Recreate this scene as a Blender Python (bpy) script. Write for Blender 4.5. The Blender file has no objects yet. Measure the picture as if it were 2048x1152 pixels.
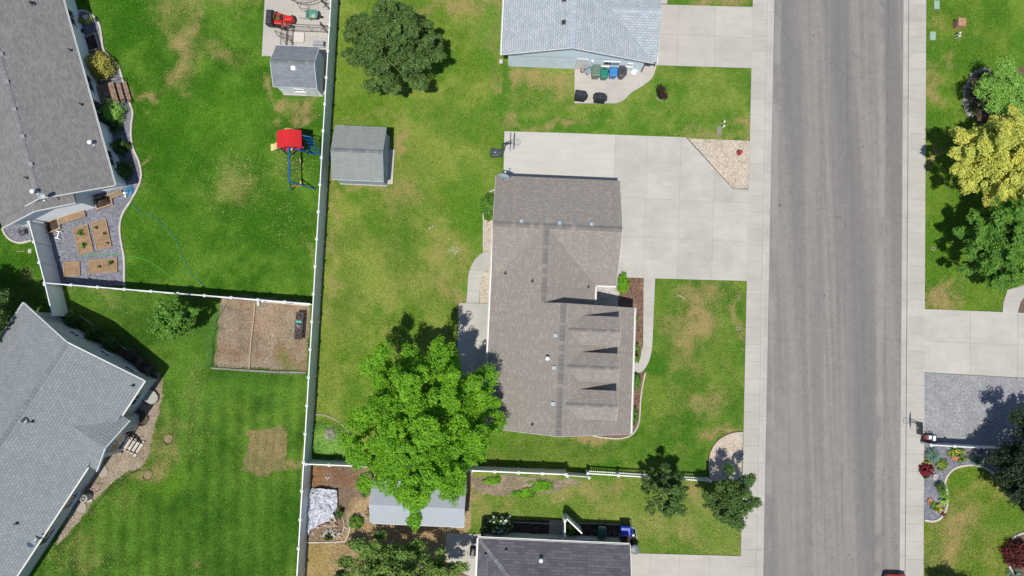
import bpy, math, random
import numpy as np
from mathutils import Vector, Matrix
random.seed(7)
R = math.radians
scene = bpy.context.scene
col = scene.collection

# ------------------------------------------------------------------ camera, sky, sun
FPX = 1364.0; HC = 50.0; TILT = math.atan(88 / FPX)
cam_d = bpy.data.cameras.new("camera"); cam = bpy.data.objects.new("camera", cam_d); col.objects.link(cam)
cam.location = (0, 0, HC); cam.rotation_euler = (TILT, 0, 0)
cam_d.sensor_width = 36; cam_d.lens = FPX / 2048 * 36; cam_d.clip_end = 2000; cam_d.clip_start = 0.5
scene.camera = cam
SUN = Vector((-0.088, -0.308, 1.0)).normalized()
sun_el = math.asin(SUN.z); sun_az = math.atan2(SUN.x, SUN.y)
wd = bpy.data.worlds.new("World"); scene.world = wd; wd.use_nodes = True
wn = wd.node_tree.nodes; wl = wd.node_tree.links; wn.clear()
sky = wn.new("ShaderNodeTexSky"); sky.sky_type = 'NISHITA'; sky.sun_disc = False
sky.sun_elevation = sun_el; sky.sun_rotation = sun_az; sky.altitude = 1300
bg = wn.new("ShaderNodeBackground"); bg.inputs[1].default_value = 0.105
wo = wn.new("ShaderNodeOutputWorld"); wl.new(sky.outputs[0], bg.inputs[0]); wl.new(bg.outputs[0], wo.inputs[0])
sd = bpy.data.lights.new("sun", 'SUN'); sd.energy = 4.3; sd.angle = R(0.53); sd.color = (1.0, 0.955, 0.865)
so = bpy.data.objects.new("sun", sd); col.objects.link(so)
so.rotation_euler = SUN.to_track_quat('Z', 'Y').to_euler(); so.location = (-10, -30, 90)
scene.view_settings.view_transform = 'Standard'; scene.view_settings.look = 'None'
scene.view_settings.exposure = 0.15; scene.view_settings.gamma = 1.0
scene.cycles.max_bounces = 6; scene.cycles.diffuse_bounces = 3; scene.cycles.transparent_max_bounces = 6

# ------------------------------------------------------------------ helpers
def W(px, py, z=0.0):
    """photo pixel -> ground-plan point of a thing at height z"""
    u = px - 1024; v = py - 576
    dy = FPX * math.sin(TILT) - v * math.cos(TILT); dz = -FPX * math.cos(TILT) - v * math.sin(TILT)
    s = (z - HC) / dz
    return (u * s, dy * s, z)
A0 = R(-2.5); CA, SA = math.cos(A0), math.sin(A0)
def EN(e, n, z=0.0): return (e * CA - n * SA, e * SA + n * CA, z)
def toEN(x, y): return (x * CA + y * SA, -x * SA + y * CA)
def PEN(px, py, z=0): p = W(px, py, z); return toEN(p[0], p[1])

class MB:
    def __init__(s): s.v = []; s.f = []; s.uv = None
    def add(s, vs, fs):
        b = len(s.v); s.v += [tuple(p) for p in vs]; s.f += [tuple(i + b for i in f) for f in fs]; return s
    def box(s, c, d, rz=0, m=None):
        hx, hy, hz = d[0] / 2, d[1] / 2, d[2] / 2; cr, sr = math.cos(rz), math.sin(rz); vs = []
        for z in (-hz, hz):
            for x, y in ((-hx, -hy), (hx, -hy), (hx, hy), (-hx, hy)):
                vs.append((c[0] + x * cr - y * sr, c[1] + x * sr + y * cr, c[2] + z))
        return s.add(vs, [(3, 2, 1, 0), (4, 5, 6, 7), (0, 1, 5, 4), (1, 2, 6, 5), (2, 3, 7, 6), (3, 0, 4, 7)])
    def beam(s, a, b, w, h=None, up=(0, 0, 1)):
        h = h or w; a = Vector(a); b = Vector(b); d = (b - a).normalized(); u = Vector(up)
        if abs(d.dot(u)) > .98: u = Vector((0, 1, 0))
        x = d.cross(u).normalized(); y = x.cross(d).normalized(); vs = []
        for p in (a, b):
            for i, j in ((-1, -1), (1, -1), (1, 1), (-1, 1)): vs.append(p + x * (i * w / 2) + y * (j * h / 2))
        return s.add(vs, [(3, 2, 1, 0), (4, 5, 6, 7), (0, 1, 5, 4), (1, 2, 6, 5), (2, 3, 7, 6), (3, 0, 4, 7)])
    def prism(s, pts, z0, z1):
        n = len(pts)
        if sum(pts[i][0] * pts[(i + 1) % n][1] - pts[(i + 1) % n][0] * pts[i][1] for i in range(n)) < 0: pts = pts[::-1]
        vs = [(p[0], p[1], z0) for p in pts] + [(p[0], p[1], z1) for p in pts]
        return s.add(vs, [tuple(range(n))[::-1], tuple(range(n, 2 * n))] + [(i, (i + 1) % n, n + (i + 1) % n, n + i) for i in range(n)])
    def tube(s, pts, r, n=8, cap=True):
        pts = [Vector(p) for p in pts]; rs = r if isinstance(r, (list, tuple)) else [r] * len(pts); vs = []; fs = []
        u = None
        for i, p in enumerate(pts):
            d = (pts[min(i + 1, len(pts) - 1)] - pts[max(i - 1, 0)]).normalized()
            if u is None: u = d.orthogonal().normalized()
            u = (u - d * u.dot(d)).normalized(); w = d.cross(u)
            for k in range(n):
                a = 2 * math.pi * k / n; vs.append(p + (u * math.cos(a) + w * math.sin(a)) * rs[i])
        for i in range(len(pts) - 1):
            for k in range(n):
                fs.append((i * n + k, i * n + (k + 1) % n, (i + 1) * n + (k + 1) % n, (i + 1) * n + k))
        if cap: fs += [tuple(range(n))[::-1], tuple(range((len(pts) - 1) * n, len(pts) * n))]
        return s.add(vs, fs)
    def lathe(s, prof, c=(0, 0, 0), n=20, axis='z'):
        vs = []; fs = []
        for r, z in prof:
            for k in range(n):
                a = 2 * math.pi * k / n; x, y = r * math.cos(a), r * math.sin(a)
                p = (x, y, z) if axis == 'z' else ((x, z, y) if axis == 'y' else (z, x, y))
                vs.append((c[0] + p[0], c[1] + p[1], c[2] + p[2]))
        for i in range(len(prof) - 1):
            for k in range(n): fs.append((i * n + k, i * n + (k + 1) % n, (i + 1) * n + (k + 1) % n, (i + 1) * n + k))
        fs += [tuple(range(n))[::-1], tuple(range((len(prof) - 1) * n, len(prof) * n))]
        return s.add(vs, fs)
    def loft(s, rings, cap=True):
        n = len(rings[0]); vs = [p for r in rings for p in r]; fs = []
        for i in range(len(rings) - 1):
            for k in range(n): fs.append((i * n + k, i * n + (k + 1) % n, (i + 1) * n + (k + 1) % n, (i + 1) * n + k))
        if cap: fs += [tuple(range(n))[::-1], tuple(range((len(rings) - 1) * n, len(rings) * n))]
        return s.add(vs, fs)

def mesh_of(name, mb, mat):
    me = bpy.data.meshes.new(name); me.from_pydata(mb.v, [], mb.f); me.update()
    if mat: me.materials.append(mat)
    return me
def obj(name, mb, mat, parent=None, bevel=0, smooth=False, kind=None, label=None, loc=None):
    me = mesh_of(name, mb, mat); o = bpy.data.objects.new(name, me); col.objects.link(o)
    if parent: o.parent = parent
    if smooth: me.shade_smooth()
    if bevel:
        m = o.modifiers.new("bevel", 'BEVEL'); m.width = bevel; m.segments = 2; m.limit_method = 'ANGLE'
    if kind: o['kind'] = kind
    if label: o['label'] = label
    if loc: o.location = loc
    return o
def inst(name, me, parent, loc, rz=0):
    o = bpy.data.objects.new(name, me); col.objects.link(o); o.parent = parent; o.location = loc; o.rotation_euler = (0, 0, rz); return o
def tag(o, label, cat, group=None):
    o['label'] = label; o['category'] = cat
    if group: o['group'] = group
    return o
def thing(name, label, cat, loc=(0, 0, 0), rz=0, group=None):
    o = bpy.data.objects.new(name, None); col.objects.link(o); o.location = loc; o.rotation_euler = (0, 0, rz)
    o.empty_display_size = .3
    return tag(o, label, cat, group)
def structure(name, mb, mat, **k): return obj(name, mb, mat, kind='structure', **k)
def copy_tree(o, parent=None):
    c = o.copy(); col.objects.link(c); c.parent = parent
    for ch in list(o.children): copy_tree(ch, c)
    return c

# ------------------------------------------------------------------ materials
KEXP = 1.48
def S(r, g, b, k=1.0):
    """sunlit sRGB seen from above -> base colour"""
    def f(c):
        c /= 255.0
        return (c / 12.92 if c <= .04045 else ((c + .055) / 1.055) ** 2.4) / KEXP * k
    return (f(r), f(g), f(b), 1)
def base_nodes(name, rough=.8, metal=0, spec=.3):
    m = bpy.data.materials.new(name); m.use_nodes = True; nt = m.node_tree
    b = nt.nodes["Principled BSDF"]; b.inputs["Roughness"].default_value = rough; b.inputs["Metallic"].default_value = metal
    b.inputs["Specular IOR Level"].default_value = spec
    return m, nt, b
def node(nt, t, **k):
    n = nt.nodes.new(t)
    for a, v in k.items(): setattr(n, a, v)
    return n
def pos(nt, rot=0, scale=(1, 1, 1)):
    g = node(nt, "ShaderNodeNewGeometry"); mp = node(nt, "ShaderNodeMapping")
    mp.inputs["Rotation"].default_value = (0, 0, rot); mp.inputs["Scale"].default_value = scale
    nt.links.new(g.outputs["Position"], mp.inputs[0]); return mp.outputs[0]
def noise(nt, vec, scale, detail=3, rough=.6, dist=0):
    n = node(nt, "ShaderNodeTexNoise"); n.inputs["Scale"].default_value = scale; n.inputs["Detail"].default_value = detail
    n.inputs["Roughness"].default_value = rough; n.inputs["Distortion"].default_value = dist
    nt.links.new(vec, n.inputs["Vector"]); return n.outputs["Fac"]
def ramp(nt, fac, stops):
    r = node(nt, "ShaderNodeValToRGB"); e = r.color_ramp.elements
    while len(e) < len(stops): e.new(.5)
    for i, (p, c) in enumerate(stops):
        e[i].position = p; e[i].color = c if isinstance(c, tuple) else (c, c, c, 1)
    nt.links.new(fac, r.inputs[0]); return r.outputs[0]
def mix(nt, fac, a, b, mode='MIX'):
    m = node(nt, "ShaderNodeMix", data_type='RGBA', blend_type=mode)
    for s, v in ((m.inputs[0], fac), (m.inputs[6], a), (m.inputs[7], b)):
        if isinstance(v, (tuple, float, int)): s.default_value = v
        else: nt.links.new(v, s)
    return m.outputs[2]
def math_(nt, op, a, b=0.0, clamp=False):
    m = node(nt, "ShaderNodeMath", operation=op, use_clamp=clamp)
    for s, v in ((m.inputs[0], a), (m.inputs[1], b)):
        if isinstance(v, (float, int)): s.default_value = v
        else: nt.links.new(v, s)
    return m.outputs[0]
def bump(nt, b, h, strength=.4, dist=.02):
    n = node(nt, "ShaderNodeBump"); n.inputs["Strength"].default_value = strength; n.inputs["Distance"].default_value = dist
    nt.links.new(h, n.inputs["Height"]); nt.links.new(n.outputs[0], b.inputs["Normal"])
def mottled(name, c1, c2, scale=3, fine=30, fine_amt=.25, rough=.85, bmp=.3, metal=0, spec=.3, lo=.35, hi=.65):
    m, nt, b = base_nodes(name, rough, metal, spec); p = pos(nt)
    n1 = ramp(nt, noise(nt, p, scale, 4), [(lo, 0.0), (hi, 1.0)]); c = mix(nt, n1, c1, c2)
    n2 = noise(nt, p, fine, 3, .7); v = ramp(nt, n2, [(.25, 1 - fine_amt), (.75, 1 + fine_amt)])
    nt.links.new(mix(nt, 1.0, c, v, 'MULTIPLY'), b.inputs["Base Color"])
    if bmp: bump(nt, b, n2, bmp)
    return m
def plain(name, c, rough=.5, metal=0, spec=.5, var=.06):
    return mottled(name, c, tuple(x * (1 - var) for x in c[:3]) + (1,), 2.5, 18, var, rough, .05, metal, spec)
def gravel(name, cols, scale=14, rough=.9, rnd=1.0):
    m, nt, b = base_nodes(name, rough); p = pos(nt)
    v = node(nt, "ShaderNodeTexVoronoi"); v.inputs["Scale"].default_value = scale; v.inputs["Randomness"].default_value = rnd
    nt.links.new(p, v.inputs["Vector"]); sp = node(nt, "ShaderNodeSeparateColor"); nt.links.new(v.outputs["Color"], sp.inputs[0])
    n = len(cols); st = [(min(.999, i / (n - 1)), cols[i]) for i in range(n)]
    c = ramp(nt, sp.outputs[0], st)
    v2 = node(nt, "ShaderNodeTexVoronoi"); v2.inputs["Scale"].default_value = scale * .45; nt.links.new(p, v2.inputs["Vector"])
    sp2 = node(nt, "ShaderNodeSeparateColor"); nt.links.new(v2.outputs["Color"], sp2.inputs[0])
    c = mix(nt, .45, c, ramp(nt, sp2.outputs[1], st))
    d = ramp(nt, v.outputs["Distance"], [(0.3, 1.12), (.8, .68)]); c = mix(nt, 1.0, c, d, 'MULTIPLY')
    big = ramp(nt, noise(nt, p, .7, 4), [(.3, .86), (.7, 1.1)]); c = mix(nt, 1.0, c, big, 'MULTIPLY')
    nt.links.new(c, b.inputs["Base Color"]); bump(nt, b, math_(nt, 'SUBTRACT', 1.0, v.outputs["Distance"]), .8, .03)
    return m
def concrete(name, c, stain=.12, warm=(.9, .86, .8, 1)):
    m, nt, b = base_nodes(name, .85); p = pos(nt)
    c2 = mix(nt, ramp(nt, noise(nt, p, .45, 5, .62), [(.38, 0.0), (.7, 1.0)]), c, tuple(c[i] * (1 - stain) for i in range(3)) + (1,))
    ps = pos(nt, R(2.5), (.5, 2.2, 1)); c2 = mix(nt, 1.0, c2, ramp(nt, noise(nt, ps, 1.1, 5, .7), [(.3, .93), (.7, 1.05)]), 'MULTIPLY')
    oi = node(nt, "ShaderNodeObjectInfo"); c2 = mix(nt, 1.0, c2, ramp(nt, oi.outputs["Random"], [(0, .94), (1, 1.03)]), 'MULTIPLY')
    f = noise(nt, p, 35, 3, .7); c2 = mix(nt, 1.0, c2, ramp(nt, f, [(.3, .92), (.7, 1.08)]), 'MULTIPLY')
    sp = ramp(nt, noise(nt, p, 2.3, 2, .5), [(.72, 0.0), (.8, .35)]); c2 = mix(nt, sp, c2, tuple(c[i] * .6 for i in range(3)) + (1,))
    nt.links.new(c2, b.inputs["Base Color"]); bump(nt, b, f, .15); return m
def shingle(name, c1, c2, slot=.5, bw=.33, rh=.143, var=.5, patch=.1, bias=.5):
    m, nt, b = base_nodes(name, .92, 0, .15); uv = node(nt, "ShaderNodeUVMap")
    uv.uv_map = "UVMap"; br = node(nt, "ShaderNodeTexBrick")
    br.offset = .5; br.inputs["Scale"].default_value = 1; br.inputs["Brick Width"].default_value = bw; br.inputs["Row Height"].default_value = rh
    br.inputs["Mortar Size"].default_value = .014; br.inputs["Mortar Smooth"].default_value = .3; br.inputs["Bias"].default_value = 0
    br.inputs["Color1"].default_value = (0, 0, 0, 1); br.inputs["Color2"].default_value = (1, 1, 1, 1); br.inputs["Mortar"].default_value = (.5, .5, .5, 1)
    nt.links.new(uv.outputs[0], br.inputs["Vector"])
    p = pos(nt)
    c = mix(nt, ramp(nt, br.outputs["Color"], [(max(0, bias - var / 2), 0.0), (min(1, bias + var / 2), 1.0)]), c1, c2)
    c = mix(nt, 1.0, c, ramp(nt, br.outputs["Fac"], [(0, 1.0), (1, slot)]), 'MULTIPLY')
    wp = pos(nt, 0, (1, 1, 1))
    c = mix(nt, 1.0, c, ramp(nt, noise(nt, wp, .5, 5, .65), [(.3, 1 - patch), (.7, 1 + patch)]), 'MULTIPLY')
    um = node(nt, "ShaderNodeMapping"); um.inputs["Scale"].default_value = (2.4, .22, 1); nt.links.new(uv.outputs[0], um.inputs[0])
    c = mix(nt, 1.0, c, ramp(nt, noise(nt, um.outputs[0], 1.0, 4, .65), [(.3, .94), (.7, 1.05)]), 'MULTIPLY')
    g = noise(nt, p, 22, 3, .7); c = mix(nt, 1.0, c, ramp(nt, g, [(.3, .86), (.7, 1.14)]), 'MULTIPLY')
    nt.links.new(c, b.inputs["Base Color"])
    sx = node(nt, "ShaderNodeSeparateXYZ"); nt.links.new(uv.outputs[0], sx.inputs[0])
    row = math_(nt, 'FRACT', math_(nt, 'DIVIDE', sx.outputs[1], rh))
    h = math_(nt, 'SUBTRACT', math_(nt, 'MULTIPLY', row, -1.0), br.outputs["Fac"]); bump(nt, b, h, .5, .012)
    return m
def leafmat(name, c1, c2, trans=.3):
    m, nt, b = base_nodes(name, .55, 0, .25); g = node(nt, "ShaderNodeNewGeometry")
    p = pos(nt); n = ramp(nt, noise(nt, p, 3.2, 4, .7), [(.36, 0.0), (.64, 1.0)])
    f = math_(nt, 'ADD', math_(nt, 'MULTIPLY', g.outputs["Random Per Island"], .5), math_(nt, 'MULTIPLY', n, .5))
    c = mix(nt, f, c1, c2); hue = ramp(nt, noise(nt, p, 1.1, 4, .7), [(.34, (.72, .84, .9, 1)), (.52, (1, 1, 1, 1)), (.68, (1.18, 1.12, 1.0, 1))]); c = mix(nt, 1.0, c, hue, 'MULTIPLY'); nt.links.new(c, b.inputs["Base Color"])
    t = node(nt, "ShaderNodeBsdfTranslucent"); nt.links.new(mix(nt, 1.0, c, (1.2, 1.25, .5, 1), 'MULTIPLY'), t.inputs[0])
    ms = node(nt, "ShaderNodeMixShader"); ms.inputs[0].default_value = trans
    out = nt.nodes["Material Output"]; nt.links.new(b.outputs[0], ms.inputs[1]); nt.links.new(t.outputs[0], ms.inputs[2]); nt.links.new(ms.outputs[0], out.inputs[0])
    return m
def siding(name, c, step=.11):
    m, nt, b = base_nodes(name, .6); g = node(nt, "ShaderNodeNewGeometry"); sx = node(nt, "ShaderNodeSeparateXYZ")
    nt.links.new(g.outputs["Position"], sx.inputs[0]); fr = math_(nt, 'FRACT', math_(nt, 'DIVIDE', sx.outputs[2], step))
    p = pos(nt); v = ramp(nt, noise(nt, p, 1.2, 4), [(.3, .93), (.7, 1.04)])
    c2 = mix(nt, 1.0, c, v, 'MULTIPLY'); c2 = mix(nt, 1.0, c2, ramp(nt, fr, [(0, .72), (.12, 1.0)]), 'MULTIPLY')
    nt.links.new(c2, b.inputs["Base Color"]); bump(nt, b, math_(nt, 'MULTIPLY', fr, -1.0), .6, .012); return m

M = {}
M['vinyl'] = plain('white_vinyl', (.68, .70, .70, 1), .4)
M['vinyl_panel'] = siding('vinyl_panel', (.76, .80, .80, 1), 10)
M['white'] = plain('white_paint', (.78, .79, .8, 1), .5)
M['black'] = plain('black_plastic', (.02, .02, .025, 1), .5)
M['dark'] = plain('dark_metal', (.045, .045, .05, 1), .45, .4)
M['bronze'] = plain('rusty_bronze_tube', (.10, .07, .05, 1), .6, .3)
M['steel'] = plain('galvanised_steel', (.35, .36, .37, 1), .45, .7)
M['rubber'] = plain('tyre_rubber', (.02, .02, .02, 1), .8)
M['red'] = plain('red_paint', (.55, .02, .02, 1), .35, 0, .5, .12)
M['redcar'] = plain('red_car_paint', (.55, .03, .02, 1), .2)
M['redcanvas'] = plain('red_canvas', (.52, .02, .025, 1), .8, 0, .2)
M['blue'] = plain('blue_tube', (.01, .10, .32, 1), .4)
M['cream'] = plain('cream_plastic', (.62, .52, .24, 1), .5)
M['purple'] = plain('pink_plastic', (.4, .06, .3, 1), .5)
M['glass'] = plain('window_glass', (.03, .04, .05, 1), .08, 0, .8)
M['glass_light'] = plain('light_window_glass', (.30, .34, .33, 1), .1, 0, .8)
M['wood'] = mottled('weathered_timber', S(175, 150, 130), S(130, 105, 92), 4, 25, .2)
M['wood_light'] = mottled('pale_timber', S(205, 180, 150), S(180, 150, 120), 4, 25, .15)
M['wood_grey'] = mottled('grey_timber', S(190, 180, 170), S(160, 148, 140), 3, 25, .15)
M['wood_dark'] = mottled('dark_timber', S(95, 75, 62), S(60, 45, 40), 5, 20, .3)
M['soil'] = mottled('garden_soil', S(174, 146, 114), S(150, 122, 94), 3, 12, .3, .95, .8)
M['mulch'] = gravel('bark_mulch', [S(90, 66, 56), S(150, 115, 98), S(125, 95, 80), S(178, 145, 128)], 12)
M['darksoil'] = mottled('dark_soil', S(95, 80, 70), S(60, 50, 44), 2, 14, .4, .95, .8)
M['slate'] = gravel('slate_gravel', [S(104, 106, 118), S(146, 147, 160), S(130, 132, 144), S(184, 184, 192)], 15)
M['greygravel'] = gravel('grey_gravel', [S(140, 142, 149), S(172, 173, 178), S(160, 161, 167), S(204, 202, 200)], 16)
M['pinkgravel'] = gravel('pink_river_gravel', [S(176, 156, 136), S(226, 212, 194), S(216, 200, 180), S(238, 228, 216)], 14)
M['whitegravel'] = gravel('pale_gravel', [S(185, 178, 170), S(225, 220, 214), S(205, 200, 194), S(238, 234, 230)], 11)
M['browngravel'] = gravel('brown_gravel', [S(140, 120, 102), S(178, 158, 140), S(165, 145, 126), S(190, 175, 158)], 13)
M['conc'] = concrete('concrete', S(207, 203, 195), .17)
M['conc_light'] = concrete('pale_new_concrete', S(214, 211, 204), .05)
M['conc_warm'] = concrete('warm_concrete', S(206, 200, 192))
M['conc_pink'] = concrete('pinkish_kerb_concrete', S(204, 199, 193), .2)
M['walkc'] = concrete('sidewalk_concrete', S(203, 199, 191))
M['conc_old'] = concrete('weathered_concrete', S(186, 178, 164), .2)
M['edging'] = mottled('pale_concrete_edging', S(222, 214, 206), S(200, 190, 180), 2, 20, .1)
M['joint'] = plain('joint_dirt', S(158, 155, 149), .95)
M['stone'] = mottled('pale_stone', S(215, 210, 205), S(165, 158, 152), 4, 20, .2)
M['terracotta'] = mottled('orange_sandstone', S(205, 140, 105), S(180, 115, 85), 5, 20, .15)
M['bark'] = mottled('tree_bark', (.10, .075, .055, 1), (.05, .04, .03, 1), 6, 30, .3, .95, .8)
M['shg_main'] = shingle('taupe_asphalt_shingles', S(162, 154, 147), S(180, 170, 162), .91, .19, .143, .5, .03, .8)
M['shg_nw'] = shingle('grey_asphalt_shingles', S(132, 130, 131), S(150, 148, 148), .86, .30, .143, .9, .05)
M['shg_sw'] = shingle('pale_grey_three_tab_shingles', S(146, 152, 156), S(156, 162, 167), .62, .30, .19, .9, .05)
M['shg_n'] = shingle('light_blue_grey_three_tab_shingles', S(182, 191, 199), S(198, 206, 213), .58, .32, .17, .9, .05)
M['shg_s'] = shingle('dark_slate_shingles', S(98, 95, 104), S(118, 114, 122), .75, .5, .20, .9, .05)
M['shg_shed'] = shingle('shed_grey_shingles', S(138, 143, 152), S(152, 157, 166), .85, .3, .13, .8, .04)
M['shg_shed_m'] = shingle('weathered_shed_shingles', S(152, 158, 155), S(162, 168, 164), .9, .3, .11, .8, .05)
M['cap'] = None
def capmat(name, cs):
    m, nt, b = base_nodes(name, .92, 0, .15); g = node(nt, "ShaderNodeNewGeometry")
    c = ramp(nt, g.outputs["Random Per Island"], [(0, cs[0]), (.45, cs[1]), (.75, cs[1]), (1, cs[2])]); p = pos(nt)
    c = mix(nt, 1.0, c, ramp(nt, noise(nt, p, 25, 3, .7), [(.3, .85), (.7, 1.15)]), 'MULTIPLY'); nt.links.new(c, b.inputs[0]); return m
M['cap_main'] = capmat('ridge_cap_main', [S(131, 127, 124), S(139, 135, 132), S(160, 153, 148)])
M['cap_n'] = capmat('ridge_cap_north', [S(182, 193, 203), S(188, 199, 209), S(196, 206, 214)])
M['cap_sw'] = capmat('ridge_cap_southwest', [S(128, 134, 139), S(138, 144, 149), S(146, 152, 158)])
M['cap_shed'] = capmat('ridge_cap_shed', [S(116, 120, 124), S(130, 134, 138), S(144, 148, 152)])
M['side_n'] = siding('pale_blue_siding', (.66, .76, .84, 1))
M['side_nw'] = siding('white_siding', (.88, .90, .92, 1))
M['side_sw'] = siding('grey_green_siding', (.46, .48, .45, 1))
M['side_main'] = siding('tan_siding', (.5, .47, .42, 1))
M['side_s'] = siding('sage_siding', (.42, .47, .46, 1))
M['side_shed'] = siding('shed_white_siding', (.78, .82, .86, 1))
M['side_shed_m'] = siding('shed_blue_grey_siding', (.34, .40, .48, 1))
M['trim'] = plain('white_trim', (.66, .66, .65, 1), .5)
M['galv'] = plain('pale_blue_metal', (.40, .48, .53, 1), .5, .2)
# foliage
M['leaf_bright'] = leafmat('bright_green_leaves', (.075, .25, .010, 1), (.32, .60, .04, 1), .36)
M['leaf_dark'] = leafmat('dark_green_leaves', (.035, .085, .016, 1), (.17, .27, .07, 1), .22)
M['leaf_yellow'] = leafmat('yellow_green_leaves', (.33, .38, .04, 1), (.84, .80, .22, 1), .3)
M['leaf_yshrub'] = leafmat('olive_yellow_leaves', (.26, .25, .04, 1), (.56, .50, .12, 1), .25)
M['leaf_mid'] = leafmat('mid_green_leaves', (.055, .16, .018, 1), (.22, .42, .065, 1), .3)
M['leaf_lime'] = leafmat('lime_green_leaves', (.15, .34, .04, 1), (.40, .62, .15, 1), .3)
M['leaf_shrub'] = leafmat('shrub_leaves', (.03, .085, .015, 1), (.09, .19, .035, 1), .2)
M['leaf_olive'] = leafmat('olive_green_leaves', (.07, .15, .025, 1), (.28, .42, .09, 1), .28)
M['leaf_conifer'] = leafmat('dark_needles', (.014, .032, .015, 1), (.035, .06, .025, 1), .1)
M['leaf_red'] = leafmat('crimson_leaves', (.12, .010, .014, 1), (.30, .022, .03, 1), .2)
M['leaf_maroon'] = leafmat('maroon_leaves', (.05, .012, .012, 1), (.13, .03, .02, 1), .15)
M['leaf_bluegreen'] = leafmat('blue_green_grass_blades', (.10, .18, .14, 1), (.22, .32, .25, 1), .2)
M['leaf_brown'] = leafmat('dry_brown_twigs', (.08, .055, .04, 1), (.16, .12, .09, 1), .1)
M['leaf_grey'] = leafmat('pale_grey_grass_blades', (.22, .22, .18, 1), (.45, .44, .38, 1), .2)
M['petal'] = leafmat('cream_petals', (.55, .56, .42, 1), (.75, .75, .66, 1), .2)
M['petal_y'] = leafmat('yellow_petals', (.5, .42, .03, 1), (.7, .6, .08, 1), .2)

M['cap_nw'] = capmat('ridge_cap_northwest', [S(136, 135, 137), S(146, 145, 147), S(156, 155, 157)])
M['leaf_clip'] = leafmat('pale_dry_clippings', (.22, .26, .07, 1), (.42, .44, .18, 1), .1)
M['leaf_darkolive'] = leafmat('dark_olive_leaves', (.035, .085, .018, 1), (.15, .25, .06, 1), .22)
M['leaf_bronze'] = leafmat('bronze_leaves', (.02, .008, .008, 1), (.07, .03, .022, 1), .1)
M['leaf_sage'] = leafmat('sage_leaves', (.10, .16, .05, 1), (.26, .34, .14, 1), .2)
M['shed_metal'] = plain('pale_metal_roof', S(188, 196, 206), .5)
M['shed_cream'] = plain('shed_cream_wall', (.6, .6, .57, 1), .6)

# ------------------------------------------------------------------ ground: one sheet, lawn and bare soil painted by where they grow
rng = np.random.default_rng(11)
def vnoise(x, y, s, seed):
    g = np.random.default_rng(seed).random((257, 257)); X = x / s + 1000; Y = y / s + 1000
    xi = np.floor(X).astype(int); yi = np.floor(Y).astype(int); fx = X - xi; fy = Y - yi
    fx = fx * fx * (3 - 2 * fx); fy = fy * fy * (3 - 2 * fy); a = lambda i, j: g[(xi + i) % 257, (yi + j) % 257]
    return (a(0, 0) * (1 - fx) + a(1, 0) * fx) * (1 - fy) + (a(0, 1) * (1 - fx) + a(1, 1) * fx) * fy
def fbm(x, y, s, seed, o=4):
    t = 0; w = 0
    for i in range(o): t = t + vnoise(x, y, s / 2 ** i, seed + i) * .55 ** i; w += .55 ** i
    return t / w
xs = np.concatenate([[-600, -200, -80], np.arange(-44, 44.01, .15), [80, 200, 600]])
ys = np.concatenate([[-600, -200, -60], np.arange(-21, 29.01, .15), [60, 200, 600]])
GX, GY = np.meshgrid(xs, ys, indexing='ij'); gx = GX.ravel(); gy = GY.ravel()
dep = gy * math.sin(TILT) + HC * math.cos(TILT); dep = np.where(dep < 5, 5, dep)
PX = 1024 + gx / dep * FPX; PY = 576 - (gy * math.cos(TILT) - HC * math.sin(TILT)) / dep * FPX
wob = (fbm(gx, gy, 1.2, 50) - .5)
def inpoly(poly, soft=0):
    x = PX + wob * soft * 2; y = PY + (fbm(gx, gy, 1.2, 60) - .5) * soft * 2 if soft else PY
    r = np.zeros(len(x), bool); n = len(poly)
    for i in range(n):
        x0, y0 = poly[i]; x1, y1 = poly[(i + 1) % n]
        if y0 == y1: continue
        c = ((y0 > y) != (y1 > y)) & (x < (x1 - x0) * (y - y0) / (y1 - y0) + x0); r ^= c
    return r
WX = fbm(gx, gy, 1.7, 70) - .5; WY = fbm(gx, gy, 1.7, 75) - .5; WF = fbm(gx, gy, .45, 120, 3)
def ell(cx, cy, rx, ry, rot=0):
    c, s = math.cos(R(rot)), math.sin(R(rot)); dx = PX - cx + WX * 95; dy = PY - cy + WY * 95
    d = np.sqrt(((dx * c + dy * s) / rx) ** 2 + ((-dx * s + dy * c) / ry) ** 2)
    return np.clip((1.55 - d) / 1.25, 0, 1)
C = np.zeros((len(gx), 4)); base = np.array(S(92, 136, 44)); C[:] = base; C[:, 3] = 0
N1 = fbm(gx, gy, 2.6, 1); N2 = fbm(gx, gy, .9, 9); N3 = fbm(gx, gy, 6, 21)
def lawn(poly, a, b, dry=0.0, bias=.5, soft=0, k=3.2):
    m = inpoly(poly, soft); t = np.clip((N1 * .45 + N2 * .35 + N3 * .2 - bias) * k * 1.6 + .5, 0, 1)[:, None]
    c = np.array(S(*a))[None, :3] * (1 - t) + np.array(S(*b))[None, :3] * t
    C[m, :3] = c[m]; C[m, 3] = dry; return m
def dry(lst, m=None):
    for q in lst:
        cx, cy, rx, ry, s = q[:5]; f = ell(cx, cy, rx, ry, q[5] if len(q) > 5 else 0) * s * (.15 + 1.1 * N2 + .7 * (WF - .2)) * 1.25
        if m is not None: f = np.where(m, f, 0)
        C[:, 3] = np.maximum(C[:, 3], f)
def tint(cx, cy, rx, ry, rgb, s=1, rot=0, m=None):
    f = np.clip(ell(cx, cy, rx, ry, rot) * s * (.6 + .8 * N2), 0, 1)
    if m is not None: f = np.where(m, f, 0)
    C[:, :3] = C[:, :3] * (1 - f[:, None]) + np.array(S(*rgb))[None, :3] * f[:, None]
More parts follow.
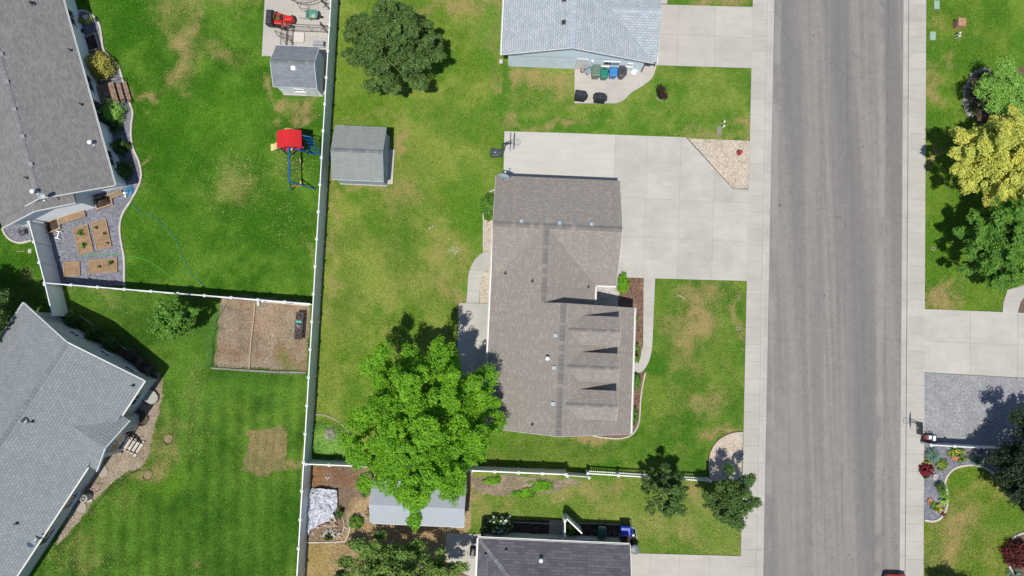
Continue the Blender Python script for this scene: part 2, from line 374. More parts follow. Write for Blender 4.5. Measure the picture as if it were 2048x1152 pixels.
# far west block
mNW = lawn([(-200, -200), (662, -200), (640, 600), (90, 566), (-300, 540)], (68, 118, 26), (104, 148, 46), .02)
dry([(350, 20, 55, 45, .55), (375, 95, 32, 60, .95), (358, 150, 22, 40, .7), (430, 110, 55, 22, .55), (297, 193, 24, 15, 1.1), (575, 215, 34, 14, .9), (610, 200, 20, 10, .7),
     (470, 375, 60, 60, .42), (480, 350, 34, 25, .5), (290, 360, 10, 26, .9), (565, 330, 40, 30, .3), (535, 180, 12, 30, .7), (460, 10, 60, 30, .45), (620, 500, 14, 50, .4), (65, 545, 25, 12, .5)], mNW)
for q in [(430, 240, 90, 60, (92, 146, 32), .6), (340, 300, 60, 90, (60, 118, 18), .5), (450, 110, 30, 22, (60, 118, 18), .9), (520, 440, 60, 60, (60, 116, 22), .6), (340, 460, 70, 70, (66, 120, 20), .5), (250, 30, 60, 60, (60, 118, 18), .5), (600, 60, 90, 40, (74, 134, 24), .4)]:
    tint(*q[:4], q[4], q[5], m=mNW)
mSW = lawn([(-300, 540), (90, 566), (628, 606), (594, 1300), (-300, 1300)], (70, 111, 32), (102, 142, 48), .02)
ewl = gx * CA + gy * SA
mow = (np.sin((gx + wob * .25) * 2 * math.pi / 1.15) * .5 + .5)
sel = mSW & (PY > 740); fac = (1 + (mow - .5) * .34 * np.clip((PY - 740) / 90, 0, 1))
C[sel, :3] *= fac[sel, None]
pm_ = inpoly([(500, 858), (560, 846), (572, 870), (570, 905), (576, 945), (520, 950), (484, 948), (492, 900)], 16)
C[pm_, 3] = np.maximum(C[pm_, 3], (.42 + .75 * (WF[pm_] - .35) + .16 * np.sin(ewl[pm_] * 2 * math.pi / .62)))
C[pm_, :3] = C[pm_, :3] * .2 + np.array(S(146, 132, 94))[None, :3] * .8
dry([(600, 935, 12, 20, .9), (400, 1140, 20, 12, .6), (385, 780, 30, 70, .28), (330, 900, 40, 40, .5), (300, 940, 40, 25, .75), (350, 860, 40, 30, .45), (250, 1000, 30, 30, .25), (170, 1110, 60, 40, .35), (135, 1060, 20, 30, .5)], mSW)
for q in [(440, 640, 60, 60, (92, 142, 52), .5), (200, 590, 70, 20, (100, 140, 60), .5), (330, 1000, 160, 140, (62, 112, 22), .4), (330, 970, 50, 30, (112, 160, 40), .6), (480, 780, 90, 30, (98, 150, 50), .5), (560, 1050, 90, 90, (56, 108, 20), .5), (360, 790, 20, 120, (94, 148, 44), .6)]:
    tint(*q[:4], q[4], q[5], m=mSW)
dry([(180, 580, 60, 10, .5), (205, 590, 40, 10, .4)], mSW)
# middle block behind the tan house
mM = lawn([(658, -200), (1006, -200), (1006, 350), (990, 420), (985, 860), (1500, 860), (1490, 962), (600, 930), (640, 600)], (102, 142, 42), (146, 164, 72), .08)
dry([(740, 375, 100, 20, .7), (700, 388, 60, 12, .55), (795, 300, 10, 55, .9), (790, 390, 50, 40, .6), (880, 545, 45, 70, .6), (925, 560, 40, 40, .4), (660, 450, 12, 250, .6), (1010, 195, 16, 60, .75), (930, 15, 90, 22, .7), (810, 580, 80, 70, .3), (860, 455, 50, 30, .35), (930, 630, 14, 50, .8), (780, 640, 60, 40, .3), (915, 600, 20, 30, .6), (860, 20, 40, 20, .5), (990, 100, 14, 60, .4), (730, 240, 80, 8, .5), (965, 290, 24, 40, .3), (1200, 885, 50, 14, .9), (1110, 885, 60, 10, .2)], mM)
for q in [(955, 430, 40, 100, (88, 140, 34), .9), (820, 340, 60, 60, (104, 140, 48), .5), (800, 500, 25, 70, (92, 130, 46), .6), (700, 480, 60, 24, (98, 132, 50), .6), (680, 150, 60, 110, (112, 152, 46), .6), (905, 240, 60, 30, (96, 140, 44), .6), (740, 210, 70, 30, (98, 142, 36), .6), (900, 610, 60, 40, (96, 134, 44), .6), (945, 590, 20, 12, (92, 160, 40), .8), (820, 230, 12, 12, (80, 150, 30), .8), (690, 600, 24, 70, (96, 128, 50), .6), (660, 720, 40, 60, (118, 142, 48), .5), (1190, 905, 240, 40, (84, 124, 44), .8), (1000, 60, 30, 50, (120, 150, 70), .5), (970, 40, 30, 40, (92, 148, 50), .5)]:
    tint(*q[:4], q[4], q[5], m=mM)
# lawn of the pale blue house
mN = lawn([(1012, 118), (1520, 130), (1515, 290), (1000, 280)], (90, 138, 40), (132, 158, 66), .08, soft=34)
dry([(1080, 160, 90, 26, .8), (1130, 185, 50, 34, .55), (1050, 200, 40, 40, .4), (1200, 225, 60, 20, .25), (1110, 258, 60, 10, .9), (1060, 262, 50, 8, .9), (1345, 268, 30, 8, .8), (1410, 265, 40, 12, .7), (1480, 262, 28, 20, .8), (1370, 160, 20, 12, .4), (1180, 258, 60, 8, .6), (1050, 145, 50, 12, .8), (1440, 190, 40, 30, .2)], mN)
mN2 = lawn([(1333, -200), (1510, -200), (1508, 16), (1333, 10)], (98, 140, 48), (120, 148, 66), .1); dry([(1440, 5, 70, 14, .9)], mN2)
# front lawn
mF = lawn([(1305, 555), (1495, 560), (1488, 962), (1180, 940), (1262, 870), (1290, 730)], (78, 127, 34), (122, 152, 58), .04)
dry([(1380, 640, 55, 40, .95), (1400, 600, 60, 34, .6), (1370, 690, 44, 50, .75), (1475, 620, 12, 90, .75), (1410, 798, 40, 28, .7), (1350, 790, 28, 60, .4), (1440, 865, 32, 18, .85), (1420, 700, 30, 50, .35), (1345, 850, 30, 40, .35), (1460, 760, 15, 40, .35)], mF)
for q in [(1330, 640, 12, 70, (80, 130, 34), .7), (1425, 640, 14, 60, (84, 130, 34), .7), (1380, 760, 16, 130, (80, 126, 36), .6), (1330, 720, 24, 60, (78, 128, 34), .6), (1450, 760, 20, 80, (80, 130, 36), .5), (1400, 570, 90, 10, (84, 134, 44), .5)]:
    tint(*q[:4], q[4], q[5], m=mF)
# yard south of the fence
mS = lawn([(600, 928), (1500, 948), (1490, 1300), (594, 1300)], (102, 142, 46), (140, 158, 74), .2)
dry([(1120, 975, 120, 16, .6), (1230, 968, 50, 20, .7), (1400, 990, 20, 40, .8), (1300, 1050, 80, 50, .35), (1370, 1060, 40, 40, .45), (960, 1000, 24, 20, .7), (1000, 1030, 60, 14, .5), (1440, 1040, 40, 40, .35), (1200, 1000, 70, 40, .4)], mS)
for q in [(1100, 1010, 90, 26, (92, 140, 40), .6), (1420, 1060, 60, 40, (104, 146, 50), .5), (1270, 1090, 40, 20, (98, 142, 44), .5)]: tint(*q[:4], q[4], q[5], m=mS)
def soil(poly, a, b, soft=5, keep=0.0):
    m = inpoly(poly, soft); t = np.clip((N2 * .6 + N1 * .4 - .5) * 4 + .5, 0, 1)[:, None]
    c = np.array(S(*a))[None, :3] * (1 - t) + np.array(S(*b))[None, :3] * t
    C[m, :3] = c[m]; C[m, 3] = keep - 1.0; return m
mD = soil([(612, 930), (945, 938), (940, 1060), (900, 1075), (895, 1200), (598, 1200)], (198, 174, 132), (172, 148, 114), 3)
soil([(612, 930), (748, 934), (744, 990), (700, 1000), (690, 1030), (690, 1060), (650, 1086), (604, 1086)], (158, 136, 114), (138, 118, 100), 7)
for q in [(640, 960, 20, 22, (164, 122, 78), .8), (712, 952, 40, 22, (148, 108, 78), .8), (690, 985, 40, 24, (150, 132, 112), .6), (680, 945, 60, 8, (140, 106, 82), .6), (610, 1078, 14, 10, (176, 122, 70), .7), (630, 1120, 40, 50, (176, 156, 96), .8), (790, 1080, 80, 30, (178, 140, 100), .5)]: tint(*q[:4], q[4], q[5], m=mD)
soil([(940, 958), (1015, 950), (1165, 960), (1110, 985), (1040, 990), (950, 990)], (176, 160, 136), (150, 138, 116), 9)
mP = soil([(441, 590), (620, 604), (613, 742), (428, 735), (436, 655)], (176, 162, 140), (152, 138, 116), 3)
for q in [(455, 700, 22, 20, (158, 124, 94), .6), (565, 705, 26, 22, (160, 130, 88), .7), (610, 710, 14, 40, (168, 136, 96), .6), (598, 615, 40, 14, (176, 142, 108), .6), (545, 645, 30, 34, (190, 162, 136), .6), (512, 720, 14, 10, (158, 126, 90), .6), (582, 715, 12, 14, (128, 140, 66), .6), (480, 610, 50, 10, (176, 146, 108), .5), (478, 650, 20, 50, (150, 130, 114), .6)]: tint(*q[:4], q[4], q[5], m=mP)
soil([(285, 760), (322, 745), (326, 790), (312, 850), (300, 905), (283, 935), (250, 945), (215, 975), (190, 1000), (165, 1035), (130, 1075), (110, 1090), (150, 1010)], (186, 172, 152), (168, 152, 132), 5)
soil([(118, 610), (140, 640), (240, 690), (320, 760), (290, 765), (200, 705), (120, 655)], (120, 98, 82), (92, 74, 62), 2)
# east side
mE = lawn([(1846, -200), (2500, -200), (2500, 640), (1846, 622)], (88, 134, 38), (118, 152, 52), .04)
dry([(1868, 175, 16, 44, .75), (1876, 580, 26, 22, .95), (1912, 585, 14, 18, .9), (1914, 130, 16, 22, .6), (1868, 330, 16, 34, .8), (1880, 40, 20, 30, .4), (1868, 600, 30, 10, .8), (1915, 90, 8, 30, .4), (1905, 370, 4, 90, .25), (1930, 555, 60, 8, .4), (1980, 80, 60, 12, .2)], mE)
tint(1900, 60, 20, 30, (128, 150, 50), .6, m=mE); tint(1880, 440, 26, 140, (88, 136, 30), .5, m=mE)
soil([(1940, 205), (1960, 150), (2060, 130), (2100, 300), (1960, 260)], (120, 104, 84), (96, 84, 66), 4)
soil([(2040, 585), (2100, 585), (2100, 632), (2034, 630)], (150, 132, 116), (128, 110, 96), 1)
mSE = lawn([(1846, 886), (2500, 900), (2500, 1400), (1840, 1400)], (104, 138, 42), (148, 156, 72), .15)
dry([(1900, 1050, 46, 50, .8), (1890, 1110, 40, 60, .7), (1930, 1040, 60, 40, .5), (1950, 1110, 50, 30, .3), (1880, 1080, 30, 90, .5), (1960, 1000, 50, 30, .3)], mSE)
tint(1860, 1110, 12, 22, (70, 128, 34), .9, m=mSE); tint(2010, 1050, 40, 40, (104, 146, 46), .6, m=mSE); tint(1920, 940, 60, 20, (96, 142, 34), .7, m=mSE)
nx, ny = len(xs), len(ys); idx = np.arange(nx * ny).reshape(nx, ny)
q = np.stack([idx[:-1, :-1], idx[1:, :-1], idx[1:, 1:], idx[:-1, 1:]], -1).reshape(-1, 4)
gz = (fbm(gx, gy, 1.5, 33) - .5) * .03 * (np.abs(gx) < 44)
gz = np.minimum(gz - .012, -.002)
def np_mesh(name, verts, quads, mat):
    me = bpy.data.meshes.new(name); nv = len(verts); nf = len(quads); k = quads.shape[1]
    me.vertices.add(nv); me.vertices.foreach_set("co", verts.astype(np.float32).ravel())
    me.loops.add(nf * k); me.loops.foreach_set("vertex_index", quads.astype(np.int32).ravel())
    me.polygons.add(nf); me.polygons.foreach_set("loop_start", np.arange(0, nf * k, k, dtype=np.int32))
    me.update(calc_edges=True); me.validate(); me.materials.append(mat); return me
m, nt, b = base_nodes('lawn_and_soil', .95, 0, .1)
at = node(nt, "ShaderNodeAttribute"); at.attribute_name = "ground_colour"; p = pos(nt)
f1 = noise(nt, p, 9, 4, .75); f2 = noise(nt, p, 2.2, 3, .6); ps = pos(nt, 0, (1, .6, 1)); f3 = noise(nt, ps, 24, 2, .7)
c = mix(nt, 1.0, at.outputs["Color"], ramp(nt, f1, [(.28, (.56, .62, .52, 1)), (.5, (1, 1, 1, 1)), (.74, (1.5, 1.36, 1.6, 1))]), 'MULTIPLY')
c = mix(nt, 1.0, c, ramp(nt, f3, [(.3, .70), (.7, 1.28)]), 'MULTIPLY')
c = mix(nt, 1.0, c, ramp(nt, f2, [(.3, (.86, .90, .86, 1)), (.7, (1.16, 1.10, 1.14, 1))]), 'MULTIPLY')
dd = math_(nt, 'MULTIPLY', math_(nt, 'ADD', math_(nt, 'ADD', at.outputs["Alpha"], math_(nt, 'MULTIPLY', math_(nt, 'ADD', f1, f3), 1.15)), -1.42), 1.15, True)
dcol = mix(nt, 1.0, S(186, 160, 112), ramp(nt, f3, [(.3, .68), (.7, 1.25)]), 'MULTIPLY')
c = mix(nt, math_(nt, 'MULTIPLY', dd, .82), c, dcol)
nt.links.new(c, b.inputs["Base Color"]); bump(nt, b, math_(nt, 'ADD', f1, f3), .9, .05)
me = np_mesh('ground', np.stack([gx, gy, gz], -1), q, m)
ca = me.color_attributes.new("ground_colour", 'FLOAT_COLOR', 'POINT'); ca.data.foreach_set("color", C.astype(np.float32).ravel())
g = bpy.data.objects.new('ground', me); col.objects.link(g); g['kind'] = 'structure'

# ------------------------------------------------------------------ flat surfaces
def wpoly(px, z=0): return [W(a, b_, z)[:2] for a, b_ in px]
PAVED = []
def sheet(name, pxs, z, mat, parent=None, thick=.05, label=None):
    PAVED.append(pxs)
    o = obj(name, MB().prism(wpoly(pxs), z - thick, z), mat, parent)
    if not parent: o['kind'] = 'structure'
    return o
def curve_pts(pts, n=6):
    """smooth polyline through points (Catmull-Rom)"""
    P = [Vector(p) for p in pts]; out = []
    for i in range(len(P) - 1):
        a, b_, c_, d = P[max(i - 1, 0)], P[i], P[i + 1], P[min(i + 2, len(P) - 1)]
        for k in range(n):
            t = k / n; out.append(.5 * ((2 * b_) + (c_ - a) * t + (2 * a - 5 * b_ + 4 * c_ - d) * t * t + (3 * b_ - a - 3 * c_ + d) * t ** 3))
    out.append(P[-1]); return out
def clip(poly, axis, lim, keep_less):
    out = []; n = len(poly)
    for i in range(n):
        a = poly[i]; b_ = poly[(i + 1) % n]; ia = (a[axis] <= lim) == keep_less or a[axis] == lim; ib = (b_[axis] <= lim) == keep_less or b_[axis] == lim
        if ia: out.append(a)
        if ia != ib:
            t = (lim - a[axis]) / (b_[axis] - a[axis]); out.append((a[0] + (b_[0] - a[0]) * t, a[1] + (b_[1] - a[1]) * t))
    return out
def area(p): return abs(sum(p[i][0] * p[(i + 1) % len(p)][1] - p[(i + 1) % len(p)][0] * p[i][1] for i in range(len(p)))) / 2
def slabs(name, poly_px, us, vs, top, mat, gap=.007, jmat=None, piece='concrete_slab', deg=-2.5, en=None, alt=None):
    """a paved area (joint bed) whose slabs are objects of their own; us/vs joint lines in the street's frame"""
    a = R(deg); ca_, sa_ = math.cos(a), math.sin(a)
    if poly_px: PAVED.append(poly_px)
    pl = en if en else [((x * ca_ + y * sa_), (-x * sa_ + y * ca_)) for x, y in wpoly(poly_px)]
    base_ = MB().prism(pl, top - .06, top - .012); root = obj(name, base_, jmat or M['joint'], kind='structure'); root.rotation_euler = (0, 0, a)
    us = [-1e3] + sorted(us) + [1e3]; vs = [-1e3] + sorted(vs) + [1e3]
    for i in range(len(us) - 1):
        for j in range(len(vs) - 1):
            c_ = pl
            for ax, lim, kl in ((0, us[i] + gap, False), (0, us[i + 1] - gap, True), (1, vs[j] + gap, False), (1, vs[j + 1] - gap, True)):
                c_ = clip(c_, ax, lim, kl)
                if len(c_) < 3: break
            if len(c_) < 3 or area(c_) < .02: continue
            cx = sum(p_[0] for p_ in c_) / len(c_); cy = sum(p_[1] for p_ in c_) / len(c_)
            obj(piece, MB().prism([(p_[0] - cx, p_[1] - cy) for p_ in c_], -.05, random.uniform(-.002, .002)), alt[1] if alt and cx < alt[0] else mat, root, loc=(cx, cy, top))
    return root
# road
YN, YS = 60, -50
rm, nt, b = base_nodes('asphalt', .95, 0, .15); p = pos(nt, R(2.5)); ps = pos(nt, R(2.5), (.75, .02, 1)); pf = pos(nt, R(2.5), (7, .35, 1))
wob3 = node(nt, "ShaderNodeTexNoise"); wob3.inputs["Scale"].default_value = 3.5; wob3.inputs["Detail"].default_value = 6; wob3.inputs["Roughness"].default_value = .8; nt.links.new(p, wob3.inputs["Vector"])
vs_ = node(nt, "ShaderNodeVectorMath", operation='SCALE'); vs_.inputs[3].default_value = .55; nt.links.new(wob3.outputs["Color"], vs_.inputs[0]); va_ = node(nt, "ShaderNodeVectorMath", operation='ADD'); nt.links.new(ps, va_.inputs[0]); nt.links.new(vs_.outputs[0], va_.inputs[1])
c = ramp(nt, noise(nt, va_.outputs[0], 1.0, 3, .55), [(.31, S(132, 129, 128)), (.45, S(141, 138, 136)), (.55, S(155, 152, 147)), (.63, S(141, 138, 136)), (.74, S(164, 161, 155))])
c = mix(nt, 1.0, c, ramp(nt, noise(nt, pf, 1.0, 3, .7), [(.3, .965), (.7, 1.035)]), 'MULTIPLY')
f = noise(nt, p, 20, 4, .85); c = mix(nt, 1.0, c, ramp(nt, f, [(.3, .80), (.7, 1.2)]), 'MULTIPLY')
c = mix(nt, 1.0, c, ramp(nt, noise(nt, p, 1.1, 5, .7), [(.35, .95), (.7, 1.07)]), 'MULTIPLY')
vn = node(nt, "ShaderNodeTexVoronoi"); vn.feature = 'DISTANCE_TO_EDGE'; vn.inputs["Scale"].default_value = .22
ad = node(nt, "ShaderNodeMix", data_type='VECTOR'); ad.inputs[0].default_value = .06; nt.links.new(p, ad.inputs[4])
nv = node(nt, "ShaderNodeTexNoise"); nv.inputs["Scale"].default_value = 1.4; nv.inputs["Detail"].default_value = 5; nt.links.new(p, nv.inputs["Vector"])
vm = node(nt, "ShaderNodeVectorMath", operation='SCALE'); nt.links.new(nv.outputs["Color"], vm.inputs[0]); vm.inputs[3].default_value = 16; nt.links.new(vm.outputs[0], ad.inputs[5])
nt.links.new(ad.outputs[1], vn.inputs["Vector"])
ck = ramp(nt, vn.outputs["Distance"], [(.002, 1.0), (.006, 0.0)])
cm_ = math_(nt, 'MULTIPLY', ck, ramp(nt, noise(nt, p, .3, 2), [(.46, 0.0), (.58, .32)])); c = mix(nt, cm_, c, S(80, 78, 80))
sx = node(nt, "ShaderNodeSeparateXYZ"); nt.links.new(p, sx.inputs[0])
def stripe(x0, w, amt_noise, colr, amt):
    global c
    wv = math_(nt, 'ADD', sx.outputs[0], math_(nt, 'MULTIPLY', math_(nt, 'ADD', noise(nt, p, .8, 4), -.5), .25))
    d_ = math_(nt, 'ABSOLUTE', math_(nt, 'SUBTRACT', wv, x0)); k = ramp(nt, math_(nt, 'DIVIDE', d_, w), [(.6, 1.0), (1, 0.0)])
    k = math_(nt, 'MULTIPLY', k, ramp(nt, noise(nt, p, amt_noise, 3), [(.42, 0.0), (.56, amt)])); c = mix(nt, k, c, colr)
sp_ = ramp(nt, noise(nt, p, 2.6, 2, .4), [(.735, 0.0), (.76, .7)]); c = mix(nt, sp_, c, S(96, 92, 92)); nt.links.new(c, b.inputs[0]); bump(nt, b, f, .35, .01)
def strip_mb(e0, e1, z0, z1): return MB().prism([EN(e0, YS)[:2], EN(e1, YS)[:2], EN(e1, YN)[:2], EN(e0, YN)[:2]], z0, z1)
stripe(22.9, .025, .15, S(176, 174, 170), .5); stripe(24.3, .02, .2, S(88, 86, 88), .6); stripe(27.3, .04, 1.2, S(92, 88, 88), .35); stripe(26.9, .28, .3, S(174, 170, 164), .5); stripe(19.0, .3, .25, S(166, 164, 160), .6)
structure('road', strip_mb(18.70, 28.45, -.05, .006), rm)
nt.links.new(c, b.inputs[0])
for nm_, e0, e1, z, step, mt in (('gutter', 18.345, 18.70, .012, 3.05, 'conc_pink'), ('gutter', 28.45, 28.825, .012, 3.05, 'conc_pink')):
    slabs(nm_, None, [], [YS + 20 + step * i for i in range(24)], z, M[mt], .01, en=[(e0, -22), (e1, -22), (e1, 30), (e0, 30)], piece='gutter_section')
for e0, e1 in ((18.18, 18.34), (28.83, 28.94)):
    slabs('kerb', None, [], [-30 + 3.05 * i for i in range(24)], .075, M['conc'], .008, en=[(e0, -22), (e1, -22), (e1, 30), (e0, 30)], piece='kerb_section')
slabs('sidewalk', None, [], [-22.1 + 1.22 * i for i in range(44)], .06, M['walkc'], .008, en=[(17.06, -22), (18.175, -22), (18.175, 30), (17.06, 30)], piece='sidewalk_slab')
slabs('sidewalk', None, [], [-22.4 + 1.24 * i for i in range(44)], .06, M['walkc'], .008, en=[(28.95, -22), (30.13, -22), (30.13, 30), (28.95, 30)], piece='sidewalk_slab')
# driveways and pads
def e_(px, py=576): return PEN(px, py)[0]
def n_(py, px=1400): return PEN(px, py)[1]
slabs('north_driveway', [(1302, 9), (1516, 15), (1510, 137), (1288, 130), (1290, 60)], [e_(1355, 70), e_(1430, 70)], [n_(72, 1400)], .05, M['conc_warm'])
slabs('north_landing', [(1302, -20), (1336, -20), (1334, 8), (1302, 7)], [], [], .046, M['conc_warm'])
pc = curve_pts([(1313, 131), (1305, 155), (1285, 172), (1262, 186), (1248, 200), (1232, 207)], 4)
slabs('north_patio', [(1149, 118), (1290, 128)] + [(p_[0], p_[1]) for p_ in [Vector((a[0], a[1])) for a in pc]] + [(1149, 207)], [e_(1212, 170), e_(1277, 170)], [], .05, M['conc_warm'])
DRV = [(1009, 263), (1120, 266), (1373, 275), (1465, 377), (1502, 378), (1498, 562), (1312, 557), (1150, 552), (1150, 480), (1004, 480)]
slabs('main_driveway', DRV, [e_(1229, 310), e_(1289, 480), e_(1356, 480), e_(1425, 480)], [n_(402, 1400), n_(480, 1400)], .05, M['conc'], alt=(e_(1229, 310), M['conc_light']))
fw = curve_pts([(1306, 655), (1304, 690), (1300, 715), (1291, 735), (1280, 745), (1262, 742)], 4)
slabs('front_walk', [(1287, 556), (1310, 557), (1308, 600)] + [(p_[0], p_[1]) for p_ in fw] + [(1240, 742), (1240, 724), (1264, 724), (1278, 718), (1286, 690)], [], [n_(604, 1300), n_(648, 1300), n_(696, 1300)], .055, M['conc'])
cw = curve_pts([(985, 502), (965, 506), (948, 522), (938, 545), (935, 575), (933, 606)], 4)
slabs('west_walk', [(p_[0], p_[1]) for p_ in cw] + [(958, 606), (960, 570), (966, 548), (976, 532), (990, 526)], [], [n_(540, 950), n_(556, 950), n_(581, 950)], .055, M['conc'])
slabs('west_patio', [(918, 606), (1010, 608), (1000, 790), (912, 786)], [e_(963, 650)], [n_(681, 940), n_(735, 940)], .05, M['conc'])
slabs('kennel_pad', [(533, -60), (668, -60), (652, 190), (600, 190), (600, 113), (524, 113)], [e_(583, 60), e_(635, 60)], [n_(25, 600), n_(75, 600)], .05, M['conc_warm'])
slabs('side_walk', [(893, 1066), (958, 1068), (1000, 1068), (1000, 1180), (892, 1130)], [e_(937, 1100)], [n_(1110, 930)], .05, M['conc_warm'])
slabs('south_driveway', [(1240, 1105), (1266, 1106), (1488, 1112), (1486, 1300), (1240, 1300)], [e_(1300, 1130), e_(1358, 1130), e_(1418, 1130)], [n_(1180, 1400)], .05, M['conc_warm'])
slabs('east_driveway', [(1846, 618), (2200, 632), (2200, 764), (1845, 744)], [e_(1940, 690), e_(2034, 690)], [n_(686, 1940)], .05, M['conc'])
slabs('east_walk', [(2014, 580), (2048, 570), (2090, 600), (2050, 590), (2040, 605), (2034, 627), (2004, 625), (2006, 605)], [], [n_(602, 2020)], .05, M['conc'])
slabs('north_west_patio', [(118, -40), (150, -40), (147, 2), (127, 4)], [], [], .05, M['conc_warm'])
# gravel and planting beds
gc = curve_pts([(152, 26), (165, 22), (178, 26), (190, 36), (200, 52), (204, 75), (208, 100), (222, 116), (236, 130), (243, 150), (249, 170)], 4)
gc2 = curve_pts([(260, 206), (266, 225), (263, 252), (263, 275), (268, 300), (279, 325), (283, 352), (276, 376), (262, 402), (246, 428), (240, 456), (244, 490), (249, 520), (249, 572)], 4)
G2 = lambda L: [(p_[0], p_[1]) for p_ in L]
def mkc(c2): return [Vector((a, b_)) for a, b_ in c2]
sheet('slate_bed', [(120, 26)] + G2(gc) + G2(gc2) + [(120, 570), (104, 500), (60, 440), (90, 380), (140, 330), (100, 200)], .02, M['slate'])
sb = curve_pts([(6, 458), (12, 470), (24, 481), (42, 486), (64, 481)], 5)
sheet('slate_bed', G2(sb) + [(66, 440), (30, 430), (6, 450)], .02, M['slate'])
sheet('pink_gravel_bed', [(1376, 277), (1503, 282), (1500, 377), (1466, 377)], .03, M['pinkgravel'])
pgb = curve_pts([(1420, 962), (1416, 935), (1420, 905), (1436, 880), (1462, 866), (1486, 863)], 5)
sheet('pink_gravel_bed', G2(pgb) + [(1482, 962)], .03, M['pinkgravel'])
sheet('pink_gravel_bed', [(967, 440), (1010, 440), (1010, 503), (967, 503)], .03, M['pinkgravel'])
sheet('pink_gravel_bed', [(990, 527), (975, 533), (965, 550), (960, 572), (959, 606), (1010, 607), (1010, 527)], .03, M['pinkgravel'])
sheet('porch_gravel_bed', [(1170, 560), (1246, 560), (1246, 640), (1170, 640)], .03, M['whitegravel'])
sheet('bark_bed', [(1244, 556), (1288, 557), (1284, 700), (1276, 717), (1262, 723), (1230, 724), (1236, 600)], .034, M['mulch'])
fb = curve_pts([(1291, 745), (1286, 765), (1281, 800), (1279, 835), (1274, 855), (1262, 870), (1240, 877), (1205, 875), (1184, 870), (1178, 862)], 4)
sheet('bark_bed', [(1262, 743), (1282, 745)] + G2(fb) + [(1178, 840), (1230, 840), (1236, 745)], .034, M['mulch'])
sheet('grey_gravel_lot', [(1846, 745), (2200, 765), (2200, 906), (1846, 888)], .03, M['greygravel'])
eb = curve_pts([(1848, 1040), (1868, 1042), (1884, 1032), (1893, 1010), (1893, 985), (1889, 965), (1896, 948), (1912, 935), (1940, 930), (1965, 934), (1990, 948), (2006, 962)], 4)
sheet('slate_bed', G2(eb) + [(2040, 960), (2100, 900), (1846, 888)], .026, M['slate'])
eb2 = curve_pts([(2060, 1062), (2030, 1072), (2016, 1092), (2014, 1118), (2024, 1145), (2050, 1180)], 4)
sheet('bark_bed', G2(eb2) + [(2140, 1180), (2140, 1062)], .03, M['mulch'])
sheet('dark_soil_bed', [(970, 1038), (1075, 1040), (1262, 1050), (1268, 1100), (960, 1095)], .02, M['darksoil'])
obj_ = sheet('bark_bed', [(890, 1125), (958, 1130), (958, 1200), (880, 1200)], .03, M['mulch'])
ib = curve_pts([(618, 832), (632, 829), (655, 832), (680, 845), (698, 866), (706, 890), (706, 914)], 4)
def ribbon(name, pxs, w, h, mat, parent=None, z0=0, kind=True):
    pts = [Vector(W(a[0], a[1], 0)) for a in pxs]; mb = MB(); vs = []; n = len(pts)
    for i, p_ in enumerate(pts):
        d = (pts[min(i + 1, n - 1)] - pts[max(i - 1, 0)]); d.z = 0; d.normalize(); s = Vector((-d.y, d.x, 0)) * w / 2
        for q_, z in ((p_ - s, z0), (p_ - s, h - .015), (p_ - s * .75, h), (p_ + s * .75, h), (p_ + s, h - .015), (p_ + s, z0)): vs.append((q_.x, q_.y, z))
    fs = [tuple(range(6)), tuple(range(6 * n - 6, 6 * n))[::-1]]
    for i in range(n - 1):
        for k in range(6): fs.append((i * 6 + k, i * 6 + (k + 1) % 6, (i + 1) * 6 + (k + 1) % 6, (i + 1) * 6 + k))
    mb.add(vs, fs); o = obj(name, mb, mat, parent)
    if not parent and kind: o['kind'] = 'structure'
    return o
for L_ in (G2(gc), G2(gc2), G2(sb), G2(eb), G2(eb2)): ribbon('bed_edging', L_, .15, .10, M['edging'])
for L_ in (G2(fb), [(1264, 724), (1262, 745)][:0] or [(967, 505), (967, 440), (966, 425)], [(697, 1038), (700, 1055), (697, 1070), (690, 1082), (670, 1084), (604, 1085)], G2(curve_pts([(978, 385), (986, 381), (992, 380)], 4))): ribbon('bed_edging', L_, .10, .08, M['edging'])
ribbon('bed_edging', [(p_[0], p_[1]) for p_ in curve_pts([(683, 1030), (688, 1045), (687, 1060), (680, 1072)], 4)], .06, .05, M['edging'])
ribbon('bed_edging', G2(ib), .09, .06, M['conc_old'])
ribbon('bed_edging', G2(pgb), .05, .05, M['wood_dark'])
ribbon('bed_edging', [(1372, 275), (1466, 378), (1496, 379)], .04, .06, M['wood_dark'])
ribbon('bed_edging', G2(curve_pts([(139, 620), (165, 635), (200, 660), (240, 690), (280, 717), (305, 735)], 3)), .07, .08, M['conc_old'])
ribbon('bed_edging', G2(curve_pts([(282, 940), (262, 946), (246, 960), (222, 975), (208, 992), (196, 1006), (176, 1032)], 3)), .06, .05, M['wood_dark'])
ribbon('bed_edging', G2(curve_pts([(1005, 952), (1080, 958), (1110, 968), (1100, 980)], 3)), .05, .04, M['conc_old'])
ribbon('bed_edging', G2(curve_pts([(972, 1042), (1075, 1046), (1130, 1050)], 3)), .08, .07, M['conc_old'])
ribbon('bed_edging', G2(curve_pts([(1150, 1046), (1258, 1052), (1272, 1068), (1274, 1090)], 4)), .08, .07, M['conc_old'])

